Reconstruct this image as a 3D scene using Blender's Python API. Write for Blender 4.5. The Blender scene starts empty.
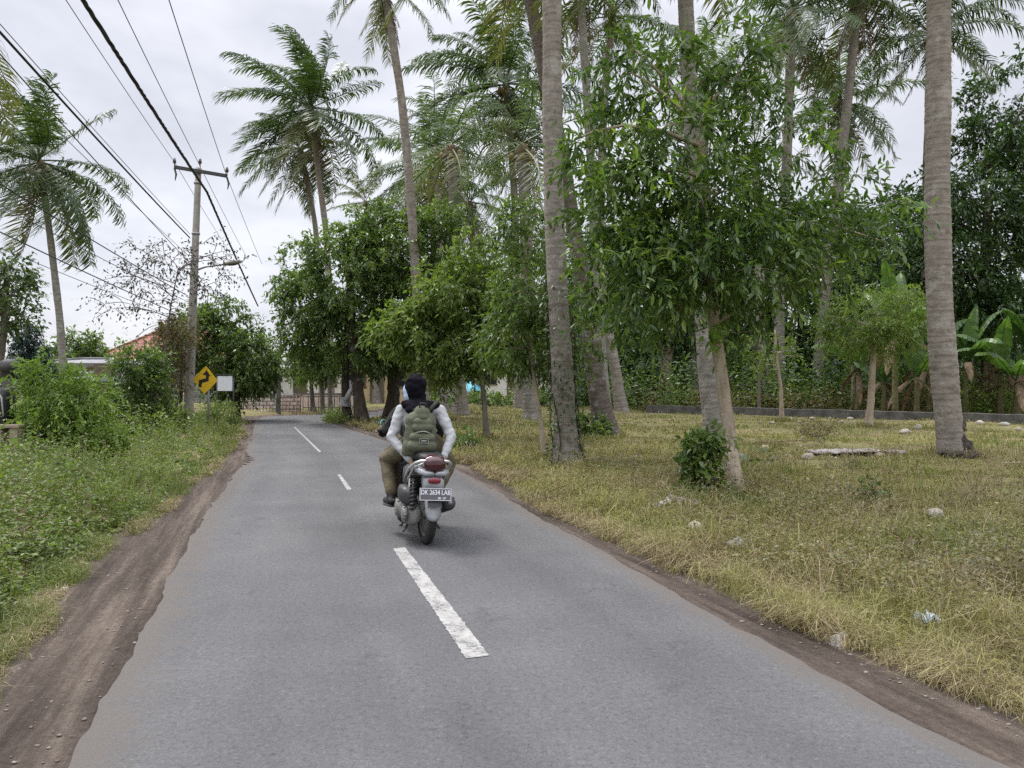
import bpy, math, random
import numpy as np
from mathutils import Vector, Matrix
R = math.radians
random.seed(11)
scene = bpy.context.scene
COL = scene.collection

# ---------------------------------------------------------------- camera maths (used only to measure where things stand)
F, CX, HY, H = 769.0, 512.0, 378.0, 1.55
def P(px, py, Y):
    return np.array([(px - CX) / F * Y, Y, H - (py - HY) / F * Y])
def G(px, py, z=0.0):
    Y = F * (H - z) / (py - HY)
    return P(px, py, Y)

def nrm(v):
    v = np.asarray(v, float)
    return v / np.maximum(np.linalg.norm(v, axis=-1, keepdims=True), 1e-9)

# ---------------------------------------------------------------- mesh builder
class MB:
    def __init__(s):
        s.v, s.f, s.n = [], {}, 0
    def add(s, v, f):
        v = np.asarray(v, np.float32).reshape(-1, 3)
        f = np.asarray(f, np.int64)
        s.f.setdefault(f.shape[1], []).append(f + s.n)
        s.v.append(v); s.n += len(v)
        return s
    def ngon(s, idx):
        s.f.setdefault(len(idx), []).append(np.asarray([idx], np.int64))
    def tube(s, pts, rad, n=8, caps=True, seed=None, rough=0.0):
        pts = np.asarray(pts, float); k = len(pts)
        rad = np.broadcast_to(np.asarray(rad, float), (k,))
        t = nrm(np.gradient(pts, axis=0))
        up = np.array([0, 0, 1.0]) if abs(t[0][2]) < .9 else np.array([1.0, 0, 0])
        a = nrm(np.cross(t[0], up)); A = []
        for i in range(k):
            a = nrm(a - t[i] * np.dot(a, t[i])); A.append(a)
        A = np.array(A); B = np.cross(t, A)
        th = np.arange(n) * 2 * np.pi / n
        rr = rad[:, None] * np.ones(n)
        if rough:
            rr = rr * (1 + np.random.default_rng(seed or 1).normal(0, rough, rr.shape))
        v = pts[:, None, :] + rr[..., None] * (np.cos(th)[None, :, None] * A[:, None, :] + np.sin(th)[None, :, None] * B[:, None, :])
        i = np.arange(k - 1)[:, None] * n; j = np.arange(n)[None, :]; j2 = (j + 1) % n
        f = np.stack([i + j, i + j2, i + n + j2, i + n + j], -1).reshape(-1, 4)
        base = s.n
        s.add(v.reshape(-1, 3), f)
        if caps:
            s.ngon([base + q for q in range(n - 1, -1, -1)])
            s.ngon([base + (k - 1) * n + q for q in range(n)])
        return s
    def box(s, c, size, M=None):
        x, y, z = np.asarray(size, float) / 2
        v = np.array([[-x,-y,-z],[x,-y,-z],[x,y,-z],[-x,y,-z],[-x,-y,z],[x,-y,z],[x,y,z],[-x,y,z]])
        if M is not None: v = v @ np.asarray(M)[:3, :3].T
        s.add(v + np.asarray(c, float), [[3,2,1,0],[4,5,6,7],[0,1,5,4],[1,2,6,5],[2,3,7,6],[3,0,4,7]])
        return s
    def ell(s, c, r, nu=16, nv=10, M=None, noise=0, seed=0):
        r = np.broadcast_to(np.asarray(r, float), (3,))
        ph = np.linspace(0, np.pi, nv + 1)[1:-1]; th = np.arange(nu) * 2 * np.pi / nu
        v = np.stack([np.sin(ph)[:, None] * np.cos(th), np.sin(ph)[:, None] * np.sin(th), np.cos(ph)[:, None] * np.ones(nu)], -1).reshape(-1, 3)
        v = np.vstack([v, [0, 0, 1], [0, 0, -1]])
        if noise:
            v = v * (1 + np.random.default_rng(seed).normal(0, noise, (len(v), 1)))
        v = v * r
        if M is not None: v = v @ np.asarray(M)[:3, :3].T
        m = nv - 1
        i = np.arange(m - 1)[:, None] * nu; j = np.arange(nu)[None, :]; j2 = (j + 1) % nu
        q = np.stack([i + j, i + nu + j, i + nu + j2, i + j2], -1).reshape(-1, 4)
        T, Bt = m * nu, m * nu + 1; jj = np.arange(nu); jn = (jj + 1) % nu
        t = np.vstack([np.stack([np.full(nu, T), jj, jn], -1), np.stack([np.full(nu, Bt), (m - 1) * nu + jn, (m - 1) * nu + jj], -1)])
        base = s.n
        s.add(v + np.asarray(c, float), q)
        s.f.setdefault(3, []).append(t + base)
        return s
    def loft(s, secs, n=16, e=2.5):
        """secs: (centre, half width x, half height z) along y: closed super-ellipse loft"""
        th = np.arange(n) * 2 * np.pi / n
        ct, st = np.cos(th), np.sin(th)
        cx, sx = np.sign(ct) * np.abs(ct) ** (2 / e), np.sign(st) * np.abs(st) ** (2 / e)
        v = np.array([[[c[0] + w * a, c[1], c[2] + h * b] for a, b in zip(cx, sx)] for c, w, h in secs])
        k = len(secs); i = np.arange(k - 1)[:, None] * n; j = np.arange(n)[None, :]; j2 = (j + 1) % n
        base = s.n
        s.add(v.reshape(-1, 3), np.stack([i + j2, i + j, i + n + j, i + n + j2], -1).reshape(-1, 4))
        s.ngon([base + q for q in range(n)]); s.ngon([base + (k - 1) * n + q for q in range(n - 1, -1, -1)])
        return s
    def prism(s, poly, t, M):
        """poly in local xz, thickness along local y (front face at y=-t)"""
        poly = np.asarray(poly, float); n = len(poly)
        a = np.c_[poly[:, 0], np.full(n, -t), poly[:, 1]]; b = np.c_[poly[:, 0], np.zeros(n), poly[:, 1]]
        M = np.asarray(M)
        v = np.vstack([a, b]) @ M[:3, :3].T + M[:3, 3]
        base = s.n
        q = [[i, n + i, n + (i + 1) % n, (i + 1) % n] for i in range(n)]
        s.add(v, q)
        s.ngon([base + i for i in range(n)]); s.ngon([base + n + i for i in range(n - 1, -1, -1)])
        return s
    def torus(s, c, Rr, r, axis=(1, 0, 0), n=40, m=12, sq=1.0):
        ax = nrm(axis); u = nrm(np.cross(ax, [0, 0, 1.0])) if abs(ax[2]) < .9 else np.array([1.0, 0, 0]); w = np.cross(ax, u)
        th = np.arange(n) * 2 * np.pi / n; ph = np.arange(m) * 2 * np.pi / m
        d = np.cos(th)[:, None] * u + np.sin(th)[:, None] * w
        v = np.asarray(c) + d[:, None, :] * (Rr + r * np.cos(ph))[None, :, None] + ax * (r * sq * np.sin(ph))[None, :, None]
        i = np.arange(n)[:, None]; j = np.arange(m)[None, :]
        f = np.stack([i * m + j, ((i + 1) % n) * m + j, ((i + 1) % n) * m + (j + 1) % m, i * m + (j + 1) % m], -1).reshape(-1, 4)
        return s.add(v.reshape(-1, 3), f)
    def mesh(s, name, smooth=True):
        me = bpy.data.meshes.new(name)
        v = np.concatenate(s.v) if s.v else np.zeros((0, 3), np.float32)
        me.vertices.add(len(v)); me.vertices.foreach_set('co', v.astype(np.float32).ravel())
        loops, starts, tot = [], [], 0
        for k, fl in s.f.items():
            f = np.concatenate(fl); loops.append(f.ravel())
            starts.append(tot + np.arange(len(f)) * k); tot += f.size
        lp = np.concatenate(loops).astype(np.int32); st = np.concatenate(starts).astype(np.int32)
        me.loops.add(len(lp)); me.loops.foreach_set('vertex_index', lp)
        me.polygons.add(len(st)); me.polygons.foreach_set('loop_start', st)
        me.polygons.foreach_set('use_smooth', np.full(len(st), smooth))
        me.update(calc_edges=True); me.validate()
        return me
    def build(s, name, mat, parent=None, smooth=True, bevel=0, label=None, auto=None):
        me = s.mesh(name, smooth)
        if mat: me.materials.append(mat)
        o = bpy.data.objects.new(name, me); COL.objects.link(o)
        if parent: o.parent = parent
        if bevel:
            b = o.modifiers.new('bevel', 'BEVEL'); b.width = bevel; b.segments = 2; b.limit_method = 'ANGLE'
        if auto:
            me.polygons.foreach_set('use_smooth', np.full(len(me.polygons), True))
            me.set_sharp_from_angle(angle=R(auto))
        if label: o['label'] = label
        return o

def tag(o, label=None, cat=None, group=None, kind=None):
    if label: o['label'] = label
    if cat: o['category'] = cat
    if group: o['group'] = group
    if kind: o['kind'] = kind
    return o
def thing(name, label, cat, loc=(0, 0, 0), rz=0.0, group=None):
    o = bpy.data.objects.new(name, None); COL.objects.link(o)
    o.empty_display_size = .2
    o.location = [float(q) for q in loc]; o.rotation_euler = (0, 0, rz)
    return tag(o, label, cat, group)

# ---------------------------------------------------------------- materials
def newmat(name):
    m = bpy.data.materials.new(name); m.use_nodes = True
    nt = m.node_tree; b = nt.nodes['Principled BSDF']
    return m, nt, b
def node(nt, t, **kw):
    n = nt.nodes.new(t)
    for k, v in kw.items():
        if k.startswith('_'): setattr(n, k[1:], v)
        else: n.inputs[k].default_value = v
    return n
def ramp(nt, stops):
    n = nt.nodes.new('ShaderNodeValToRGB'); cr = n.color_ramp
    while len(cr.elements) > 1: cr.elements.remove(cr.elements[0])
    cr.elements[0].position, cr.elements[0].color = stops[0][0], (*stops[0][1], 1)
    for p, c in stops[1:]:
        e = cr.elements.new(p); e.color = (*c, 1)
    return n
def rough_mat(name, c1, c2, scale=5, rough=.8, bump=.3, bscale=None, metal=0, detail=6, coords='Object', spec=.4, bdist=.02):
    m, nt, b = newmat(name); L = nt.links
    tc = node(nt, 'ShaderNodeTexCoord')
    n = node(nt, 'ShaderNodeTexNoise', Scale=scale, Detail=detail, Roughness=.62)
    L.new(tc.outputs[coords], n.inputs['Vector'])
    r = ramp(nt, [(.3, c1), (.7, c2)]); L.new(n.outputs['Fac'], r.inputs['Fac'])
    L.new(r.outputs['Color'], b.inputs['Base Color'])
    b.inputs['Roughness'].default_value = rough; b.inputs['Metallic'].default_value = metal
    b.inputs['Specular IOR Level'].default_value = spec
    if bump:
        n2 = node(nt, 'ShaderNodeTexNoise', Scale=bscale or scale * 4, Detail=8, Roughness=.65)
        L.new(tc.outputs[coords], n2.inputs['Vector'])
        bp = node(nt, 'ShaderNodeBump', Strength=bump, Distance=bdist)
        L.new(n2.outputs['Fac'], bp.inputs['Height']); L.new(bp.outputs['Normal'], b.inputs['Normal'])
    return m
def leaf_mat(name, stops, trans=.3, rough=.45, clump=.9, spec=.35, tcol=(1.0, 1.15, .45)):
    """leaf-to-leaf hue variation plus variation from clump to clump; thin translucent leaf"""
    m, nt, b = newmat(name); L = nt.links
    g = node(nt, 'ShaderNodeNewGeometry'); tc = node(nt, 'ShaderNodeTexCoord')
    n = node(nt, 'ShaderNodeTexNoise', Scale=clump, Detail=3)
    L.new(tc.outputs['Object'], n.inputs['Vector'])
    mr = node(nt, 'ShaderNodeMapRange'); mr.inputs[1].default_value = .3; mr.inputs[2].default_value = .7
    L.new(n.outputs['Fac'], mr.inputs[0])
    mx = node(nt, 'ShaderNodeMix', _data_type='FLOAT'); mx.inputs[0].default_value = .42
    L.new(g.outputs['Random Per Island'], mx.inputs[2]); L.new(mr.outputs[0], mx.inputs[3])
    r = ramp(nt, stops); L.new(mx.outputs[0], r.inputs['Fac'])
    L.new(r.outputs['Color'], b.inputs['Base Color'])
    b.inputs['Roughness'].default_value = rough; b.inputs['Specular IOR Level'].default_value = spec
    tr = node(nt, 'ShaderNodeBsdfTranslucent')
    mc = node(nt, 'ShaderNodeMix', _data_type='RGBA', _blend_type='MULTIPLY'); mc.inputs[0].default_value = 1
    mc.inputs[7].default_value = (*[q * 1.2 for q in tcol], 1); L.new(r.outputs['Color'], mc.inputs[6]); L.new(mc.outputs[2], tr.inputs['Color'])
    ms = node(nt, 'ShaderNodeMixShader', Fac=trans)
    L.new(b.outputs[0], ms.inputs[1]); L.new(tr.outputs[0], ms.inputs[2])
    L.new(ms.outputs[0], nt.nodes['Material Output'].inputs['Surface'])
    return m
def bark_mat(name, c1, c2, c3, ring=0.0, ringscale=5, scale=6, bump=.6):
    m, nt, b = newmat(name); L = nt.links
    tc = node(nt, 'ShaderNodeTexCoord')
    mp = node(nt, 'ShaderNodeMapping'); mp.inputs['Scale'].default_value = (1, 1, .35 if not ring else 1.6)
    L.new(tc.outputs['Object'], mp.inputs['Vector'])
    n = node(nt, 'ShaderNodeTexNoise', Scale=scale, Detail=9, Roughness=.68); L.new(mp.outputs[0], n.inputs['Vector'])
    r = ramp(nt, [(.28, c1), (.5, c2), (.74, c3)]); L.new(n.outputs['Fac'], r.inputs['Fac'])
    col = r.outputs['Color']; hgt = n.outputs['Fac']
    if ring:
        w = node(nt, 'ShaderNodeTexWave', Scale=ringscale, Distortion=2.2, Detail=3, _wave_type='BANDS', _bands_direction='Z', _wave_profile='SAW')
        w.inputs['Detail Scale'].default_value = 1.3
        L.new(tc.outputs['Object'], w.inputs['Vector'])
        rr = ramp(nt, [(.0, (1 - ring,) * 3), (.16, (1, 1, 1)), (1.0, (.9, .9, .9))]); L.new(w.outputs['Fac'], rr.inputs['Fac'])
        mx = node(nt, 'ShaderNodeMix', _data_type='RGBA', _blend_type='MULTIPLY'); mx.inputs[0].default_value = 1
        L.new(col, mx.inputs[6]); L.new(rr.outputs[0], mx.inputs[7]); col = mx.outputs[2]
        ad = node(nt, 'ShaderNodeMath', _operation='MULTIPLY_ADD'); L.new(w.outputs['Fac'], ad.inputs[0]); ad.inputs[1].default_value = .5
        L.new(n.outputs['Fac'], ad.inputs[2]); hgt = ad.outputs[0]
    # lichen patches
    n3 = node(nt, 'ShaderNodeTexNoise', Scale=2.3, Detail=5, Roughness=.7); L.new(tc.outputs['Object'], n3.inputs['Vector'])
    r3 = ramp(nt, [(.56, (0, 0, 0)), (.64, (.8, .8, .8))]); L.new(n3.outputs['Fac'], r3.inputs['Fac'])
    mx2 = node(nt, 'ShaderNodeMix', _data_type='RGBA'); L.new(r3.outputs[0], mx2.inputs[0]); L.new(col, mx2.inputs[6])
    mx2.inputs[7].default_value = (*[.55 * a + .45 * q for a, q in zip(c3, (.36, .36, .33))], 1)
    n4 = node(nt, 'ShaderNodeTexNoise', Scale=11, Detail=6, Roughness=.75); L.new(tc.outputs['Object'], n4.inputs['Vector'])
    r4 = ramp(nt, [(.30, (.38, .36, .34)), (.41, (1, 1, 1)), (.70, (1, 1, 1)), (.8, (1.25, 1.25, 1.22))]); L.new(n4.outputs['Fac'], r4.inputs['Fac'])
    mx3 = node(nt, 'ShaderNodeMix', _data_type='RGBA', _blend_type='MULTIPLY'); mx3.inputs[0].default_value = 1; L.new(mx2.outputs[2], mx3.inputs[6]); L.new(r4.outputs[0], mx3.inputs[7])
    L.new(mx3.outputs[2], b.inputs['Base Color'])
    bp = node(nt, 'ShaderNodeBump', Strength=bump, Distance=.03); L.new(hgt, bp.inputs['Height']); L.new(bp.outputs[0], b.inputs['Normal'])
    b.inputs['Roughness'].default_value = .88; b.inputs['Specular IOR Level'].default_value = .25
    return m

M = {}
M['palm_bark'] = bark_mat('palm_bark', (.15, .128, .11), (.27, .238, .208), (.38, .345, .305), ring=.42, ringscale=2.6)
M['palm_bark_dark'] = bark_mat('palm_bark_dark', (.07, .055, .046), (.14, .115, .10), (.24, .21, .19), ring=.4, ringscale=2.6)
M['palm_bark_pale'] = bark_mat('palm_bark_pale', (.13, .12, .105), (.25, .235, .21), (.38, .36, .33), ring=.3, ringscale=2.4)
M['pale_bark'] = bark_mat('pale_bark', (.21, .165, .12), (.36, .295, .22), (.45, .40, .32), scale=9, bump=.4)
M['dark_bark'] = bark_mat('dark_bark', (.03, .024, .018), (.065, .05, .038), (.11, .09, .07), scale=8)
M['twig_purple'] = rough_mat('twig_purple', (.085, .06, .065), (.17, .13, .135), 8, .9, .3)
M['grey_bark'] = bark_mat('grey_bark', (.08, .07, .055), (.15, .13, .11), (.23, .205, .18), scale=8)
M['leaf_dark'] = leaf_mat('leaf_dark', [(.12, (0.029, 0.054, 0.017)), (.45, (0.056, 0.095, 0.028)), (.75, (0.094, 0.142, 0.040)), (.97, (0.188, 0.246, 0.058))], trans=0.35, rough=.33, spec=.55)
M['leaf_mid'] = leaf_mat('leaf_mid', [(.1, (0.054, 0.087, 0.026)), (.5, (0.104, 0.162, 0.044)), (.8, (0.159, 0.220, 0.059)), (.98, (0.242, 0.295, 0.072))], trans=0.42, rough=.33, spec=.55)
M['leaf_light'] = leaf_mat('leaf_light', [(.1, (0.072, 0.109, 0.030)), (.5, (0.132, 0.188, 0.048)), (.85, (0.190, 0.246, 0.062)), (1, (0.275, 0.304, 0.078))], trans=0.46)
M['leaf_front'] = leaf_mat('leaf_front', [(.1, (0.038, 0.074, 0.021)), (.42, (0.074, 0.129, 0.035)), (.70, (0.125, 0.192, 0.046)), (.88, (0.217, 0.290, 0.062)), (1, (0.339, 0.377, 0.076))], trans=0.46, rough=.33, spec=.55)
M['leaf_sprig'] = leaf_mat('leaf_sprig', [(.1, (.11, .20, .03)), (.6, (.19, .30, .045)), (1, (.30, .38, .07))], trans=.4, rough=.4)
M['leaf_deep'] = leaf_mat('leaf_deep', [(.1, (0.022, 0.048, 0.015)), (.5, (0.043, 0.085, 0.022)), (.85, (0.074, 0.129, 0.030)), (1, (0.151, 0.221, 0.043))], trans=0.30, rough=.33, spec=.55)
M['leaf_dry'] = leaf_mat('leaf_dry', [(.1, (0.072, 0.054, 0.030)), (.5, (0.144, 0.120, 0.054)), (.9, (0.216, 0.192, 0.072))], trans=.3, tcol=(1, .95, .6))
M['leaf_lime'] = leaf_mat('leaf_lime', [(.1, (.09, .145, .03)), (.5, (.155, .235, .05)), (.85, (.21, .29, .065)), (1, (.29, .33, .09))], trans=.42, rough=.45)
M['leaf_purple'] = leaf_mat('leaf_purple', [(.1, (.030, .035, .024)), (.6, (.055, .065, .035)), (1, (.10, .10, .05))], trans=.2, tcol=(1, .9, .7))
M['leaf_cypress'] = leaf_mat('leaf_cypress', [(.1, (.008, .026, .024)), (.6, (.016, .044, .036)), (1, (.03, .07, .05))], trans=.15, tcol=(.9, 1, .7))
M['frond'] = leaf_mat('frond', [(.1, (0.031, 0.057, 0.018)), (.5, (0.056, 0.093, 0.029)), (.85, (0.093, 0.138, 0.041)), (1, (0.143, 0.183, 0.053))], trans=.3, rough=.4, clump=.5, tcol=(1, 1.1, .5))
M['frond_far'] = leaf_mat('frond_far', [(.1, (0.049, 0.083, 0.035)), (.5, (0.080, 0.122, 0.047)), (.85, (0.116, 0.162, 0.060)), (1, (0.159, 0.197, 0.077))], trans=.34, rough=.45, clump=.5, tcol=(1, 1.1, .6))
M['frond_old'] = leaf_mat('frond_old', [(.1, (0.073, 0.091, 0.031)), (.5, (0.128, 0.149, 0.052)), (1, (0.200, 0.214, 0.091))], trans=.35, clump=.5, tcol=(1, 1, .5))
M['frond_dead'] = leaf_mat('frond_dead', [(.1, (.09, .06, .035)), (.5, (.17, .12, .075)), (1, (.27, .20, .13))], trans=.2, clump=.5, rough=.8, tcol=(1, .9, .7))
M['banana_leaf'] = leaf_mat('banana_leaf', [(.1, (0.047, 0.095, 0.029)), (.5, (0.088, 0.162, 0.043)), (1, (0.162, 0.243, 0.060))], trans=.4, rough=.35)
M['banana_stem'] = rough_mat('banana_stem', (.06, .045, .025), (.16, .15, .06), 6, .7)
M['grass'] = leaf_mat('grass', [(.02, (0.140, 0.109, 0.057)), (.3, (0.216, 0.209, 0.082)), (.6, (0.280, 0.271, 0.101)), (.85, (0.381, 0.349, 0.151)), (1, (0.507, 0.434, 0.218))], trans=.3, clump=.35, rough=.6, tcol=(1, 1, .6))
M['straw'] = leaf_mat('straw', [(.05, (0.159, 0.119, 0.071)), (.5, (0.291, 0.242, 0.138)), (.9, (0.416, 0.344, 0.223)), (1, (0.521, 0.442, 0.325))], trans=.3, clump=.6, rough=.7, tcol=(1, 1, .7))
M['grass_green'] = leaf_mat('grass_green', [(.05, (0.089, 0.104, 0.038)), (.5, (0.156, 0.181, 0.062)), (.9, (0.208, 0.238, 0.068)), (1, (0.311, 0.302, 0.122))], trans=.35, clump=.5, rough=.55)
M['weed'] = leaf_mat('weed', [(.05, (0.063, 0.095, 0.026)), (.45, (0.127, 0.175, 0.046)), (.8, (0.194, 0.239, 0.071)), (1, (0.308, 0.320, 0.109))], trans=.35, clump=.7)
M['field_weed'] = leaf_mat('field_weed', [(.05, (.09, .085, .035)), (.45, (.16, .16, .06)), (.8, (.23, .22, .095)), (1, (.36, .31, .17))], trans=.35, clump=.7, tcol=(1, 1, .6))
M['field_weed_grey'] = leaf_mat('field_weed_grey', [(.05, (.08, .085, .055)), (.5, (.145, .155, .095)), (1, (.25, .25, .17))], trans=.3, clump=.7, tcol=(1, 1, .7))
M['weed_dry'] = leaf_mat('weed_dry', [(.05, (0.064, 0.044, 0.024)), (.5, (0.122, 0.090, 0.047)), (1, (0.219, 0.185, 0.084))], trans=.25, clump=.7, tcol=(1, .95, .7))

# ---------------------------------------------------------------- foliage helpers
LEAF4 = (np.array([[0, 0, 0], [.45, .5, .16], [1, 0, -.05], [.45, -.5, .16]]), np.array([[0, 2, 1], [0, 3, 2]]))
LEAF6 = (np.array([[0, 0, 0], [.3, .42, .10], [.68, .36, .04], [1.0, 0, -.16], [.3, -.42, .10], [.68, -.36, .04], [.5, 0, -.02]]),
         np.array([[0, 6, 1], [1, 6, 2], [2, 6, 3], [0, 4, 6], [4, 5, 6], [5, 3, 6]]))
def leaves(mb, pos, axis, up, ln, wd, tmpl=LEAF4):
    pos = np.asarray(pos); axis = nrm(axis); N = len(pos)
    if N == 0: return
    side = nrm(np.cross(up, axis)); w = np.cross(axis, side)
    ln = np.broadcast_to(ln, (N,)); wd = np.broadcast_to(wd, (N,))
    T, Fc = tmpl
    v = pos[:, None] + T[None, :, 0:1] * (ln[:, None, None] * axis[:, None]) + T[None, :, 1:2] * (wd[:, None, None] * side[:, None]) + T[None, :, 2:3] * (wd[:, None, None] * w[:, None])
    k = len(T)
    f = (Fc[None] + (np.arange(N) * k)[:, None, None]).reshape(-1, Fc.shape[1])
    mb.add(v.reshape(-1, 3), f)

def lobe_points(lobes, n, rng, shell=.45):
    vol = np.array([np.prod(r) for c, r in lobes]) ** .75; vol /= vol.sum()
    k = rng.choice(len(lobes), n, p=vol)
    d = nrm(rng.normal(size=(n, 3)))
    rr = (shell ** 3 + (1 - shell ** 3) * rng.random(n)) ** (1 / 3) * rng.normal(1, .07, n)
    c = np.array([lobes[i][0] for i in k]); r = np.array([lobes[i][1] for i in k])
    return c + d * r * rr[:, None], d

def grow(trunk, tips, rng, fork=.35, r_limb=.05, seg=4, n_main=10, rmin=.003):
    """connect every tip to the nearest branch already grown; returns list of (pts, radii)"""
    trunk = np.asarray(trunk, float)
    i0 = int(len(trunk) * fork)
    nodes = trunk[i0:].copy(); nrad = np.full(len(nodes), r_limb)
    cen = trunk[i0:]
    order = np.argsort(np.min(np.linalg.norm(tips[:, None] - cen[None], axis=2), axis=1) + rng.random(len(tips)) * .3)
    main = rng.choice(len(tips), min(n_main, len(tips)), replace=False)
    order = np.concatenate([main, [q for q in order if q not in set(main)]]).astype(int)
    out = {}
    for c, k in enumerate(order):
        t = tips[k]
        dv = t - nodes; dist = np.linalg.norm(dv, axis=1)
        cost = dist + np.maximum(0, nodes[:, 2] - t[2]) * .6
        if c < n_main: cost = cost + (np.arange(len(nodes)) >= len(cen)) * 5
        j = int(np.argmin(cost)); a = nodes[j]
        s = np.linspace(0, 1, seg + 1)[:, None]
        L = dist[j]
        bow = np.array([0, 0, 1.0]) * .13 * L + rng.normal(0, .06 * L, 3)
        pts = a + (t - a) * s + bow * np.sin(np.pi * s) * (1 - .3 * s)
        if c < n_main: r0, r1 = min(r_limb * .75, nrad[j]), r_limb * .22
        else: r0 = min(nrad[j] * .7, .012 + .012 * L); r1 = max(r0 * .3, rmin)
        rad = r0 + (r1 - r0) * s[:, 0]
        out[k] = (pts, rad)
        nodes = np.vstack([nodes, pts[1:]]); nrad = np.append(nrad, rad[1:])
    return [out[k] for k in range(len(tips))]

def trunk_path(pts, n=24):
    pts = np.asarray(pts, float)
    d = np.r_[0, np.cumsum(np.linalg.norm(np.diff(pts, axis=0), axis=1))]
    t = np.linspace(0, d[-1], n)
    # smooth interpolation
    q = np.stack([np.interp(t, d, pts[:, k]) for k in range(3)], 1)
    for _ in range(3):
        q[1:-1] = .25 * q[:-2] + .5 * q[1:-1] + .25 * q[2:]
    return q

def make_tree(name, label, cat, trunk, r0, r1, lobes, ntips, seed, leaf='leaf_mid', bark='dark_bark', size=.12, aspect=.42, twigs=5, per=9,
              twig_len=.35, group=None, droop=.35, tmpl=LEAF4, fork=.4, shell=.45, limb=None, flare=1.7, extra_trunks=(), rmin=.003):
    rng = np.random.default_rng(seed)
    tp = trunk_path(trunk); base = tp[0].copy(); base[2] = max(base[2], 0) if base[2] < 0 else base[2]
    root = thing(name, label, cat, base, 0, group)
    off = lambda a: np.asarray(a) - base
    tm = MB(); k = len(tp); s = np.linspace(0, 1, k)
    rad = r0 + (r1 - r0) * s; rad = rad * (1 + (flare - 1) * np.exp(-s * 18))
    tp0 = tp.copy(); tp0[0, 2] -= .08
    tm.tube(off(tp0), rad, 10, seed=seed, rough=.05)
    for q in extra_trunks:
        e = trunk_path(q[0]); e[0, 2] -= .05
        tm.tube(off(e), np.linspace(q[1], q[2], len(e)) * (1 + .5 * np.exp(-np.linspace(0, 1, len(e)) * 18)), 9, seed=seed + 1, rough=.05)
    tips, outd = lobe_points(lobes, ntips, rng, shell)
    br = grow(tp, tips, rng, fork, limb or r1, rmin=rmin)
    cm = MB()
    PO, AX, UP = [], [], []
    for i, (pts, rd) in enumerate(br):
        tm.tube(off(pts), rd, 5, caps=False)
        # twiglets along the outer part of the branch, leaves along each twiglet
        t = rng.uniform(.35, 1.0, twigs); t[0] = 1
        ix = t * (len(pts) - 1); a = np.floor(ix).astype(int).clip(0, len(pts) - 2); fr = (ix - a)[:, None]
        org = pts[a] * (1 - fr) + pts[a + 1] * fr
        bd = nrm(pts[-1] - pts[-2])
        td = nrm(bd * .5 + outd[i] * .5 + rng.normal(0, .55, (twigs, 3)) + np.array([0, 0, .1 - droop * .5]))
        tl = twig_len * rng.uniform(.6, 1.3, twigs)
        u = np.linspace(.12, 1, per)[None, :] + rng.normal(0, .04, (twigs, per))
        sag = np.array([0, 0, -1.0]) * (droop * .5)
        pp = org[:, None] + td[:, None] * (u * tl[:, None])[..., None] + sag * ((u ** 2) * tl[:, None])[..., None]
        ax = nrm(td[:, None] * .7 + rng.normal(0, .6, (twigs, per, 3)) + np.array([0, 0, -droop]))
        PO.append(pp.reshape(-1, 3)); AX.append(ax.reshape(-1, 3))
    PO, AX = np.concatenate(PO), np.concatenate(AX)
    UPv = nrm(rng.normal(0, .5, PO.shape) + np.array([0, 0, 1.0]))
    ln = size * rng.uniform(.6, 1.25, len(PO))
    leaves(cm, off(PO), AX, UPv, ln, ln * aspect, tmpl)
    tm.build('trunk', M[bark], root)
    cm.build('crown', M[leaf], root, smooth=False)
    return root

def lob(px, py, Y, rx, ry, rd=None):
    """crown lobe measured at depth Y: centre and radii in metres"""
    s = Y / F
    return (P(px, py, Y), np.array([rx * s, (rd if rd else (rx + ry) / 2) * s, ry * s]))

def make_bush(name, label, cat, base, lobes, n, seed, leaf, size=.08, aspect=.45, twigs=5, per=7, twig_len=.2, group=None, droop=.2, stems=6, tmpl=LEAF4, shell=.3):
    rng = np.random.default_rng(seed); base = np.asarray(base, float)
    root = thing(name, label, cat, base, 0, group)
    tips, outd = lobe_points(lobes, n, rng, shell)
    tips[:, 2] = np.maximum(tips[:, 2], base[2] + .04)
    sm, cm = MB(), MB(); PO, AX = [], []
    foot = base + np.c_[rng.normal(0, .12, (stems, 2)), np.zeros(stems)]
    for i, t in enumerate(tips):
        f = foot[rng.integers(stems)]; s = np.linspace(0, 1, 5)[:, None]
        pts = f + (t - f) * s + np.array([0, 0, .2]) * np.linalg.norm(t - f) * np.sin(np.pi * s) * .5
        if i % 3 == 0: sm.tube(pts - base, np.linspace(.012, .003, 5), 4, caps=False)
        org = pts[-1] + rng.normal(0, .05, (twigs, 3))
        td = nrm(outd[i] * .7 + rng.normal(0, .6, (twigs, 3)) + np.array([0, 0, .25]))
        u = np.linspace(.1, 1, per)[None, :]; tl = twig_len * rng.uniform(.6, 1.3, twigs)
        pp = org[:, None] + td[:, None] * (u * tl[:, None])[..., None] - np.array([0, 0, droop]) * ((u ** 2) * tl[:, None])[..., None]
        PO.append(pp.reshape(-1, 3)); AX.append(nrm(td[:, None] * .6 + rng.normal(0, .6, (twigs, per, 3)) + np.array([0, 0, -droop])).reshape(-1, 3))
    PO, AX = np.concatenate(PO), np.concatenate(AX)
    ln = size * rng.uniform(.6, 1.3, len(PO))
    leaves(cm, PO - base, AX, nrm(rng.normal(0, .5, PO.shape) + np.array([0, 0, 1.0])), ln, ln * aspect, tmpl)
    sm.build('stem', M['grey_bark'], root); cm.build('foliage', M[leaf], root, smooth=False)
    return root

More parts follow.
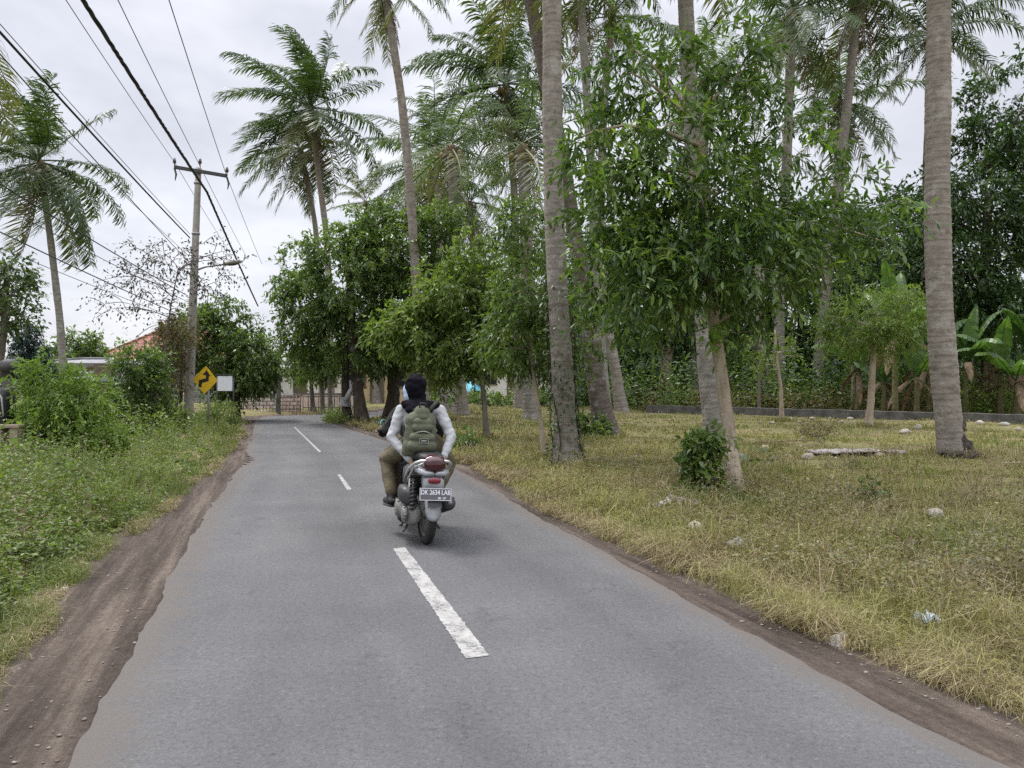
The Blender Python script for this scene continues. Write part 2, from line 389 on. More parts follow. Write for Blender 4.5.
# ---------------------------------------------------------------- palms
def frond_into(mb, base, d, L, droop, wind, rng, nl=42, leaflet=.82, limp=.8, width=.062):
    n = 14; d = nrm(d); lat = nrm(np.cross(d, [.1, .2, 1.0])) * rng.normal(0, .42); p = np.array(base, float); pts = [p.copy()]; ds = [d.copy()]
    for i in range(n):
        p = p + d * (L / n)
        d = nrm(d + (np.array([0, 0, -1.0]) * droop * (.4 + 1.2 * i / n) + wind * (.3 + i / n) + lat) / n)
        pts.append(p.copy()); ds.append(d.copy())
    pts, ds = np.array(pts), np.array(ds)
    mb.tube(pts, np.linspace(.035, .006, n + 1) * L / 4, 4, caps=False)
    t = np.linspace(.13, 1, nl) ** .92; ix = t * n; a = np.floor(ix).astype(int).clip(0, n - 1); fr = (ix - a)[:, None]
    o = pts[a] * (1 - fr) + pts[a + 1] * fr; dd = nrm(ds[a] * (1 - fr) + ds[a + 1] * fr)
    hor = np.cross(dd, np.array([0, 0, 1.0])); hor = np.where(np.linalg.norm(hor, axis=1, keepdims=True) < .15, np.array([1.0, .2, 0]), hor); hor = nrm(hor)
    lift = nrm(np.cross(hor, dd))
    ll = leaflet * (.45 + .75 * np.sin(np.pi * np.clip(t * .86 + .08, 0, 1)) ** .8) * (L / 4)
    for sgn in (-1, 1):
        keep = (rng.random(nl) > .08) & (np.sin(np.arange(nl) * rng.uniform(.5, .9) + rng.uniform(0, 6)) > -.93)
        jit = np.convolve(rng.normal(0, .3, nl + 4), np.ones(5) / 5, 'valid')
        ang = (R(72) - R(40) * t ** 1.5) + rng.normal(0, .12, nl) + jit
        v0 = nrm(hor * sgn * np.sin(ang)[:, None] + dd * np.cos(ang)[:, None] + lift * .12 + rng.normal(0, .09, (nl, 3)))
        g = np.array([0, 0, -1.0]) * (limp * rng.uniform(.7, 1.3, nl))[:, None] + wind * .6
        v1 = nrm(v0 + g * .7); v2 = nrm(v0 + g * 1.9)
        l = (ll * rng.uniform(.7, 1.12, nl))[:, None]
        m1 = o + v0 * l * .33; m2 = m1 + v1 * l * .35; m3 = m2 + v2 * l * .32
        w = (dd * width * .5 * (L / 4))
        V = np.stack([o - w * .5, o + w * .5, m1 + w, m1 - w, m2 + w * .8, m2 - w * .8, m3], 1)[keep]
        k = len(V); q = np.array([[0, 1, 2, 3], [3, 2, 4, 5]]); tt = np.array([[5, 4, 6]])
        b0 = mb.n
        mb.add(V.reshape(-1, 3), (q[None] + (np.arange(k) * 7)[:, None, None]).reshape(-1, 4))
        mb.f.setdefault(3, []).append((tt[None] + (np.arange(k) * 7)[:, None, None]).reshape(-1, 3) + b0)

def make_palm(label, trunk, r0, r1, L, nf, seed, wind=(0, 0, 0), mat='frond', bark='palm_bark', dead=2, nuts=7, lo=-50, flare=1.6, flare_len=.05, old=3, group='coconut palms', nl=66, limp=.95, droop=1.2, base_skirt=0):
    rng = np.random.default_rng(seed); wind = np.asarray(wind, float)
    tp = trunk_path(trunk, 40); base = tp[0].copy()
    root = thing('coconut_palm', label, 'palm tree', base, 0, group)
    s = np.linspace(0, 1, 40); rad = (r0 + (r1 - r0) * s) * (1 + (flare - 1) * np.exp(-s / flare_len))
    rad = rad * (1 + .035 * np.sin(s * 210) + rng.normal(0, .012, 40))
    q = tp - base; q[0, 2] -= .1
    # finer rings
    tt = np.linspace(0, 1, 400); qq = np.stack([np.interp(tt, s, q[:, k]) for k in range(3)], 1); ph_ = np.cumsum(rng.uniform(.22, .48, 400)); rr = np.interp(tt, s, rad) * (1 + .045 * (ph_ % 1 - .5) + rng.normal(0, .006, 400))
    MB().tube(qq, rr, 14, seed=seed, rough=.012).build('trunk', M[bark], root)
    top = q[-1]; ax = nrm(q[-1] - q[-4])
    cb = MB().ell(top - ax * .05, (r1 * 1.35, r1 * 1.35, .32), 10, 8, noise=.08, seed=seed)
    cb.build('crown_shaft', M['frond_dead'], root)
    ga = 2.39996
    for i in range(nf):
        u = (i + .5) / nf
        el = R(76 + (lo - 76) * u ** .9 + rng.normal(0, 7)); az = i * ga + rng.normal(0, .3)
        d = nrm(np.array([math.cos(az) * math.cos(el), math.sin(az) * math.cos(el), math.sin(el)]) + ax * .15)
        mb = MB()
        frond_into(mb, top + ax * (.35 - .3 * u) + d * .08, d, L * rng.uniform(.85, 1.08) * (.8 + .3 * min(1, u * 3)), droop * rng.uniform(.7, 1.25) * (1 - .45 * max(0, u - .6)), wind, rng, nl=nl, limp=limp * rng.uniform(.6, 1.4))
        mb.build('frond', M['frond_old'] if i >= nf - old else M[mat], root, smooth=False)
    for i in range(dead):
        az = rng.uniform(0, 6.28); d = np.array([math.cos(az) * .35, math.sin(az) * .35, -1.0])
        mb = MB(); frond_into(mb, top + ax * -.1, d, L * rng.uniform(.6, .85), .6, wind * .3, rng, nl=int(nl * .7), limp=1.4, leaflet=.55)
        mb.build('dead_frond', M['frond_dead'], root, smooth=False)
    if nuts:
        cm = MB().ell((0, 0, 0), (.11, .11, .14), 10, 8); first = None
        for i in range(nuts):
            az = i * 2.4; p = top + np.array([math.cos(az) * (r1 + .18), math.sin(az) * (r1 + .18), -.12 - .13 * (i % 3)])
            if first is None:
                first = cm.build('coconut', M['nut'], root); o = first
            else:
                o = first.copy(); COL.objects.link(o); o.parent = root
            o.location = p
    return root
M['nut'] = rough_mat('nut', (.10, .12, .03), (.24, .15, .05), 3, .5)

def make_banana(label, base, h, L, nl, seed, group='banana plants', lean=(0, 0)):
    rng = np.random.default_rng(seed); base = np.asarray(base, float)
    root = thing('banana_plant', label, 'banana plant', base, 0, group)
    top = np.array([lean[0], lean[1], h])
    s = np.linspace(0, 1, 8)[:, None]
    MB().tube(np.array([0, 0, -.1]) + (top + np.array([0, 0, .1])) * s, np.linspace(.13, .07, 8), 10, rough=.05, seed=seed).build('stem', M['banana_stem'], root)
    for i in range(nl):
        az = i * 2.4 + rng.normal(0, .3); el = R(rng.uniform(35, 85)) if i < nl - 3 else R(rng.uniform(-55, 5))
        d = np.array([math.cos(az) * math.cos(el), math.sin(az) * math.cos(el), math.sin(el)])
        n = 16; p = top.copy(); pts, ds = [p.copy()], [d.copy()]; ln = L * rng.uniform(.75, 1.1)
        for k in range(n):
            p = p + d * ln / n; d = nrm(d + np.array([0, 0, -1.0]) * (2.2 * (k / n)) / n * 1.6); pts.append(p.copy()); ds.append(d.copy())
        pts, ds = np.array(pts), np.array(ds); mb = MB()
        mb.tube(pts, np.linspace(.03, .006, n + 1), 5, caps=False)
        t = np.linspace(0, 1, n + 1); w = (.34 if i < nl - 3 else .15) * ln / 2.2 * np.sin(np.pi * np.clip((t - .12) / .88, 0, 1) ** .75) ** .6; w[t < .13] = .01
        sd = nrm(np.cross(ds, [0, 0, 1.0]) + 1e-4)
        for sg in (-1, 1):
            for k in range(1, n):
                g1, g2 = rng.uniform(.0, .25, 2)
                a, b = pts[k], pts[k + 1] * (.97) + pts[k] * .03
                dr = np.array([0, 0, -1.0])
                e1 = a + sd[k] * sg * w[k] + dr * w[k] * (.35 + g1) + ds[k] * .05; e2 = b + sd[k + 1] * sg * w[k + 1] + dr * w[k + 1] * (.35 + g1 + .1 * g2) + ds[k] * .03
                m1 = a + sd[k] * sg * w[k] * .55 + np.array([0, 0, .02]); m2 = b + sd[k + 1] * sg * w[k + 1] * .55 + np.array([0, 0, .02])
                mb.add([a, b, m2, m1, e1, e2], [[0, 1, 2, 3], [3, 2, 5, 4]])
        dry = i >= nl - 3
        mb.build('leaf', M['frond_dead'] if dry else M['banana_leaf'], root, smooth=False)
    return root
# ================================================================ camera, sky, light
cam = bpy.data.cameras.new('camera'); co = bpy.data.objects.new('camera', cam); COL.objects.link(co)
co.location = (0, 0, H); co.rotation_euler = (R(90), 0, 0)
cam.sensor_fit = 'HORIZONTAL'; cam.sensor_width = 36; cam.lens = 36 * F / 1024
cam.shift_y = -(384 - HY) / 1024; cam.clip_start = .05; cam.clip_end = 3000
scene.camera = co
SUN_EL, SUN_AZ = R(58), R(-50)          # azimuth measured from +Y towards +X
sd = Vector((math.sin(SUN_AZ) * math.cos(SUN_EL), math.cos(SUN_AZ) * math.cos(SUN_EL), math.sin(SUN_EL)))
sl = bpy.data.lights.new('sun', 'SUN'); sl.energy = 1.5; sl.angle = R(14); sl.color = (1, .96, .9)
so = bpy.data.objects.new('sun', sl); COL.objects.link(so); so.rotation_euler = sd.to_track_quat('Z', 'Y').to_euler(); so.location = (0, 0, 60)

w = bpy.data.worlds.new('World'); scene.world = w; w.use_nodes = True
nt = w.node_tree; L = nt.links; bg = nt.nodes['Background']
sky = node(nt, 'ShaderNodeTexSky', _sky_type='NISHITA', _sun_disc=False, _sun_elevation=SUN_EL, _sun_rotation=SUN_AZ)
tc = node(nt, 'ShaderNodeTexCoord'); sep = node(nt, 'ShaderNodeSeparateXYZ'); L.new(tc.outputs['Generated'], sep.inputs[0])
mp = node(nt, 'ShaderNodeMapping'); mp.inputs['Scale'].default_value = (1, 1, 2.6); L.new(tc.outputs['Generated'], mp.inputs[0])
n1 = node(nt, 'ShaderNodeTexNoise', Scale=2.3, Detail=7, Roughness=.55, Distortion=.35); L.new(mp.outputs[0], n1.inputs['Vector'])
cl = ramp(nt, [(.33, (3.05, 3.12, 3.48)), (.50, (3.8, 3.86, 4.18)), (.66, (4.8, 4.82, 5.05))]); L.new(n1.outputs['Fac'], cl.inputs[0])
# overcast sky: brighter towards the zenith
gr = node(nt, 'ShaderNodeMapRange'); gr.inputs[1].default_value = .42; gr.inputs[2].default_value = 1; gr.inputs[3].default_value = 1; gr.inputs[4].default_value = 4.9
L.new(sep.outputs[2], gr.inputs[0])
ml = node(nt, 'ShaderNodeVectorMath', _operation='SCALE'); L.new(cl.outputs[0], ml.inputs[0]); L.new(gr.outputs[0], ml.inputs['Scale'])
mx = node(nt, 'ShaderNodeMix', _data_type='RGBA'); mx.inputs[0].default_value = .93
L.new(sky.outputs[0], mx.inputs[6]); L.new(ml.outputs[0], mx.inputs[7]); L.new(mx.outputs[2], bg.inputs['Color'])
bg.inputs['Strength'].default_value = .1
vs = scene.view_settings; vs.view_transform = 'Standard'; vs.look = 'None'; vs.exposure = 1.1; vs.gamma = 1; vs.use_curve_mapping = False
scene.render.engine = 'CYCLES'; cy = scene.cycles
cy.max_bounces = 8; cy.diffuse_bounces = 4; cy.glossy_bounces = 2; cy.transmission_bounces = 5; cy.transparent_max_bounces = 4
cy.use_denoising = False
cy.sample_clamp_indirect = 4

# ================================================================ road layout
def gp(l): return np.array([G(*q)[:2] for q in l])
def extend_back(a, y=-8):
    d = a[0] - a[2]; k = (y - a[0, 1]) / d[1]
    return np.vstack([a[0] + d * k, a])
ea = extend_back(gp([(70,768),(132,650),(181,560),(205,515),(223,490),(238,470),(247,452),(251,437),(254,426),(256,419)]))
ea = np.vstack([ea, [(-9.9,31.0),(-9.1,31.9),(-7.5,32.7),(-6.4,34),(-6.0,37),(-6.2,60)]])
eb = extend_back(gp([(1010,768),(738,626),(684,597),(560,530),(500,495),(452,466),(398,445),(346,428),(322,420)]))
eb = np.vstack([eb, [(-6.4,29.3),(-5,30.2),(-3.8,31.8),(-3.2,35),(-3.4,60)]])
sa = extend_back(gp([(0,651),(91,560),(181,492),(210,467),(227,452),(237,436),(243,425),(247,419)]))
sa = np.vstack([sa, [(-10.7,31.3),(-9.6,32.4),(-7.9,33.1),(-6.8,34.3),(-6.4,37),(-6.6,60)]])
sb = extend_back(gp([(1024,724),(796,626),(684,576),(600,534),(555,511),(500,482),(462,461),(408,441),(352,425),(330,419)]))
sb = np.vstack([sb, [(-6.0,28.9),(-4.7,29.9),(-3.4,31.6),(-2.8,35),(-3.0,60)]])
def resample(a, n):
    d = np.r_[0, np.cumsum(np.linalg.norm(np.diff(a, axis=0), axis=1))]
    # denser near the camera
    t = np.linspace(0, 1, n) ** 1.0 * d[-1]
    q = np.stack([np.interp(t, d, a[:, k]) for k in range(2)], 1)
    for _ in range(6): q[1:-1] = .25 * q[:-2] + .5 * q[1:-1] + .25 * q[2:]
    return q
NR = 1900
EA, EB, SA, SB = [resample(a, NR) for a in (ea, eb, sa, sb)]
rg = np.random.default_rng(3)
def wob(n, amp, sm):
    x = rg.normal(size=n + 8 * sm); k = np.hanning(2 * sm + 1); k /= k.sum()
    x = np.convolve(x, k, 'same')[4 * sm:4 * sm + n]; return x / x.std() * amp
wa = wob(NR, .006, 3) + wob(NR, .008, 6) + wob(NR, .010, 12) + wob(NR, .012, 45); wb = wob(NR, .005, 3) + wob(NR, .007, 6) + wob(NR, .010, 12) + wob(NR, .02, 45)
yy = EA[:, 1]
wa += .16 * np.exp(-((yy - 14.6) / .9) ** 2) * (1 + .5 * np.sin(yy * 17))
across = nrm(EB - EA)
EA = EA + across * wa[:, None]; EB = EB - across * wb[:, None]
SA = SA - across * (wob(NR, .012, 3) + wob(NR, .03, 10) + wob(NR, .05, 45))[:, None]; SB = SB + across * (wob(NR, .012, 3) + wob(NR, .025, 10) + wob(NR, .04, 45))[:, None]
CEN = (SA + SB) / 2; CHW = np.linalg.norm(SA - SB, axis=1) / 2
NB = int(np.argmax(CEN[:, 1] > 29.5))
def corridor(x, y):
    """signed distance outside the road corridor (shoulders included)"""
    x = np.atleast_1d(x); y = np.atleast_1d(y); out = np.empty(len(x))
    for i in range(0, len(x), 4000):
        d = np.hypot(x[i:i+4000, None] - CEN[None, ::4, 0], y[i:i+4000, None] - CEN[None, ::4, 1]) - CHW[None, ::4]
        out[i:i+4000] = d.min(1)
    return out
def is_left(x, y):
    return x < np.interp(y, CEN[:NB, 1], CEN[:NB, 0])
def sn(x, y, s, k=0):
    return np.sin(x * s + 1.7 * k + 1.3 * np.sin(y * s * .7 + k)) * np.cos(y * s * 1.1 + .6 * k + 1.1 * np.sin(x * s * .8 + 2 * k))
def terrain(x, y, d=None):
    x = np.asarray(x, float); y = np.asarray(y, float)
    if d is None: d = corridor(x, y)
    lf = is_left(x, y)
    hum = .035 * sn(x, y, 2.1, 1) + .03 * sn(x, y, .8, 2) + .015 * sn(x, y, 5.3, 3)
    z = np.where(lf, .05 + .10 * np.clip(d / 1.5, 0, 1) + hum, .01 + .03 * np.clip(d / .8, 0, 1) + hum * .8)
    t = np.clip(d / .35, 0, 1); t = t * t * (3 - 2 * t)
    return -.07 + (z + .07) * t

# ---- ground sheet
def axis(lo, hi, dlo, dhi, st):
    m = np.arange(dlo, dhi, st); a, b = [dlo], [dhi]; s = st
    while a[-1] > lo: s *= 1.3; a.append(a[-1] - s)
    s = st
    while b[-1] < hi: s *= 1.3; b.append(b[-1] + s)
    return np.r_[a[::-1][:-1], m, b]
gx, gy = axis(-900, 900, -14, 16, .16), axis(-200, 1800, 0, 36, .16)
X, Yg = np.meshgrid(gx, gy); d = corridor(X.ravel(), Yg.ravel())
Z = terrain(X.ravel(), Yg.ravel(), d); far = np.hypot(X.ravel(), Yg.ravel() - 15) > 120; Z[far] = 0
nx, ny = len(gx), len(gy); i = np.arange(ny - 1)[:, None] * nx; j = np.arange(nx - 1)[None]
gm, nt, b = newmat('ground_soil_and_turf'); L = nt.links
tc = node(nt, 'ShaderNodeTexCoord')
na = node(nt, 'ShaderNodeTexNoise', Scale=.55, Detail=8, Roughness=.65); nb = node(nt, 'ShaderNodeTexNoise', Scale=9, Detail=9, Roughness=.7)
L.new(tc.outputs['Object'], na.inputs[0]); L.new(tc.outputs['Object'], nb.inputs[0])
ra = ramp(nt, [(.32, (.13, .10, .066)), (.44, (.19, .16, .085)), (.55, (.185, .175, .08)), (.68, (.14, .15, .06))]); L.new(na.outputs['Fac'], ra.inputs[0])
rb = ramp(nt, [(.3, (.55, .52, .48)), (.55, (1, 1, 1)), (.75, (1.5, 1.4, 1.2))]); L.new(nb.outputs['Fac'], rb.inputs[0])
mx = node(nt, 'ShaderNodeMix', _data_type='RGBA', _blend_type='MULTIPLY'); mx.inputs[0].default_value = 1; L.new(ra.outputs[0], mx.inputs[6]); L.new(rb.outputs[0], mx.inputs[7])
L.new(mx.outputs[2], b.inputs['Base Color']); b.inputs['Roughness'].default_value = .95; b.inputs['Specular IOR Level'].default_value = .1
bp = node(nt, 'ShaderNodeBump', Strength=.8, Distance=.04); L.new(nb.outputs['Fac'], bp.inputs['Height']); L.new(bp.outputs[0], b.inputs['Normal'])
mb = MB().add(np.c_[X.ravel(), Yg.ravel(), Z], np.stack([i + j, i + j + 1, i + nx + j + 1, i + nx + j], -1).reshape(-1, 4))
tag(mb.build('ground', gm), kind='structure')

# ---- asphalt
def strip(name, A, B, zA, zB, mat, nc=14, crown=0, skirt=0, lump=0):
    n = len(A); t = np.linspace(0, 1, nc)
    v = A[:, None] + (B - A)[:, None] * t[None, :, None]
    z = zA + (zB - zA) * t[None, :] + crown * (1 - (2 * t[None, :] - 1) ** 2) + np.zeros((n, 1))
    if lump: z = z + lump * (sn(v[..., 0], v[..., 1], 6, 1) + .8 * sn(v[..., 0], v[..., 1], 13, 2)) * np.sin(np.pi * t)[None]
    m = MB(); V = np.concatenate([v, z[..., None]], -1)
    i = np.arange(n - 1)[:, None] * nc; j = np.arange(nc - 1)[None]
    m.add(V.reshape(-1, 3), np.stack([i + j, i + j + 1, i + nc + j + 1, i + nc + j], -1).reshape(-1, 4))
    if skirt:
        for c, o in ((0, 1), (nc - 1, 0)):
            e = V[:, c]; lo = e - [0, 0, skirt]; k = np.arange(n - 1)
            f = np.stack([k, k + 1, n + k + 1, n + k], -1)
            m.add(np.vstack([e, lo]), f if o else f[:, ::-1])
    me = m.mesh(name)
    d = np.r_[0, np.cumsum(np.linalg.norm(np.diff((A + B) / 2, axis=0), axis=1))]
    uv = me.uv_layers.new(name='along'); vi = np.empty(len(me.loops), np.int32); me.loops.foreach_get('vertex_index', vi)
    U = np.concatenate([np.stack([np.broadcast_to(t[None] * 3.6, (n, nc)), np.broadcast_to(d[:, None], (n, nc))], -1).reshape(-1, 2)] + ([np.tile(np.c_[np.zeros(n), d], (2, 1))] * 2 if skirt else []))
    uv.data.foreach_set('uv', U[vi].astype(np.float32).ravel())
    me.materials.append(mat); o = bpy.data.objects.new(name, me); COL.objects.link(o); return tag(o, kind='structure')

am, nt, b = newmat('worn_asphalt'); L = nt.links
tc = node(nt, 'ShaderNodeTexCoord')
mp = node(nt, 'ShaderNodeMapping'); mp.inputs['Scale'].default_value = (1.0, .09, 1); L.new(tc.outputs['UV'], mp.inputs[0])
ns = node(nt, 'ShaderNodeTexNoise', Scale=1.6, Detail=6, Roughness=.6); L.new(mp.outputs[0], ns.inputs[0])
nl_ = node(nt, 'ShaderNodeTexNoise', Scale=.9, Detail=7, Roughness=.6); L.new(tc.outputs['Object'], nl_.inputs[0])
nf_ = node(nt, 'ShaderNodeTexNoise', Scale=75, Detail=6, Roughness=.85); L.new(tc.outputs['Object'], nf_.inputs[0])
nm_ = node(nt, 'ShaderNodeTexNoise', Scale=22, Detail=6, Roughness=.75); L.new(tc.outputs['Object'], nm_.inputs[0])
r1 = ramp(nt, [(.34, (.065, .065, .069)), (.5, (.087, .0865, .0905)), (.66, (.110, .109, .112))])
ad = node(nt, 'ShaderNodeMath', _operation='ADD'); ml = node(nt, 'ShaderNodeMath', _operation='MULTIPLY'); ml.inputs[1].default_value = .5
L.new(ns.outputs['Fac'], ad.inputs[0]); L.new(nl_.outputs['Fac'], ad.inputs[1]); L.new(ad.outputs[0], ml.inputs[0]); L.new(ml.outputs[0], r1.inputs[0])
r2 = ramp(nt, [(.30, (.50, .50, .51)), (.44, (.88, .88, .88)), (.56, (1.08, 1.08, 1.07)), (.72, (1.6, 1.58, 1.54))]); L.new(nf_.outputs['Fac'], r2.inputs[0])
r3 = ramp(nt, [(.30, (.80, .80, .80)), (.5, (1, 1, 1)), (.70, (1.10, 1.09, 1.07)), (.78, (1.45, 1.42, 1.36))]); L.new(nm_.outputs['Fac'], r3.inputs[0])
npit = node(nt, 'ShaderNodeTexNoise', Scale=34, Detail=4, Roughness=.8); L.new(tc.outputs['Object'], npit.inputs[0])
rpit = ramp(nt, [(.32, (.5, .5, .5)), (.43, (.95, .95, .95)), (.50, (1, 1, 1)), (.58, (1.06, 1.06, 1.05)), (.70, (1.55, 1.53, 1.48))]); L.new(npit.outputs['Fac'], rpit.inputs[0])
trk = node(nt, 'ShaderNodeTexWave', Scale=.19, Distortion=1.2, Detail=3, _bands_direction='X'); trk.inputs['Phase Offset'].default_value = 1.2; L.new(tc.outputs['UV'], trk.inputs[0])
rtk = ramp(nt, [(.15, (.95, .95, .95)), (.8, (1.04, 1.04, 1.04))]); L.new(trk.outputs['Fac'], rtk.inputs[0])
nst = node(nt, 'ShaderNodeTexNoise', Scale=1.7, Detail=5, Roughness=.7); L.new(tc.outputs['Object'], nst.inputs[0]); rst = ramp(nt, [(.28, (.72, .72, .72)), (.38, (1, 1, 1)), (.64, (1, 1, 1)), (.70, (1.12, 1.11, 1.09))]); L.new(nst.outputs['Fac'], rst.inputs[0])
mtk = node(nt, 'ShaderNodeMix', _data_type='RGBA', _blend_type='MULTIPLY'); mtk.inputs[0].default_value = 1; L.new(rtk.outputs[0], mtk.inputs[6]); L.new(rst.outputs[0], mtk.inputs[7])
mtr = node(nt, 'ShaderNodeMix', _data_type='RGBA', _blend_type='MULTIPLY'); mtr.inputs[0].default_value = 1; L.new(r1.outputs[0], mtr.inputs[6]); L.new(mtk.outputs[2], mtr.inputs[7])
m0 = node(nt, 'ShaderNodeMix', _data_type='RGBA', _blend_type='MULTIPLY'); m0.inputs[0].default_value = 1; L.new(mtr.outputs[2], m0.inputs[6]); L.new(rpit.outputs[0], m0.inputs[7])
m1 = node(nt, 'ShaderNodeMix', _data_type='RGBA', _blend_type='MULTIPLY'); m1.inputs[0].default_value = 1; L.new(m0.outputs[2], m1.inputs[6]); L.new(r2.outputs[0], m1.inputs[7])
m2 = node(nt, 'ShaderNodeMix', _data_type='RGBA', _blend_type='MULTIPLY'); m2.inputs[0].default_value = .75; L.new(m1.outputs[2], m2.inputs[6]); L.new(r3.outputs[0], m2.inputs[7])
# hairline cracks
vo = node(nt, 'ShaderNodeTexVoronoi', _feature='DISTANCE_TO_EDGE', Scale=.55)
nd = node(nt, 'ShaderNodeTexNoise', Scale=3.5, Detail=5); L.new(tc.outputs['Object'], nd.inputs[0])
vm = node(nt, 'ShaderNodeVectorMath', _operation='ADD'); L.new(tc.outputs['Object'], vm.inputs[0]); L.new(nd.outputs['Color'], vm.inputs[1]); L.new(vm.outputs[0], vo.inputs['Vector'])
rc = ramp(nt, [(.0, (.42, .41, .40)), (.010, (1, 1, 1))]); L.new(vo.outputs['Distance'], rc.inputs[0])
nk = node(nt, 'ShaderNodeTexNoise', Scale=.5, Detail=3); L.new(tc.outputs['Object'], nk.inputs[0]); rk = ramp(nt, [(.52, (0, 0, 0)), (.62, (.8, .8, .8))]); L.new(nk.outputs['Fac'], rk.inputs[0])
m3 = node(nt, 'ShaderNodeMix', _data_type='RGBA', _blend_type='MULTIPLY'); L.new(rk.outputs[0], m3.inputs[0]); L.new(m2.outputs[2], m3.inputs[6]); L.new(rc.outputs[0], m3.inputs[7])
sx = node(nt, 'ShaderNodeSeparateXYZ'); L.new(tc.outputs['UV'], sx.inputs[0])
ea1 = node(nt, 'ShaderNodeMapRange'); ea1.inputs[1].default_value = .42; ea1.inputs[2].default_value = .0; L.new(sx.outputs[0], ea1.inputs[0])
ea2 = node(nt, 'ShaderNodeMapRange'); ea2.inputs[1].default_value = 3.30; ea2.inputs[2].default_value = 3.6; L.new(sx.outputs[0], ea2.inputs[0])
eam = node(nt, 'ShaderNodeMath', _operation='MAXIMUM'); L.new(ea1.outputs[0], eam.inputs[0]); L.new(ea2.outputs[0], eam.inputs[1])
nde = node(nt, 'ShaderNodeTexNoise', Scale=5, Detail=8, Roughness=.72); L.new(tc.outputs['Object'], nde.inputs[0])
eaa = node(nt, 'ShaderNodeMath', _operation='MULTIPLY_ADD'); eaa.inputs[1].default_value = .55; L.new(eam.outputs[0], eaa.inputs[0]); L.new(nde.outputs['Fac'], eaa.inputs[2])
rde = ramp(nt, [(.66, (0, 0, 0)), (.98, (.85, .85, .85))]); L.new(eaa.outputs[0], rde.inputs[0])
m4 = node(nt, 'ShaderNodeMix', _data_type='RGBA'); L.new(rde.outputs[0], m4.inputs[0]); L.new(m3.outputs[2], m4.inputs[6]); m4.inputs[7].default_value = (.098, .085, .075, 1)
L.new(m4.outputs[2], b.inputs['Base Color']); b.inputs['Roughness'].default_value = .78; b.inputs['Specular IOR Level'].default_value = .35
bp = node(nt, 'ShaderNodeBump', Strength=.5, Distance=.006); L.new(nf_.outputs['Fac'], bp.inputs['Height'])
bp2 = node(nt, 'ShaderNodeBump', Strength=.35, Distance=.03); L.new(nm_.outputs['Fac'], bp2.inputs['Height']); L.new(bp.outputs[0], bp2.inputs['Normal']); L.new(bp2.outputs[0], b.inputs['Normal'])
strip('road', EA, EB, .0, .0, am, 16, crown=.0, skirt=.06)

dm, nt, b = newmat('shoulder_dirt'); L = nt.links
tc = node(nt, 'ShaderNodeTexCoord'); mp0 = node(nt, 'ShaderNodeMapping'); mp0.inputs['Rotation'].default_value = (0, 0, R(-17.5)); L.new(tc.outputs['Object'], mp0.inputs[0])
mp = node(nt, 'ShaderNodeMapping'); mp.inputs['Scale'].default_value = (2.6, .16, 1); L.new(mp0.outputs[0], mp.inputs[0])
ns = node(nt, 'ShaderNodeTexNoise', Scale=2, Detail=8, Roughness=.68, Distortion=.0); L.new(mp.outputs[0], ns.inputs[0])
nb = node(nt, 'ShaderNodeTexNoise', Scale=28, Detail=9, Roughness=.75); L.new(tc.outputs['Object'], nb.inputs[0])
r1 = ramp(nt, [(.36, (.050, .039, .032)), (.5, (.092, .073, .061)), (.62, (.15, .122, .10))]); L.new(ns.outputs['Fac'], r1.inputs[0])
r2 = ramp(nt, [(.3, (.6, .58, .56)), (.52, (1, 1, 1)), (.72, (1.5, 1.45, 1.4))]); L.new(nb.outputs['Fac'], r2.inputs[0])
m1 = node(nt, 'ShaderNodeMix', _data_type='RGBA', _blend_type='MULTIPLY'); m1.inputs[0].default_value = .85; L.new(r1.outputs[0], m1.inputs[6]); L.new(r2.outputs[0], m1.inputs[7])
L.new(m1.outputs[2], b.inputs['Base Color']); b.inputs['Roughness'].default_value = .95; b.inputs['Specular IOR Level'].default_value = .15
bp = node(nt, 'ShaderNodeBump', Strength=.9, Distance=.03); L.new(nb.outputs['Fac'], bp.inputs['Height']); L.new(bp.outputs[0], b.inputs['Normal'])
IN = across * .12
strip('dirt_shoulder', SA - across * .25, EA + IN, -.012, -.022, dm, 14, lump=.004)
strip('dirt_shoulder', EB - IN, SB + across * .22, -.022, -.015, dm, 10, lump=.003)

# ---- worn centre dashes
pm, nt, b = newmat('worn_white_paint'); L = nt.links
tc = node(nt, 'ShaderNodeTexCoord')
mpn = node(nt, 'ShaderNodeMapping'); mpn.inputs['Scale'].default_value = (.8, 1.25, 1); L.new(tc.outputs['Object'], mpn.inputs[0])
n1 = node(nt, 'ShaderNodeTexNoise', Scale=38, Detail=8, Roughness=.85); n2 = node(nt, 'ShaderNodeTexNoise', Scale=7, Detail=4)
L.new(mpn.outputs[0], n1.inputs[0]); L.new(tc.outputs['Object'], n2.inputs[0])
ad = node(nt, 'ShaderNodeMath', _operation='MULTIPLY_ADD'); ad.inputs[1].default_value = .45; L.new(n2.outputs['Fac'], ad.inputs[0]); L.new(n1.outputs['Fac'], ad.inputs[2])
rr = ramp(nt, [(.62, (.095, .093, .096)), (.68, (.22, .215, .205)), (.80, (.32, .315, .30))]); L.new(ad.outputs[0], rr.inputs[0]); L.new(rr.outputs[0], b.inputs['Base Color'])
b.inputs['Roughness'].default_value = .8
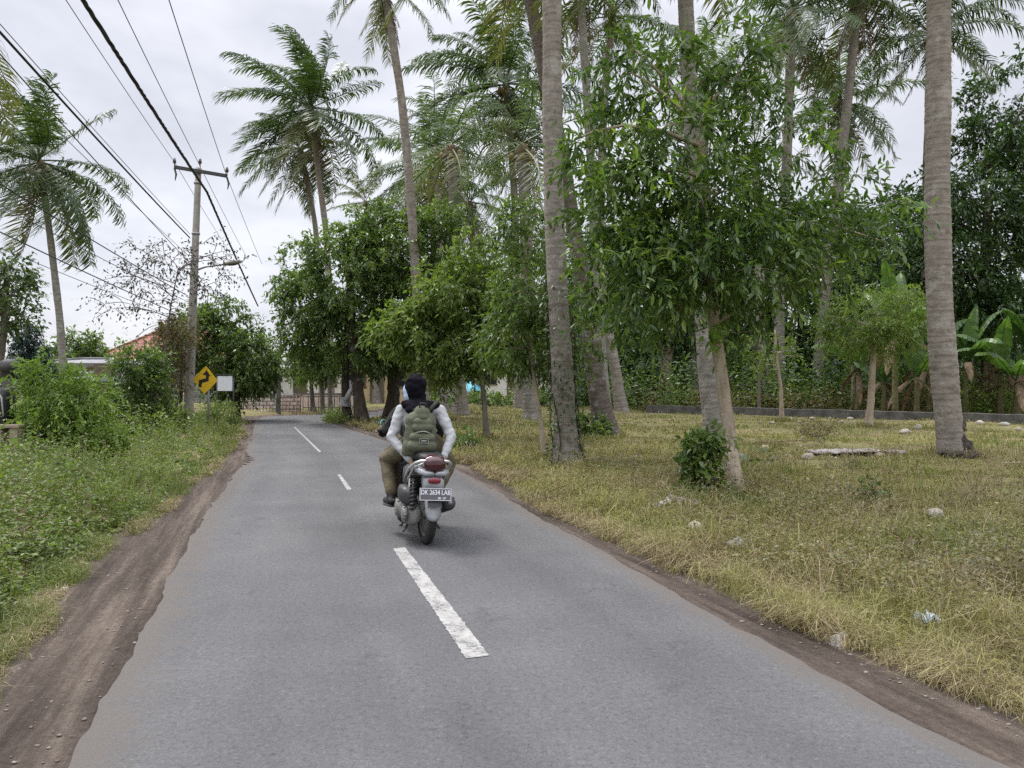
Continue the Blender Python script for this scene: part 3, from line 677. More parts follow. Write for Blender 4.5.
for q in ([(466,659),(489.5,656),(405,547.5),(393,549)], [(347.2,490.5),(351.8,489.7),(340.4,474.5),(337.4,475)], [(319,452.5),(321.4,452),(295,427),(293.8,427.2)]):
    c = np.array([G(*a) for a in q]); t = np.linspace(0, 1, 120)[:, None]
    Lf, Rt = c[0] + (c[3] - c[0]) * t, c[1] + (c[2] - c[1]) * t
    e = rg.normal(0, .0035, (120, 1)) * np.array([1, 0, 0]); Lf = Lf + e; Rt = Rt + rg.normal(0, .0035, (120, 1)) * np.array([1, 0, 0])
    V = np.stack([Lf, Rt], 1).reshape(-1, 3); V[:, 2] = .004; k = np.arange(119) * 2
    tag(MB().add(V, np.stack([k, k + 1, k + 3, k + 2], -1)).build('road_marking', pm), kind='structure')

# ================================================================ grass, weeds and litter underfoot (uncountable)
def blades(mb, pos, h, lean, w, rng):
    N = len(pos); az = rng.uniform(0, 6.283, N); fa = az + rng.normal(0, .6, N)
    dv = np.c_[np.cos(az), np.sin(az), np.zeros(N)]; sv = np.c_[-np.sin(fa), np.cos(fa), np.zeros(N)]
    ln = np.broadcast_to(lean, (N,)) * rng.uniform(.3, 1.5, N)
    m = pos + np.array([0, 0, 1.0]) * (h * .6)[:, None] + dv * (h * ln * .35)[:, None]
    t = pos + np.array([0, 0, 1.0]) * (h * np.clip(1.0 - ln * .45, .12, 1))[:, None] + dv * (h * ln * 1.0)[:, None]
    ww = (w * rng.uniform(.6, 1.3, N))[:, None] * .5
    V = np.stack([pos - sv * ww, pos + sv * ww, m + sv * ww * .8, m - sv * ww * .8, t], 1)
    b0 = np.arange(N)[:, None] * 5; base = mb.n
    mb.add(V.reshape(-1, 3), b0 + np.array([[0, 1, 2, 3]]))
    mb.f.setdefault(3, []).append(b0 + np.array([[3, 2, 4]]) + base)

def sample_view(n, y0, y1, left, rng, pw=1.0, mx=140):
    """points on the ground in the part of the field the photograph looks over, denser near"""
    u = rng.random(n); Y = 1 / ((1 / y0) ** pw + u * ((1 / y1) ** pw - (1 / y0) ** pw)) ** (1 / pw)
    edge = np.interp(Y, CEN[:NB, 1], CEN[:NB, 0])
    lo, hi = (-512 - mx) / F * Y, (512 + mx) / F * Y
    x = lo + rng.random(n) * (edge - lo) if left else edge + rng.random(n) * (hi - edge)
    return x, Y
rgs = np.random.default_rng(21)
def clump(x, y, k, spread, rng):
    n = len(x); X = np.repeat(x, k) + rng.normal(0, 1, n * k) * np.repeat(spread, k); Y = np.repeat(y, k) + rng.normal(0, 1, n * k) * np.repeat(spread, k)
    return X, Y
# right-hand field: short turf with taller uneven patches
x, y = sample_view(26000, 3.0, 40, False, rgs, .55)
d = corridor(x, y); k = d > .0; x, y, d = x[k], y[k], d[k]
patch = sn(x, y, 1.1, 4) + .7 * sn(x, y, 2.7, 5) + rgs.normal(0, .35, len(x))
sp = .05 + .012 * y * .3
keep = sn(x, y, .9, 8) + .6 * sn(x, y, 2.2, 2) + rgs.normal(0, .25, len(x)) > -.85; x, y, d, patch, sp = x[keep], y[keep], d[keep], patch[keep], sp[keep]
X, Yc = clump(x, y, 9, np.minimum(sp, .16), rgs); pt = np.repeat(patch, 9); dd = np.repeat(d, 9)
Zt = terrain(X, Yc); N = len(X)
tall = np.where(dd < 5, 1.0, .65) * (1 + .45 * np.clip(pt, -1, 1.5))
hgt = rgs.uniform(.06, .19, N) * tall
wd = np.maximum(.006, Yc * .0011)
pos = np.c_[X, Yc, Zt - .005]
gsel = (pt + rgs.normal(0, .5, N)) > 1.05
mb = MB(); blades(mb, pos[~gsel], hgt[~gsel], .8, wd[~gsel], rgs); tag(mb.build('grass', M['grass'], smooth=False), 'short yellow-green grass covering the field', kind='stuff')
mb = MB(); blades(mb, pos[gsel], hgt[gsel] * 1.1, .7, wd[gsel], rgs); tag(mb.build('grass', M['grass_green'], smooth=False), 'patches of greener grass in the field', kind='stuff')
# dry straw fringe along both shoulders
def fringe(n, y0, y1, left, spread, h0, h1, seed, name, mat, lean=1.0, patchy=-.25):
    rng = np.random.default_rng(seed)
    t = rng.random(n); e = SA if left else SB
    Yv = 1 / ((1 / y0) ** .6 + t * ((1 / y1) ** .6 - (1 / y0) ** .6)) ** (1 / .6)
    xe = np.interp(Yv, e[:NB, 1], e[:NB, 0]); of = np.abs(rng.normal(0, spread, n)) - .05
    x = xe - of if left else xe + of
    X, Yc = clump(x, Yv, 11, np.full(n, .045), rng); N = len(X)
    tuft = np.repeat(rng.uniform(.5, 1.25, n) * (1 + .5 * sn(x, Yv, 3.1, 2)), 11)
    pk = np.repeat(sn(x, Yv, 1.7, seed) + .8 * sn(x, Yv, 4.1, 2 * seed) + rng.normal(0, .4, n), 11) > patchy
    hh = rng.uniform(h0, h1, N) * tuft; X, Yc, hh, N = X[pk], Yc[pk], hh[pk], int(pk.sum())
    mb = MB(); blades(mb, np.c_[X, Yc, np.maximum(terrain(X, Yc), -.02) - .005], hh, lean, np.maximum(.0042, Yc * .0010), rng)
    return tag(mb.build(name, M[mat], smooth=False), kind='stuff')
fringe(5600, 3, 30, False, .32, .05, .21, 5, 'dry_grass', 'straw', 1.1)['label'] = 'dry straw-coloured grass along the right road edge'
fringe(2600, 3, 30, False, .75, .10, .30, 6, 'dry_grass', 'grass', .9)['label'] = 'olive tufts of grass behind the dry fringe'
fringe(1500, 3, 28, True, .10, .04, .13, 7, 'dry_grass', 'straw', 1.0)['label'] = 'thin dry grass along the left shoulder'
fringe(1700, 3, 28, True, .22, .06, .18, 8, 'grass', 'grass_green', .8)['label'] = 'green grass along the left shoulder'

def weeds(name, label, x, y, h, nleaf, size, mat, seed, aspect=.5, spread=.5):
    rng = np.random.default_rng(seed); n = len(x); z = terrain(x, y)
    mb = MB(); az = rng.uniform(0, 6.28, n); ln = rng.uniform(.05, .45, n) * h
    tip = np.c_[x + np.cos(az) * ln, y + np.sin(az) * ln, z + h]; base = np.c_[x, y, z - .02]
    # stems as thin blades
    sv = np.c_[-np.sin(az), np.cos(az), np.zeros(n)] * np.maximum(.003, y * .0004)[:, None]
    V = np.stack([base - sv, base + sv, tip], 1); mb.add(V.reshape(-1, 3), np.arange(n)[:, None] * 3 + np.array([[0, 1, 2]]))
    u = rng.uniform(.15, 1.05, (n, nleaf)); p = base[:, None] + (tip - base)[:, None] * u[..., None] + rng.normal(0, 1, (n, nleaf, 3)) * (np.array([spread, spread, .25]) * h[:, None, None] * .45)
    p[..., 2] = np.maximum(p[..., 2], z[:, None] + .02)
    ax = nrm(rng.normal(0, 1, (n, nleaf, 3)) * [1, 1, .45] + [0, 0, .05])
    l = (size * rng.uniform(.6, 1.3, (n, nleaf))).ravel()
    leaves(mb, p.reshape(-1, 3), ax.reshape(-1, 3), nrm(rng.normal(0, .45, (n * nleaf, 3)) + [0, 0, 1.0]), l, l * aspect)
    return tag(mb.build(name, M[mat], smooth=False), label, kind='stuff')
rgw = np.random.default_rng(31)
x, y = sample_view(8600, 3.0, 30, True, rgw, .45, 120); d = corridor(x, y); k = d > .03; x, y, d = x[k], y[k], d[k]
hh = (.12 + .34 * np.clip(d / 1.3, 0, 1)) * rgw.uniform(.4, 1.3, len(x)) * (1 + .5 * sn(x, y, 1.4, 1) + .3 * sn(x, y, 3.3, 4))
a = rgw.random(len(x)); s1 = a < .72; s2 = (a >= .72) & (a < .90); s3 = a >= .90
weeds('weeds', 'dense green weeds on the left verge', x[s1], y[s1], hh[s1], 34, .044, 'weed', 1, spread=.75)
weeds('weeds', 'bright broad-leaved weeds on the left verge', x[s2], y[s2], hh[s2] * 1.05, 20, .066, 'leaf_light', 2, .6, spread=.7)
weeds('weeds', 'brownish dry weeds on the left verge', x[s3], y[s3], hh[s3] * 1.15, 18, .05, 'weed_dry', 3)
x, y = sample_view(6200, 3.0, 26, False, rgw, .6, 140); d = corridor(x, y)
pp = sn(x, y, 1.3, 7) + .6 * sn(x, y, 3.1, 3) + 1.0 * np.exp(-((d - 1.9) / 1.2) ** 2) + rgw.normal(0, .5, len(x)); k = (d > .25) & (pp > .25); x, y, d = x[k], y[k], d[k]
hh = rgw.uniform(.10, .30, len(x)) * (1 + .8 * np.exp(-((d - 1.8) / 1.1) ** 2)) * (1 + .4 * sn(x, y, 1.9, 5)); a = rgw.random(len(x)) + .16 * sn(x, y, 1.2, 9); s1 = a < .40; s2 = (a >= .40) & (a < .86); s3 = a >= .86
weeds('weeds', 'withered brown weeds in the field', x[s1], y[s1], hh[s1] * 1.05, 15, .042, 'weed_dry', 4)
weeds('weeds', 'low olive weeds in the field', x[s2], y[s2], hh[s2], 22, .034, 'field_weed', 5)
weeds('weeds', 'grey-green weeds in the field', x[s3], y[s3], hh[s3] * 1.1, 24, .036, 'field_weed_grey', 6)
# tall dry stalks and long grass standing above the rest
x, y = sample_view(1500, 3.0, 14, False, rgw, .5, 140); d = corridor(x, y); k = (d > .2) & (d < 4.5) & (sn(x, y, 1.5, 3) + rgw.normal(0, .5, len(x)) > .1); x, y = x[k], y[k]
weeds('weeds', 'tall withered stalks in the near field', x, y, rgw.uniform(.22, .52, len(x)), 12, .034, 'weed_dry', 8, spread=.3)
x, y = sample_view(900, 3.0, 16, False, rgw, .5, 140); d = corridor(x, y); k = (d > .25); x, y = x[k], y[k]
X, Yc = clump(x, y, 14, np.full(len(x), .06), rgw); mb = MB(); blades(mb, np.c_[X, Yc, terrain(X, Yc)], rgw.uniform(.15, .42, len(X)), 1.0, np.maximum(.0045, Yc * .0009), rgw); tag(mb.build('dry_grass', M['straw'], smooth=False), 'long straw tufts standing in the field', kind='stuff')
x, y = sample_view(1300, 3.0, 26, True, rgw, .5, 120); d = corridor(x, y); k = (d > .12) & (sn(x, y, 1.1, 6) > -.3); x, y = x[k], y[k]
X, Yc = clump(x, y, 13, np.full(len(x), .07), rgw); mb = MB(); blades(mb, np.c_[X, Yc, terrain(X, Yc)], rgw.uniform(.2, .62, len(X)), .75, np.maximum(.006, Yc * .0010), rgw); tag(mb.build('grass', M['grass_green'], smooth=False), 'long grass tufts among the left weeds', kind='stuff')
x, y = sample_view(420, 3.0, 22, True, rgw, .5, 120); d = corridor(x, y); k = (d > .15); x, y = x[k], y[k]
weeds('weeds', 'tall dry stalks among the left weeds', x, y, rgw.uniform(.35, .75, len(x)), 16, .04, 'weed_dry', 9, spread=.3)
# grass gathered round the feet of trunks
bx = np.array([G(*q)[:2] for q in ((953, 459), (567, 468), (607, 437), (717, 441), (738, 491), (868, 429), (546, 461), (487, 441), (782, 423), (705, 497))]); br_ = [.32, .34, .42, .36, .16, .15, .1, .1, .1, .3]
X = np.concatenate([b[0] + (r + np.abs(rgw.normal(0, .10, 170))) * np.cos(np.linspace(0, 6.28, 170)) for b, r in zip(bx, br_)]); Yc = np.concatenate([b[1] + (r + np.abs(rgw.normal(0, .10, 170))) * np.sin(np.linspace(0, 6.28, 170)) for b, r in zip(bx, br_)])
mb = MB(); blades(mb, np.c_[X, Yc, terrain(X, Yc)], rgw.uniform(.08, .28, len(X)), .8, np.maximum(.005, Yc * .0011), rgw); tag(mb.build('grass', M['grass'], smooth=False), 'grass growing round the feet of the trunks', kind='stuff')
# fallen pale leaves and husk scraps lying in the grass
M['scrap'] = leaf_mat('scrap', [(.1, (.22, .17, .11)), (.6, (.36, .31, .23)), (1, (.56, .53, .46))], trans=.1, rough=.8, tcol=(1, .9, .7))
x, y = sample_view(420, 3.5, 40, False, rgw, .25, 140); d = corridor(x, y); k = d > .1; x, y = x[k], y[k]
mb = MB(); l = rgw.uniform(.04, .11, len(x)) * (1 + (y > 12) * .5)
leaves(mb, np.c_[x, y, terrain(x, y) + rgw.uniform(.03, .10, len(x))], rgw.normal(0, 1, (len(x), 3)) * [1, 1, .2], nrm(rgw.normal(0, .3, (len(x), 3)) + [0, 0, 1.0]), l, l * .55)
tag(mb.build('fallen_leaves', M['scrap'], smooth=False), 'pale fallen leaves scattered over the field', kind='stuff')
n = 420; t = rgw.random(n); Yv = 1 / (1 / 2.6 + t * (1 / 20 - 1 / 2.6)); lf = rgw.random(n) < .6
xa = np.where(lf, np.interp(Yv, SA[:NB, 1], SA[:NB, 0]) + rgw.random(n) * .75, np.interp(Yv, SB[:NB, 1], SB[:NB, 0]) - rgw.random(n) * .3)
gb = MB()
for q in range(n):
    r = abs(rgw.normal(0, .0045)) + .003; gb.ell((xa[q], Yv[q], -.016), (r * 1.3, r, r * .55), 6, 4, noise=.15, seed=q)
tag(gb.build('gravel', rough_mat('gravel_stone', (.10, .085, .075), (.26, .225, .20), 25, .9)), 'small loose stones on the dirt shoulders', kind='stuff')
# ================================================================ coconut palms
def tz(p): p = np.array(p, float); p[2] = float(terrain(p[0:1], p[1:2])[0]); return p
def at(px, py): return tz(G(px, py))
def on(px, Y): return tz(P(px, HY + F * H / Y, Y))
PG = 'coconut palms in the grove'
W = (-.6, 0, .1)
# big pale trunk at the right of the field
p0 = at(953, 459); Y = p0[1]
rp = make_palm('thick pale coconut palm with a dark rotten stump foot, right of the grey plank', [p0, P(946, 400, Y), P(939, 300, Y), P(937, 200, Y), P(938, 100, Y), P(939, 0, Y), P(936, -250, Y)], .245, .205, 4.2, 20, 1, W, bark='palm_bark', flare=1.22, flare_len=.02, group=PG)
b0 = p0.copy()
rgk = np.random.default_rng(3)
rk = MB().ell((.05, -.04, .04), (.42, .38, .13), 26, 8, noise=.10, seed=4)
for q_ in range(26):
    a_ = rgk.uniform(-1.2, 1.2); z_ = abs(rgk.normal(0, .22)); r_ = .30 - .16 * min(1, z_ / .6)
    rk.ell((r_ * math.cos(a_), r_ * math.sin(a_) * .9, z_), (.09, .09, .11), 9, 7, noise=.16, seed=q_)
rk.build('rotten_stump', rough_mat('rotten_wood', (.030, .022, .019), (.095, .075, .068), 9, .95, bump=.9), rp)
# dark front trunk left of the leafy tree, creeper on its foot
p1 = at(567, 468); Y1 = p1[1]
make_palm('tall dark-footed coconut palm nearest the road, wrapped in creeper', [p1, P(564, 400, Y1), P(558, 300, Y1), P(553, 180, Y1), P(552, 80, Y1), P(552, 0, Y1), P(549, -250, Y1)], .185, .155, 4.0, 20, 2, W, bark='palm_bark', flare=1.7, flare_len=.035, group=PG)
p2 = at(607, 437); Y2 = p2[1]
make_palm('brown coconut palm leaning left with a swollen foot beside a low bush', [p2, P(597, 390, Y2), P(588, 320, Y2), P(581, 270, Y2), P(557, 130, Y2), P(530, 0, Y2), P(512, -110, Y2)], .235, .16, 4.0, 20, 3, W, bark='palm_bark_dark', flare=1.75, flare_len=.05, group=PG)
p3 = on(606, 30); 
make_palm('pale slim coconut palm rising just behind the brown leaning one', [p3, P(600, 330, 30), P(596, 270, 30), P(590, 150, 30), P(584, 50, 30), P(580, -18, 30)], .19, .15, 3.6, 22, 4, W, mat='frond', bark='palm_bark_pale', group=PG, dead=4)
make_palm('curved grey coconut palm far behind the swollen brown trunk', [on(622, 34), P(612, 350, 34), P(606, 320, 34), P(600, 220, 34), P(604, 100, 34), P(612, 20, 34)], .23, .15, 3.6, 18, 5, W, mat='frond', bark='palm_bark', group=PG)
make_palm('pale-footed coconut palm standing behind the leaf-sprigged trunk and bush', [at(717, 441), P(710, 400, 18.9), P(705, 330, 18.9), P(700, 250, 18.9), P(690, 100, 18.9), P(680, -120, 18.9)], .24, .18, 4.0, 18, 6, W, bark='palm_bark_pale', flare=1.45, flare_len=.04, group=PG)
make_palm('very tall thin coconut palm with drooping dry fronds, above the roadside trees', [on(425, 25), P(417, 300, 25), P(411, 200, 25), P(402, 100, 25), P(388, 12, 25), P(384, -14, 25)], .165, .125, 2.2, 17, 7, (-.1, 0, 0), mat='frond', bark='palm_bark', lo=-75, dead=7, old=7, nuts=4, group=PG, limp=1.0, droop=1.5)
# the pair against the sky
make_palm('coconut palm standing alone against the sky, crown combed leftward', [on(331, 40), P(330, 300, 40), P(326, 230, 40), P(318, 170, 40), P(311, 112, 40)], .17, .14, 4.2, 40, 8, (-1.1, 0, .35), mat='frond', bark='palm_bark', lo=-62, dead=4, old=4, group=PG, nl=66)
make_palm('shorter coconut palm overlapping the one against the sky, heavy hanging fronds', [on(322, 43), P(320, 300, 43), P(316, 230, 43), P(308, 180, 43), P(300, 152, 43)], .16, .13, 3.5, 26, 9, (-.3, 0, 0), mat='frond', bark='palm_bark_pale', lo=-80, dead=2, old=3, group=PG, limp=.9)
make_palm('small windswept palm top peeping over the roadside tree', [on(377, 46), P(372, 260, 46), P(366, 205, 46)], .22, .16, 2.3, 14, 10, (-.9, 0, .1), mat='frond_old', bark='palm_bark', lo=-30, dead=2, group=PG, nuts=0)
make_palm('pale yellowish coconut palm behind the very tall thin one', [on(440, 46), P(436, 300, 46), P(430, 172, 46)], .2, .15, 4.4, 36, 11, (-.35, 0, 0), mat='frond_far', bark='palm_bark_pale', lo=-72, dead=3, old=6, group=PG, nl=64)
make_palm('dense coconut palm full of brown nuts, left of the creeper trunk', [on(519, 38), P(517, 300, 38), P(515, 200, 38), P(506, 88, 38)], .2, .16, 4.7, 40, 12, (-.3, 0, .05), mat='frond', bark='palm_bark', lo=-70, dead=4, old=5, nuts=14, group=PG, nl=66)
make_palm('greyish coconut palm low behind the nut-laden one', [on(478, 50), P(476, 300, 50), P(470, 205, 50)], .2, .16, 4.0, 20, 13, (-.2, 0, 0), mat='frond_far', bark='palm_bark', lo=-75, dead=5, old=4, group=PG)
make_palm('coconut palm with a brown skirt of dead fronds, leaning behind the low wall', [on(815, 41), P(821, 330, 41), P(834, 220, 41), P(848, 100, 41), P(856, 20, 41), P(858, -16, 41)], .27, .22, 4.7, 30, 14, W, mat='frond', bark='palm_bark', lo=-60, dead=12, old=5, group=PG)
make_palm('yellowing coconut palm whose crown fans out under the skirted one', [on(842, 50), P(842, 300, 50), P(840, 104, 50)], .24, .18, 4.8, 34, 15, (-.25, 0, 0), mat='frond_far', bark='palm_bark_pale', lo=-75, dead=4, old=8, group=PG)
make_palm('coconut palm spreading open fronds behind the thick pale trunk', [on(922, 42), P(924, 250, 42), P(928, 120, 42), P(931, 38, 42)], .22, .17, 4.3, 28, 16, (.05, 0, .05), mat='frond', bark='palm_bark_dark', lo=-55, dead=2, old=3, group=PG)
make_palm('coconut palm showing its crown above the top of the leafy front tree', [on(778, 40), P(780, 300, 40), P(788, 130, 40), P(792, 14, 40)], .28, .22, 4.6, 26, 17, W, mat='frond_far', bark='palm_bark', lo=-70, dead=4, old=5, group=PG)
make_palm('coconut palm hidden low among the front tree leaves', [on(700, 48), P(702, 300, 48), P(706, 80, 48)], .28, .22, 4.6, 24, 27, W, mat='frond_far', bark='palm_bark', lo=-70, dead=3, old=5, group=PG)
# left of the road
make_palm('coconut palm left of the road by the low sheds, orange nuts in its crown', [on(66, 30), P(60, 320, 30), P(50, 235, 30), P(40, 166, 30)], .15, .11, 3.6, 38, 18, (-1.2, 0, .4), mat='frond', bark='palm_bark_pale', lo=-70, dead=2, old=4, nuts=10, group='coconut palms left of the road', nl=64)
make_palm('near coconut palm of which one frond tip hangs into the upper left corner', [on(-105, 14), P(-98, 200, 14), P(-88, -20, 14)], .2, .15, 2.6, 18, 19, (0, 0, 0), mat='frond_old', bark='palm_bark', lo=-50, dead=1, group='coconut palms left of the road')
# distant bare trunks in the grove
for i, (px, py, w, lb) in enumerate([(445, 411, .16, 'slim distant palm trunk right of the riders, left of the blue tarpaulin'), (461, 416, .26, 'distant palm trunk with a swollen foot in front of the blue tarpaulin'),
                                    (532, 421, .27, 'short-looking pale palm trunk in the shade left of the creeper trunk'), (697, 407, .22, 'far palm trunk in shade between forked pale tree and front tree'), (765, 408, .26, 'far dark palm trunk just right of the front tree behind the wall')]):
    a = at(px, py); Yd = a[1]
    make_palm(lb, [a, P(px - 4, 330, Yd), P(px - 6, 230, Yd), P(px - 10, 150, Yd)], w, w * .7, 3.8, 14, 40 + i, W, mat='frond_far' if px < 600 else 'frond', bark='palm_bark_pale' if i == 2 else 'palm_bark', group='shaded palms deep in the grove', dead=2, old=4, lo=-70, nl=36)

# ================================================================ broadleaf trees
Yf = G(737, 491)[1]
F1 = make_tree('leafy_tree', 'big leafy tree with a pale leaning trunk, dark drooping leaves, front of the field', 'tree',
    [at(735, 496), P(731, 450, Yf), P(724, 395, Yf), P(717, 345, Yf), P(712, 290, Yf), P(706, 210, Yf), P(700, 130, Yf)], .100, .062,
    [lob(705, 230, Yf, 92, 60), lob(660, 258, Yf, 66, 44), lob(760, 252, Yf, 70, 42), lob(690, 175, Yf, 80, 55), lob(622, 195, Yf, 48, 70, 70), lob(795, 228, Yf, 74, 40), lob(680, 85, Yf, 44, 50), lob(625, 268, Yf, 52, 45, 70), lob(712, 272, Yf, 88, 34, 80), lob(845, 190, Yf, 44, 22),
     lob(755, 105, Yf, 30, 40), lob(800, 275, Yf, 44, 22), lob(650, 60, Yf, 36, 40), lob(655, 305, Yf, 66, 30), lob(585, 150, Yf, 22, 60), lob(735, 40, Yf, 34, 30), lob(895, 200, Yf, 30, 12), lob(860, 240, Yf, 40, 14), lob(750, 322, Yf, 46, 14), lob(605, 70, Yf, 22, 40), lob(800, 140, Yf, 26, 26)],
    400, 101, 'leaf_front', 'pale_bark', size=.145, aspect=.33, twigs=6, per=9, twig_len=.46, droop=.5, tmpl=LEAF6, fork=.42, limb=.05, shell=.5)
sp = MB(); rgl = np.random.default_rng(5); k = 46
tpos = P(715, 336, Yf - .16); u = rgl.random(k)
leaves(sp, tpos - np.array(F1.location) + np.c_[rgl.normal(0, .10, k), rgl.normal(-.08, .07, k), rgl.uniform(-.14, .22, k)], nrm(rgl.normal(0, .6, (k, 3)) + [0, -.3, -.7]), nrm(rgl.normal(0, .4, (k, 3)) + [0, -.3, 1]), rgl.uniform(.12, .24, k), rgl.uniform(.045, .075, k), LEAF6)
sp.build('leaf_sprig', M['leaf_sprig'], F1, smooth=False)
for (sx, sy, n) in ((665, 185, 14), (815, 140, 16), (676, 95, 12), (905, 205, 12), (640, 120, 8), (655, 290, 6)):
    sp = MB(); tpos = P(sx, sy, Yf - 1.0) - np.array(F1.location)
    leaves(sp, tpos + rgl.normal(0, .09, (n, 3)), nrm(rgl.normal(0, .7, (n, 3)) + [0, 0, -.3]), nrm(rgl.normal(0, .4, (n, 3)) + [0, -.3, 1]), rgl.uniform(.10, .19, n), rgl.uniform(.035, .06, n), LEAF6)
    sp.build('leaf_sprig', M['leaf_sprig'], F1, smooth=False)

RT = 'roadside trees right of the road'
make_tree('shade_tree', 'large dark roadside tree with two trunks, white cloth tied on one', 'tree', [on(362, 26.5), P(357, 380, 26.5), P(352, 340, 26.5), P(350, 290, 26.5), P(350, 240, 26.5)], .20, .12,
    [lob(345, 275, 26.5, 62, 50), lob(306, 305, 26.5, 34, 30), lob(395, 250, 26.5, 58, 38), lob(345, 335, 26.5, 56, 34), lob(300, 336, 26.5, 24, 20), lob(415, 300, 26.5, 48, 45), lob(372, 225, 26.5, 30, 20), lob(288, 278, 26.5, 14, 10), lob(430, 225, 26.5, 35, 22)],
    760, 102, 'leaf_mid', 'dark_bark', size=.17, aspect=.44, twigs=6, per=10, twig_len=.5, group=RT, droop=.5, shell=.4, limb=.09, extra_trunks=[([on(348, 27), P(345, 390, 27), P(346, 350, 27), P(350, 300, 27)], .17, .1)])
make_tree('shade_tree', 'roadside tree with a thick dark forking trunk left of the riders', 'tree', [at(391, 420), P(394, 390, 28.4), P(392, 350, 28.4), P(388, 300, 28.4)], .25, .15,
    [lob(395, 335, 28.4, 50, 28), lob(372, 350, 28.4, 30, 20), lob(420, 345, 28.4, 30, 18)], 230, 103, 'leaf_mid', 'dark_bark', size=.2, aspect=.42, twigs=5, per=9, twig_len=.5, group=RT, droop=.6)
make_tree('leafy_tree', 'bright green leafy tree with a thin trunk right of the riders', 'tree', [at(487, 441), P(484, 400, 19), P(479, 350, 19), P(473, 300, 19)], .07, .05,
    [lob(462, 295, 19, 55, 34), lob(425, 325, 19, 42, 28), lob(505, 310, 19, 36, 50), lob(470, 345, 19, 50, 26), lob(395, 322, 19, 22, 18), lob(475, 255, 19, 34, 22), lob(440, 365, 19, 24, 14)],
    470, 104, 'leaf_light', 'grey_bark', size=.16, aspect=.42, twigs=5, per=9, twig_len=.42, group=RT, droop=.6, shell=.35)
make_tree('leafy_tree', 'darker small tree on a thin slanting trunk just left of the creeper palm', 'tree', [at(546, 461), P(540, 420, 14.4), P(534, 380, 14.4), P(528, 320, 14.4), P(525, 250, 14.4)], .05, .03,
    [lob(528, 285, 14.4, 30, 55), lob(510, 335, 14.4, 32, 35), lob(540, 345, 14.4, 26, 28), lob(520, 225, 14.4, 26, 24), lob(580, 330, 14.4, 24, 45)],
    230, 105, 'leaf_mid', 'pale_bark', size=.13, aspect=.36, twigs=5, per=8, twig_len=.34, group=RT, droop=.6)
# creeper on the dark trunk
cv = thing('climbing_vine', 'leafy creeper climbing the dark-footed palm trunk', 'vine', p1)
mb = MB(); sm = MB(); n = 900; u = rgl.random(n); az = rgl.uniform(0, 6.28, n); zz = .15 + u * 3.0
cxx = (P(564, 400, Y1)[0] - p1[0]) / 1.1 * np.minimum(zz, 1.2) + np.where(zz > 1.2, (zz - 1.2) * -.055, 0)
pr = .235 + .02 * rgl.random(n) + np.where(zz < .5, (.5 - zz) * .3, 0) + np.where(zz > 2.0, .12 * rgl.random(n), 0)
pp = np.c_[cxx + pr * np.cos(az), pr * np.sin(az), zz]
leaves(mb, pp, nrm(np.c_[np.cos(az), np.sin(az), -.8 * np.ones(n)] + rgl.normal(0, .5, (n, 3))), nrm(np.c_[np.cos(az), np.sin(az), .5 * np.ones(n)]), rgl.uniform(.05, .12, n), rgl.uniform(.03, .06, n))
for q in range(7):
    a = rgl.uniform(0, 6.28); z = np.linspace(0, 2.8, 22); a2 = a + .9 * np.sin(z * 1.3 + q)
    cx = (P(564, 400, Y1)[0] - p1[0]) / 1.1 * np.minimum(z, 1.2) + np.where(z > 1.2, (z - 1.2) * -.055, 0); r = .25 + np.maximum(0, .4 - z) * .32
    sm.tube(np.c_[cx + r * np.cos(a2), r * np.sin(a2), z], .012, 5)
sm.build('stem', M['dark_bark'], cv); mb.build('foliage', M['leaf_dark'], cv, smooth=False)

make_tree('forked_tree', 'pale forked trunk tree at the far edge of the field, left of a thin stake', 'tree', [on(672, 41), P(669, 390, 41), P(666, 370, 41), P(672, 340, 41), P(680, 300, 41)], .30, .14,
    [lob(660, 300, 41, 60, 40), lob(700, 320, 41, 40, 30), lob(640, 345, 41, 30, 28)], 150, 106, 'leaf_deep', 'pale_bark', size=.3, aspect=.45, twigs=5, per=8, twig_len=.8, droop=.5, extra_trunks=[([P(668, 385, 41), P(662, 368, 41), P(664, 345, 41)], .16, .08)])
make_tree('small_tree', 'small feathery tree with a straight pale trunk, before the low wall', 'tree', [at(868, 429), P(871, 400, 23.4), P(873, 360, 23.4), P(876, 330, 23.4)], .115, .08,
    [lob(872, 318, 23.4, 42, 26), lob(906, 308, 23.4, 26, 20), lob(845, 328, 23.4, 24, 22), lob(880, 340, 23.4, 34, 16)], 170, 107, 'leaf_light', 'pale_bark', size=.15, aspect=.26, twigs=6, per=10, twig_len=.5, droop=.5, limb=.04)
make_tree('sapling', 'thin pale sapling with a bare pointed top, left of the low wall middle', 'sapling', [at(782, 423), P(781, 390, 26.5), P(777, 360, 26.5), P(775, 330, 26.5)], .075, .03,
    [lob(770, 360, 26.5, 12, 14), lob(790, 352, 26.5, 12, 12)], 20, 108, 'leaf_light', 'pale_bark', size=.16, twigs=3, per=7, twig_len=.3)
make_tree('sapling', 'slim brown sapling between the front tree and the bare-topped sapling', 'sapling', [on(759, 33), P(759, 380, 33), P(757, 350, 33)], .07, .04, [lob(757, 345, 33, 18, 14)], 26, 109, 'leaf_light', 'grey_bark', size=.2, twigs=3, per=7, twig_len=.4)
make_tree('sapling', 'slim tree beside the small feathery one, behind the wall', 'sapling', [on(853, 35), P(853, 380, 35), P(852, 350, 35)], .10, .05, [lob(850, 340, 35, 18, 20)], 26, 110, 'leaf_mid', 'pale_bark', size=.22, twigs=3, per=7, twig_len=.5)

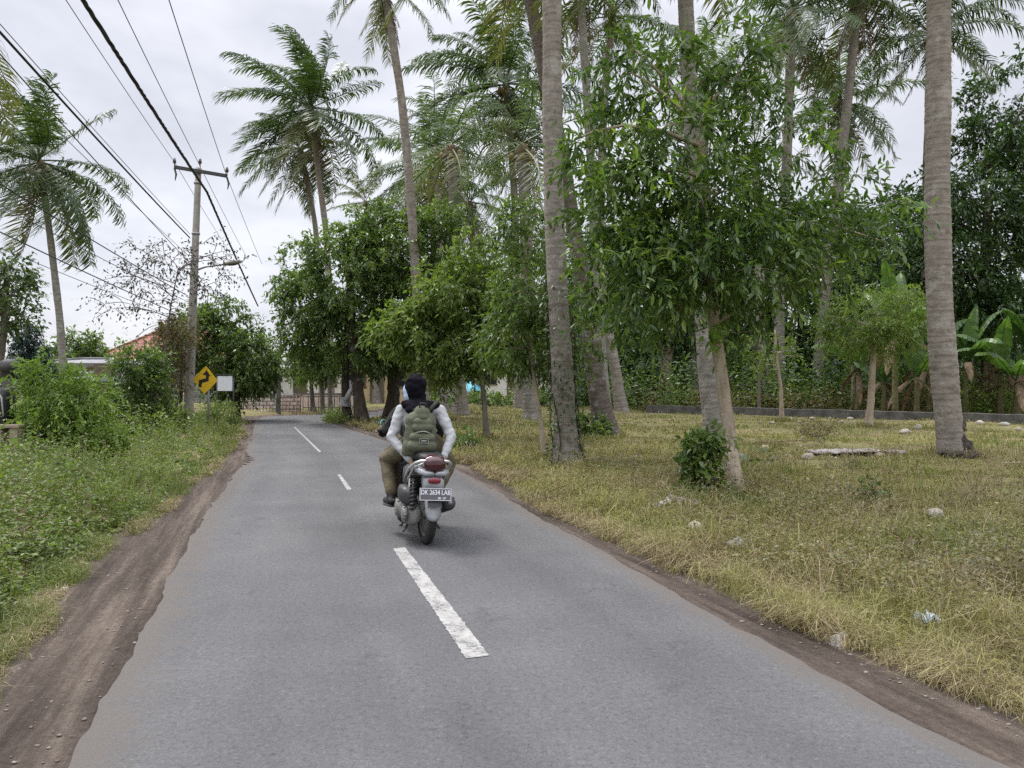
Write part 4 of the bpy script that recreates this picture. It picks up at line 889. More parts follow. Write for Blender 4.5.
# dark grove behind the wall
GR = 'dense dark trees behind the low wall'
spec = [(600, 46, 'leaf_deep', [(585, 330, 45, 50), (610, 270, 50, 45)], 'dense tree behind the two leaning palm trunks'),
        (648, 50, 'leaf_dark', [(640, 260, 60, 50), (655, 330, 40, 40)], 'dense tree left of the forked pale trunk'),
        (735, 46, 'leaf_deep', [(720, 330, 60, 45), (745, 260, 55, 50)], 'dense tree hidden behind the front tree trunk'),
        (798, 44, 'leaf_deep', [(800, 315, 55, 48), (790, 240, 50, 45)], 'dense tree behind the bare-topped sapling'),
        (838, 48, 'leaf_dark', [(860, 245, 60, 45), (850, 310, 50, 45)], 'dense tree right of the skirted palm trunk'),
        (905, 46, 'leaf_deep', [(900, 240, 60, 55), (915, 320, 55, 45)], 'dense tree left of the thick pale trunk, above the bananas'),
        (1040, 44, 'leaf_deep', [(1040, 240, 70, 90), (1010, 330, 60, 45)], 'dense tree at the right end of the low wall'),
        (1130, 42, 'leaf_dark', [(1130, 220, 80, 90), (1110, 330, 60, 50)], 'dense tree beyond the right end of the low wall'),
        (560, 52, 'leaf_dark', [(560, 330, 45, 40), (565, 265, 35, 35)], 'dense tree deep behind the creeper palm')]
for i, (px, Yd, lf, lbs, lb) in enumerate(spec):
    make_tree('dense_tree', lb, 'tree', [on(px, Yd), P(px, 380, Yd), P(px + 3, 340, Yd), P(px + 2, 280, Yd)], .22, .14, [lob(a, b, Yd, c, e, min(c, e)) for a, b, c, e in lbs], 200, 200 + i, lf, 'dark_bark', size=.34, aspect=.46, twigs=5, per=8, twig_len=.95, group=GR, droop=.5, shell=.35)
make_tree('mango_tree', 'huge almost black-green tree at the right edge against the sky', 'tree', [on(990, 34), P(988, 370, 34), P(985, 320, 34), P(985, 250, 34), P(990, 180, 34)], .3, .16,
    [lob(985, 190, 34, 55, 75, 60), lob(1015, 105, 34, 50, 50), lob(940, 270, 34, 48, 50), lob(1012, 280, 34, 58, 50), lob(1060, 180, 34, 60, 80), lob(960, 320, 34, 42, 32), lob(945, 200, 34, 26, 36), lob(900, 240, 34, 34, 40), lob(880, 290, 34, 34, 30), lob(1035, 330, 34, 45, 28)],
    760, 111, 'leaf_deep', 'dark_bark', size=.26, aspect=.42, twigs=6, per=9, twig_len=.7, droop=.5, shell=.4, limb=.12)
# bananas and undergrowth behind the wall
BG_ = 'banana plants behind the low wall'
for i, (px, Yd, h, Lf, lb, nl) in enumerate([(895, 30.5, 3.1, 3.0, 'banana plant with tall upright leaves left of the thick pale trunk', 8), (917, 31, 1.5, 2.2, 'young banana plant close left of the thick pale trunk', 7), (966, 31, 2.1, 2.5, 'banana plant just right of the thick pale trunk', 8),
        (1000, 30.5, 1.9, 2.6, 'banana plant with arching leaves near the right edge', 8), (1030, 31.5, 2.5, 2.4, 'banana plant cut by the right edge of the view', 8), (884, 33, 1.3, 2.2, 'banana plant with brown hanging leaves behind the small feathery tree', 9), (935, 40, 3.4, 2.6, 'banana plant half hidden behind the thick pale trunk', 8), (975, 41, 3.2, 2.6, 'banana plant at the back under the black-green tree', 8),
        (930, 32, 2.3, 2.6, 'banana plant pressed close behind the left side of the thick pale trunk', 9), (985, 33, 2.9, 2.7, 'tall banana plant between the two plants right of the thick pale trunk', 9), (858, 34, 2.0, 2.3, 'banana plant left of the small feathery tree', 8), (1016, 30, 1.4, 2.2, 'low banana plant nearest the wall at the right edge', 8)]):
    make_banana(lb, on(px, Yd), h, Lf, nl, 60 + i, BG_)
rgu = np.random.default_rng(77)
def thicket(name, label, px0, px1, Y0, Y1, n, hmax, mat, size, seed, nleaf=34):
    rng = np.random.default_rng(seed); Yv = rng.uniform(Y0, Y1, n); x = (rng.uniform(px0, px1, n) - CX) / F * Yv
    h = hmax * rng.uniform(.35, 1.1, n) * (1 + .3 * sn(x, Yv, .7, 2))
    return weeds(name, label, x, Yv, h, nleaf, size, mat, seed + 1, .45, spread=.55)
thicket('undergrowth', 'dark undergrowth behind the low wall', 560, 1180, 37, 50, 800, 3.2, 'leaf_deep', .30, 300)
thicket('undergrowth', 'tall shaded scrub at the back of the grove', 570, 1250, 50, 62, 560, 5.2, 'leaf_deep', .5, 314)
thicket('undergrowth', 'green undergrowth behind the low wall', 600, 1180, 34, 42, 420, 2.2, 'leaf_mid', .20, 302)
thicket('undergrowth', 'yellowish undergrowth by the banana plants', 940, 1150, 30.5, 34, 190, 1.5, 'leaf_light', .15, 304)
thicket('undergrowth', 'brown dry undergrowth behind the low wall', 640, 1180, 33.6, 38, 260, 1.2, 'leaf_dry', .17, 306)
thicket('undergrowth', 'low scrub at the far side of the grove', 420, 640, 40, 60, 300, .6, 'leaf_mid', .26, 308)
# far wood closing the view
rngw = np.random.default_rng(88); lbs = []
for k in range(96):
    Yd = rngw.uniform(66, 105); px = rngw.uniform(560, 1300) if k % 3 else rngw.uniform(380, 700); hh = rngw.uniform(6, 15) if px > 590 else rngw.uniform(3, 6)
    c = P(px, HY, Yd); c[2] = hh * .5; lbs.append((c, np.array([rngw.uniform(4, 7), 3.5, hh * .55])))
pt, dr = lobe_points(lbs, 5200, rngw, .6); pt[:, 2] = np.maximum(pt[:, 2], .1)
q = np.repeat(pt, 11, 0) + rngw.normal(0, .55, (len(pt) * 11, 3)); mb = MB()
leaves(mb, q, rngw.normal(0, 1, q.shape) - [0, 0, .4], nrm(rngw.normal(0, .5, q.shape) + [0, 0, 1.0]), rngw.uniform(.4, .8, len(q)), rngw.uniform(.2, .38, len(q)))
tag(mb.build('woods', M['leaf_dark'], smooth=False), 'far dark wood beyond the palm grove', kind='stuff')

# ---- bushes and plants in the field
make_bush('bush', 'dark glossy bush against the foot of the front tree', 'bush', at(703, 499), [lob(699, 464, 9.9, 12, 22), lob(706, 478, 9.9, 12, 14), lob(692, 484, 9.9, 11, 11), lob(704, 442, 9.9, 9, 10)], 90, 401, 'leaf_mid', .12, .5, 5, 6, .16, tmpl=LEAF6, droop=.5)
make_bush('bush', 'low green bush at the foot of the swollen palm trunk', 'bush', at(592, 438), [lob(592, 427, 19.6, 18, 9), lob(583, 430, 19.6, 10, 7)], 60, 402, 'leaf_mid', .13, .5, 4, 6, .2)
make_bush('plant', 'single small dark plant just right of the front tree trunk', 'plant', at(755, 470), [lob(757, 460, 12.7, 8, 5)], 9, 403, 'leaf_dark', .18, .5, 2, 4, .1, stems=2, tmpl=LEAF6)
make_bush('plant', 'small bright green plant alone in the grass below the plank', 'plant', at(874, 506), [lob(874, 495, 9.4, 9, 10), lob(858, 494, 9.4, 4, 5)], 26, 404, 'leaf_mid', .07, .45, 3, 5, .12, stems=3)
make_bush('plant', 'broad-leaved seedling at the foot of the dark glossy bush', 'plant', at(742, 512), [lob(741, 505, 8.9, 10, 6)], 16, 405, 'leaf_mid', .09, .5, 3, 4, .1, stems=2)
make_bush('plant', 'grey-green plant by the road edge right of the riders', 'plant', at(466, 450), [lob(466, 440, 16.5, 10, 9)], 26, 406, 'leaf_mid', .11, .45, 3, 5, .15, stems=3)
make_bush('bush', 'thin brown bush in the grass before the low wall', 'bush', at(818, 440), [lob(818, 432, 19.2, 16, 8)], 40, 407, 'leaf_dry', .08, .3, 4, 6, .2)

# small roadside trees and scrub at the bend
BT = 'small trees at the road bend'
for i, (px, Yd, lbs, lf, lb) in enumerate([(296, 38, [(296, 366, 9, 10)], 'leaf_mid', 'small tree at the bend in front of the pale railing'), (313, 34.5, [(310, 364, 14, 12)], 'leaf_light', 'small yellowish tree at the bend, slanting trunk'),
        (323, 34, [(325, 366, 10, 10)], 'leaf_light', 'small tree at the bend right of the slanting one'), (331, 33.4, [(333, 354, 12, 14)], 'leaf_mid', 'slim dark-trunked tree at the bend nearest the cloth-tied trunk'), (262, 41, [(266, 352, 16, 16)], 'leaf_dark', 'tree leaning over the brick wall left of the concrete post')]):
    make_tree('small_tree', lb, 'tree', [on(px, Yd), P(px - 1, 395, Yd), P(px - 2, 372, Yd)], .11, .07, [lob(a, b, Yd, c, e) for a, b, c, e in lbs], 34, 500 + i, lf, 'grey_bark', size=.2, twigs=4, per=8, twig_len=.5, group=BT, droop=.5)
thicket('undergrowth', 'grassy scrub on the inside of the road bend', 325, 352, 26, 29, 90, .5, 'weed', .10, 310, 20)
thicket('undergrowth', 'green bushes beyond the brick wall', 150, 262, 44, 60, 110, 3.2, 'leaf_mid', .3, 312)

# ================================================================ left of the road
make_tree('round_tree', 'round dark evergreen tree behind the utility pole', 'tree', [on(236, 28), P(235, 390, 28), P(232, 350, 28), P(228, 330, 28)], .16, .1,
    [lob(212, 338, 28, 40, 32), lob(248, 360, 28, 30, 36), lob(190, 345, 28, 26, 30), lob(232, 384, 28, 24, 18), lob(225, 314, 28, 24, 14), lob(262, 372, 28, 12, 14)], 430, 112, 'leaf_mid', 'dark_bark', size=.17, twigs=5, per=9, twig_len=.4, droop=.5, shell=.45)
make_tree('sparse_tree', 'nearly bare tree with scattered dark leaves left of the utility pole', 'tree', [on(160, 21.5), P(161, 400, 21.5), P(165, 350, 21.5), P(170, 310, 21.5), P(178, 270, 21.5)], .03, .016,
    [lob(185, 275, 21.5, 62, 38), lob(135, 300, 21.5, 42, 36), lob(215, 262, 21.5, 40, 30), lob(150, 258, 21.5, 34, 24)], 150, 113, 'leaf_purple', 'twig_purple', size=.11, aspect=.45, twigs=3, per=4, twig_len=.4, droop=.5, limb=.022, fork=.3, rmin=.011)
make_bush('vine_bush', 'tangle of brown and green creeper hanging beside the utility pole', 'bush', on(172, 22.2), [lob(172, 345, 22.2, 14, 24), lob(166, 378, 22.2, 14, 30), lob(180, 330, 22.2, 16, 16)], 150, 408, 'leaf_dry', .09, .4, 5, 8, .3, droop=.7)
make_bush('shrub', 'tall green shrub between the red-roofed house and the utility pole', 'bush', on(140, 18), [lob(138, 375, 18, 24, 26), lob(130, 405, 18, 24, 24), lob(154, 356, 18, 12, 12), lob(152, 395, 18, 16, 26)], 230, 409, 'leaf_mid', .10, .45, 5, 8, .26)
make_bush('shrub', 'big bright green feathery shrub at the left of the road', 'bush', on(58, 12.6), [lob(70, 402, 12.6, 32, 26), lob(45, 425, 12.6, 24, 22), lob(88, 432, 12.6, 12, 18), lob(50, 374, 12.6, 16, 12), lob(14, 384, 12.6, 14, 10), lob(88, 388, 12.6, 12, 10)], 120, 410, 'leaf_lime', .11, .34, 5, 12, .46, droop=.55, shell=.15)
make_bush('shrub', 'yellow-green young shrub in front of the big feathery one', 'bush', on(120, 13.5), [lob(118, 440, 13.5, 12, 10), lob(108, 450, 13.5, 14, 8)], 34, 411, 'leaf_lime', .11, .5, 4, 6, .18)
make_bush('shrub', 'dusty green bush at the foot of the utility pole', 'bush', on(160, 20.5), [lob(150, 418, 20.5, 30, 14), lob(180, 422, 20.5, 16, 10), lob(120, 425, 20.5, 24, 14)], 140, 412, 'weed', .09, .45, 5, 8, .24)
make_bush('shrub', 'grassy bush around the road sign post', 'bush', on(222, 24), [lob(220, 415, 24, 16, 12), lob(208, 422, 24, 12, 9)], 90, 413, 'weed', .09, .3, 5, 8, .3)
make_tree('leafy_tree', 'dark-leaved tree cut by the left edge below the wires', 'tree', [on(-14, 16), P(-8, 400, 16), P(2, 350, 16), P(6, 300, 16)], .10, .06, [lob(4, 300, 16, 30, 34), lob(-30, 290, 16, 40, 45), lob(14, 270, 16, 18, 14)], 130, 114, 'leaf_dark', 'grey_bark', size=.13, twigs=4, per=8, twig_len=.35)
make_tree('cypress_tree', 'dark blue-green pointed conifer behind the big feathery shrub', 'tree', [on(30, 24), P(30, 380, 24), P(29, 345, 24), P(28, 318, 24)], .1, .03, [lob(30, 372, 24, 26, 22), lob(30, 352, 24, 17, 18), lob(29, 334, 24, 9, 14), lob(28, 322, 24, 3, 9)], 260, 115, 'leaf_cypress', 'dark_bark', size=.12, aspect=.3, twigs=5, per=8, twig_len=.2, droop=.8, shell=.2)
make_tree('leafy_tree', 'green tree between the palm and the red-roofed house', 'tree', [on(85, 38), P(85, 380, 38), P(84, 350, 38)], .15, .1, [lob(80, 348, 38, 26, 16), lob(62, 360, 38, 20, 16), lob(98, 356, 38, 14, 14)], 130, 116, 'leaf_mid', 'grey_bark', size=.22, twigs=5, per=8, twig_len=.5)
thicket('undergrowth', 'rough scrub along the plots left of the road', -120, 165, 15, 30, 420, 1.0, 'weed', .10, 320, 34)
thicket('undergrowth', 'green scrub far left beyond the sheds', -260, 150, 48, 62, 170, 3.6, 'leaf_mid', .34, 322)
# ================================================================ man-made things
M['concrete_pole'] = rough_mat('concrete_pole', (.24, .22, .20), (.40, .38, .35), 4, .9, .4)
M['concrete_old'] = rough_mat('concrete_old', (.05, .048, .045), (.15, .142, .13), 3, .95, .8)
M['steel'] = rough_mat('galvanised_steel', (.22, .22, .225), (.36, .36, .36), 8, .5, .1, metal=.6)
M['dark_steel'] = rough_mat('dark_steel', (.03, .03, .032), (.07, .068, .066), 8, .6, .2)
M['porcelain'] = rough_mat('insulator_glaze', (.05, .035, .03), (.09, .07, .06), 4, .25, 0)
M['cable'] = rough_mat('cable_rubber', (.012, .012, .013), (.03, .03, .032), 3, .7, 0)
M['cable_grey'] = rough_mat('cable_aluminium', (.06, .06, .065), (.11, .11, .115), 3, .6, 0)
# ---- utility pole
Yp = 22.9; pb = on(188, Yp)
up = thing('utility_pole', 'concrete utility pole with a steel crossarm and a street lamp arm', 'utility pole', pb)
ptop = P(198.5, 168, Yp) - pb
def onpole(z): return ptop * (z / ptop[2])
MB().tube(np.array([onpole(z) for z in np.linspace(-.1, ptop[2], 14)]), np.linspace(.15, .085, 14), 14, rough=.006).build('shaft', M['concrete_pole'], up)
a, b_ = P(174.5, 167, Yp - .1) - pb, P(227, 176, Yp - .1) - pb
mm = Matrix.Rotation(math.atan2((b_ - a)[2], (b_ - a)[0]) * -1, 3, 'Y')
cb = MB(); cb.box((a + b_) / 2, (np.linalg.norm(b_ - a), .09, .10), np.array(mm)); cb.build('crossarm', M['dark_steel'], up, smooth=False, bevel=.008)
for q in (a, b_, (a + b_) / 2 + np.array([-.02, 0, .12])):
    i = MB(); i.tube([q + [0, 0, .02], q + [0, 0, .10], q + [0, 0, .12], q + [0, 0, .17], q + [0, 0, .2], q + [0, 0, .26]], [.015, .015, .045, .05, .04, .03], 10); i.build('insulator', M['porcelain'], up)
for q in (a, b_):
    MB().tube([q + [0, 0, -.04], q + [.05, 0, -.22], q + [.02, 0, -.40]], [.03, .028, .012], 6).build('strain_clamp', M['dark_steel'], up)
for z in (ptop[2] - .12, ptop[2] - .45, 5.7, 4.9):
    c = onpole(z); MB().tube([c - [0, 0, .03], c + [0, 0, .03]], .125 - .003 * z + .012, 14).build('steel_band', M['steel'], up)
a0 = P(192, 272, Yp) - pb; a1 = P(226, 264, Yp) - pb
MB().tube([a0, a0 * .6 + a1 * .4 + [0, 0, .06], a1], .03, 8).build('lamp_arm', M['steel'], up)
lh = MB().loft([((0, -.09, 0), .02, .02), ((0, -.05, 0), .10, .05), ((0, .2, .02), .13, .07), ((0, .42, .02), .10, .05), ((0, .5, .01), .02, .02)], 14)
lo = lh.build('lamp_head', M['concrete_pole'], up); lo.location = a1 + [.0, 0, 0]; lo.rotation_euler = (R(8), 0, R(-90))
lens = MB().ell((0, .2, -.045), (.09, .17, .03), 12, 6).build('lens', M['porcelain'], lo)
s0 = onpole(.4); MB().tube([s0 + [-.2, -.1, -.4], s0 + [-.17, -.08, 2.3]], .05, 8).build('cable_conduit', M['dark_steel'], up)

# ---- cables (each one a thing)
def cable(label, pts, r, mat='cable', sag=.15, twist=False):
    pts = [np.asarray(p, float) for p in pts]; mb = MB(); base = pts[0]
    for a, b in zip(pts[:-1], pts[1:]):
        n = 60 if not twist else 260; t = np.linspace(0, 1, n)[:, None]
        q = a + (b - a) * t; q[:, 2] -= (sag * 4 * t * (1 - t))[:, 0] * np.linalg.norm(b - a) / 20
        q = q - base
        if twist:
            Ln = np.linalg.norm(b - a)
            for k in range(3):
                ph = t[:, 0] * Ln * 5 + np.sin(t[:, 0] * 40) + k * 2.094
                mb.tube(q + np.c_[np.cos(ph), np.zeros(n), np.sin(ph)] * r * .55, r * .75, 5)
        else: mb.tube(q, r, 5)
    o = mb.build('power_cable', M[mat]); o.location = base
    return tag(o, label, 'cable', 'overhead cables')
def ray_at_z(px, py, z): return P(px, py, (z - H) * F / (HY - py))
def beyond(a, b, k): return b + (b - a) * k
T = lambda px, py: P(px, py, Yp - .1)
def run(label, pole, near, far, z, r, mat='cable', twist=False, sag=.05):
    A = T(*pole); B = ray_at_z(*near, z); pts = [beyond(A, B, 1.0), B, A]
    if far is not None: C_ = P(*far); pts.append(C_)
    return cable(label, pts, r, mat, sag, twist)
run('thick twisted black cable passing the pole top above the road', (207, 192), (83, 0), (258, 306, 40), 7.0, .030, twist=True)
run('thin wire to the left end of the crossarm', (175, 163), (66, 0), (232, 256, 40), 7.7, .008, 'cable_grey')
run('thin wire over the middle of the crossarm', (197, 160), (118, 0), (246, 256, 40), 7.9, .009, 'cable_grey')
run('thin wire to the right end of the crossarm', (226, 174), (169, 0), (262, 264, 40), 7.6, .009, 'cable_grey')
run('thick black cable sweeping in from the left to the pole middle', (190, 238), (0, 32), None, 5.9, .019)
run('thin companion wire just above the thick left cable', (190, 234), (0, 24), None, 6.1, .007, 'cable_grey')
run('grey wire well below the thick left cable', (189, 262), (0, 54), None, 5.6, .010, 'cable_grey')
run('faint grey wire parallel under the thick left cable', (189, 256), (0, 74), None, 5.4, .006, 'cable_grey')
run('black service cable dropping right from the left edge', (188, 296), (0, 184), None, 4.6, .012)
run('grey service cable under the black one at left', (188, 302), (0, 205), None, 4.4, .008, 'cable_grey')
run('lowest black cable crossing the left palm trunk', (187, 318), (0, 232), None, 4.0, .012)
run('faint lowest grey cable near the left palm', (187, 322), (0, 248), None, 3.8, .007, 'cable_grey')

# ---- road sign
M['sign_yellow'] = rough_mat('sign_yellow', (.62, .40, .012), (.68, .44, .02), 5, .45, .05)
M['sign_black'] = rough_mat('sign_black', (.010, .010, .010), (.018, .017, .016), 5, .5, 0)
Ys = 22.4; sb_ = on(208.5, Ys); rs = thing('road_sign', 'yellow diamond warning sign with a black double-bend arrow', 'road sign', sb_)
sc_ = P(205.3, 380, Ys - .06) - sb_
MB().tube([(0, 0, -.1), (0, 0, sc_[2] + .25)], .032, 10).build('post', M['steel'], rs)
rd = .41; poly = []
for k in range(4):
    c = R(90 * k); ctr = np.array([math.cos(c), math.sin(c)]) * (rd - .06)
    for e in (-45, -15, 15, 45): poly.append(ctr + .045 * np.array([math.cos(c + R(e)), math.sin(c + R(e))]))
Ms = Matrix.Translation(Vector(sc_)) @ Matrix.Rotation(R(3), 4, 'Y') @ Matrix.Rotation(R(-14), 4, 'Z')
MB().prism(np.array(poly), .012, Ms).build('plate', M['sign_yellow'], rs, smooth=False)
MB().prism(np.array(poly) * .97, .004, Ms @ Matrix.Translation((0, .01, 0))).build('plate_back', M['steel'], rs, smooth=False)
k = .0302  # one photo pixel at this depth
arrow = np.array([(-6.2,-6.0),(-3.2,-6.6),(-2.9,-2.6),(3.6,-.9),(3.6,3.6),(5.2,3.4),(1.2,8.6),(-2.6,4.4),(.8,4.0),(.8,1.4),(-5.9,-.3)]) * k * 1.12
MB().prism(arrow, .0035, Ms @ Matrix.Translation((0, -.0125, 0))).build('arrow', M['sign_black'], rs, smooth=False)
# ---- white board
Yb = 26; wb = thing('sign_board', 'blank white board on posts behind the yellow road sign', 'sign board', on(224, Yb))
cb_ = P(225, 383.5, Yb) - np.array(wb.location)
for dx in (-.28, .28): MB().tube([(cb_[0] + dx, .03, -.1), (cb_[0] + dx, .03, cb_[2] + .3)], .025, 8).build('post', M['dark_steel'], wb)
MB().box(cb_, (.50, .02, .50)).build('panel', rough_mat('board_white', (.62, .64, .67), (.72, .73, .75), 2, .5, 0), wb, smooth=False)
MB().box(cb_ + [0, -.005, .30], (.62, .05, .04)).build('frame', M['dark_steel'], wb, smooth=False)
# ---- coloured banner in the bushes
bn = thing('banner', 'crumpled white banner with a red panel hung in the bushes', 'banner', on(163, 24)); bo = np.array(bn.location)
def cloth_quad(px0, py0, px1, py1, Yq, dy=0):
    u = np.linspace(0, 1, 12); a = P(px0, py0, Yq) - bo; c = P(px1, py1, Yq) - bo
    X, Zz = np.meshgrid(a[0] + (c[0] - a[0]) * u, a[2] + (c[2] - a[2]) * u); Yy = .05 * np.sin(X * 9 + Zz * 5) + .04 * np.sin(Zz * 14) + dy
    i = np.arange(11)[:, None] * 12; j = np.arange(11)[None]
    return MB().add(np.stack([X, Yy, Zz], -1).reshape(-1, 3), np.stack([i + j, i + j + 1, i + 13 + j, i + 12 + j], -1).reshape(-1, 4))
cloth_quad(154, 395, 176, 414, 23.5).build('sheet', rough_mat('banner_white', (.45, .52, .52), (.62, .64, .64), 2, .7, 0), bn)
cloth_quad(163, 407, 175, 413, 23.5, -.012).build('red_panel', rough_mat('banner_red', (.50, .10, .11), (.60, .16, .16), 2, .7, 0), bn)
for dx in (154, 176): MB().tube([(P(dx, 0, 23.5)[0] - bo[0], .06, -.1), (P(dx, 0, 23.5)[0] - bo[0], .06, P(0, 393, 23.5)[2] - bo[2])], .02, 6).build('post', M['pale_bark'], bn)

# ---- houses
def tile_mat(name, c1, c2):
    m, nt, b = newmat(name); L = nt.links; tc = node(nt, 'ShaderNodeTexCoord')
    br = node(nt, 'ShaderNodeTexBrick', Scale=1.0); br.inputs['Color1'].default_value = (*c1, 1); br.inputs['Color2'].default_value = (*c2, 1); br.inputs['Mortar'].default_value = (*[q * .45 for q in c1], 1)
    br.inputs['Brick Width'].default_value = .25; br.inputs['Row Height'].default_value = .18; br.inputs['Mortar Size'].default_value = .018
    n = node(nt, 'ShaderNodeTexNoise', Scale=1.6, Detail=6); L.new(tc.outputs['Object'], n.inputs[0]); rr = ramp(nt, [(.3, (.6, .58, .56)), (.7, (1.2, 1.2, 1.2))]); L.new(n.outputs['Fac'], rr.inputs[0])
    mp = node(nt, 'ShaderNodeMapping'); mp.inputs['Rotation'].default_value = (R(90), 0, 0); L.new(tc.outputs['Object'], mp.inputs[0]); L.new(mp.outputs[0], br.inputs['Vector'])
    mx = node(nt, 'ShaderNodeMix', _data_type='RGBA', _blend_type='MULTIPLY'); mx.inputs[0].default_value = 1; L.new(br.outputs['Color'], mx.inputs[6]); L.new(rr.outputs[0], mx.inputs[7]); L.new(mx.outputs[2], b.inputs['Base Color'])
    bp = node(nt, 'ShaderNodeBump', Strength=.6, Distance=.03, _invert=True); L.new(br.outputs['Fac'], bp.inputs['Height']); L.new(bp.outputs[0], b.inputs['Normal']); b.inputs['Roughness'].default_value = .85
    return m
M['roof_red'] = tile_mat('roof_red', (.24, .085, .06), (.33, .13, .095))
M['roof_grey'] = rough_mat('roof_grey', (.13, .13, .14), (.24, .24, .25), 1.5, .7, .3)
M['plaster'] = rough_mat('plaster', (.36, .35, .33), (.55, .54, .52), 1.2, .9, .2)
M['plaster_pale'] = rough_mat('plaster_pale', (.66, .65, .62), (.80, .79, .77), 1.2, .9, .15)
M['plaster_yellow'] = rough_mat('plaster_yellow', (.48, .37, .20), (.60, .48, .30), 1.2, .9, .15)
M['window_dark'] = rough_mat('window_glass', (.015, .018, .02), (.03, .033, .035), 1, .15, 0)
M['wood'] = rough_mat('weathered_wood', (.10, .075, .05), (.2, .155, .11), 7, .85, .5)
def house(label, x, y, w, dpt, hw, rise, wall, roof, rz=0, over=.5, wins=2, door=True, name='house', finial=False, ridge=.4):
    t = thing(name, label, 'house', (x, y, 0), rz)
    MB().box((0, dpt / 2, hw / 2 - .1), (w, dpt, hw + .2)).build('wall', wall, t, smooth=False)
    W2, D0, D1 = w / 2 + over, -over, dpt + over; rl = ridge * w; cz = hw + rise; m = (D0 + D1) / 2; e = hw - .08
    v = [(-W2, D0, e), (W2, D0, e), (W2, D1, e), (-W2, D1, e), (-rl / 2, m, cz), (rl / 2, m, cz)]; v2 = [(a, b, c + .12) for a, b, c in v]
    rf = MB(); rf.add(v2, [[0, 1, 5, 4], [2, 3, 4, 5]]); rf.add(v2, [[1, 2, 5], [3, 0, 4]]); rf.add(v, [[4, 5, 1, 0], [5, 4, 3, 2]]); rf.add(v, [[5, 2, 1], [4, 0, 3]])
    rf.add([v[0], v[1], v2[1], v2[0], v[2], v2[2], v[3], v2[3]], [[0, 1, 2, 3], [1, 4, 5, 2], [4, 6, 7, 5], [6, 0, 3, 7]])
    ro = rf.build('roof', roof, t, smooth=False)
    rc = MB(); up_ = np.array([0, 0, .12])
    for a, b in ((4, 5), (0, 4), (3, 4), (1, 5), (2, 5)): rc.tube([np.array(v2[a]) + [0, 0, .02], np.array(v2[b]) + [0, 0, .02]], .08, 6)
    rc.build('ridge_cap', roof, ro)
    if finial:
        f = np.array(v2[4]); MB().tube([f + [0, 0, z] for z in (0, .1, .2, .32, .45, .6)], [.16, .18, .1, .17, .12, .03], 8).build('finial', roof, ro)
    n = wins + (1 if door else 0)
    for k in range(n):
        cx = -w / 2 + w * (k + .5) / n
        if door and k == n // 2:
            MB().box((cx, -.02, 1.0), (.85, .06, 2.0)).build('door', M['wood'], t, smooth=False)
        else:
            f = MB(); 
            for dx, dz, sx, sz in ((-.5, 0, .08, 1.08), (.5, 0, .08, 1.08), (0, .5, 1.08, .08), (0, -.5, 1.16, .08), (0, 0, .05, 1.0)): f.box((cx + dx, -.03, 1.5 + dz), (sx, .08 if dx or dz else .05, sz))
            fo = f.build('window', M['wood'], t, smooth=False); MB().box((cx, -.005, 1.5), (.95, .03, .95)).build('pane', M['window_dark'], fo, smooth=False)
    return t
hx = P(143, 0, 45)[0]
house('house with a red tiled hip roof and finial behind the left bushes', hx + 1.4, 45, 7.0, 5, 2.65, 1.75, M['plaster'], M['roof_red'], 0, .55, 3, finial=True, ridge=.42)
house('low white shed with a dark flat roof beside the left palm foot', P(78, 0, 33)[0], 33, 3.2, 3, 2.15, .12, M['plaster_pale'], M['roof_grey'], 0, .25, 1, True, 'shed')
house('small open shed with a bent metal sheet roof near the left shrubs', P(108, 0, 25)[0], 25, 1.7, 1.6, 1.52, .13, M['plaster'], rough_mat('zinc_sheet', (.16, .17, .20), (.34, .36, .40), 2.5, .5, .2, metal=.3), R(8), .2, 0, True, 'shed')
house('pale yellow house with small windows seen left of the riders', P(377, 0, 46)[0], 46, 3.6, 4, 2.2, 1.0, M['plaster_yellow'], M['roof_grey'], 0, .4, 2)
house('low house with a grey roof just right of the riders', P(432, 0, 52)[0], 52, 4.6, 4, 1.7, 1.0, M['plaster_pale'], M['roof_grey'], 0, .4, 2)
house('white house glimpsed between trunks at the road bend', P(300, 0, 50)[0], 50, 5.5, 4, 2.2, .9, M['plaster_pale'], M['roof_grey'], 0, .4, 2)
house('pale building glimpsed through the trunks left of the creeper palm', P(512, 0, 64)[0], 64, 9, 5, 2.4, .8, M['plaster_pale'], M['roof_grey'], 0, .4, 4)
# blue tarpaulin stall
ts = thing('market_stall', 'stall with a blue tarpaulin roof far among the trunks', 'stall', (*P(470, 0, 50)[:2], 0))
for dx in (-.7, .7):
    for dy in (0, 1.4): MB().tube([(dx, dy, -.1), (dx, dy, 1.1 + .12 * dy)], .04, 6).build('post', M['wood'], ts)
u = np.linspace(-.95, .95, 9); X, Yy = np.meshgrid(u, np.linspace(-.5, 1.8, 8)); Zz = 1.12 + .12 * Yy + .05 * np.sin(X * 4) * np.cos(Yy * 3) - .35 * (np.abs(Yy + .5) < .01)
i = np.arange(7)[:, None] * 9; j = np.arange(8)[None]
MB().add(np.stack([X, Yy, Zz], -1).reshape(-1, 3), np.stack([i + j, i + j + 1, i + 10 + j, i + 9 + j], -1).reshape(-1, 4)).build('tarpaulin', rough_mat('tarp_blue', (.06, .32, .42), (.10, .42, .52), 2, .5, .1), ts)
MB().box((0, .5, .4), (1.3, .6, .06)).build('counter', M['wood'], ts, smooth=False)

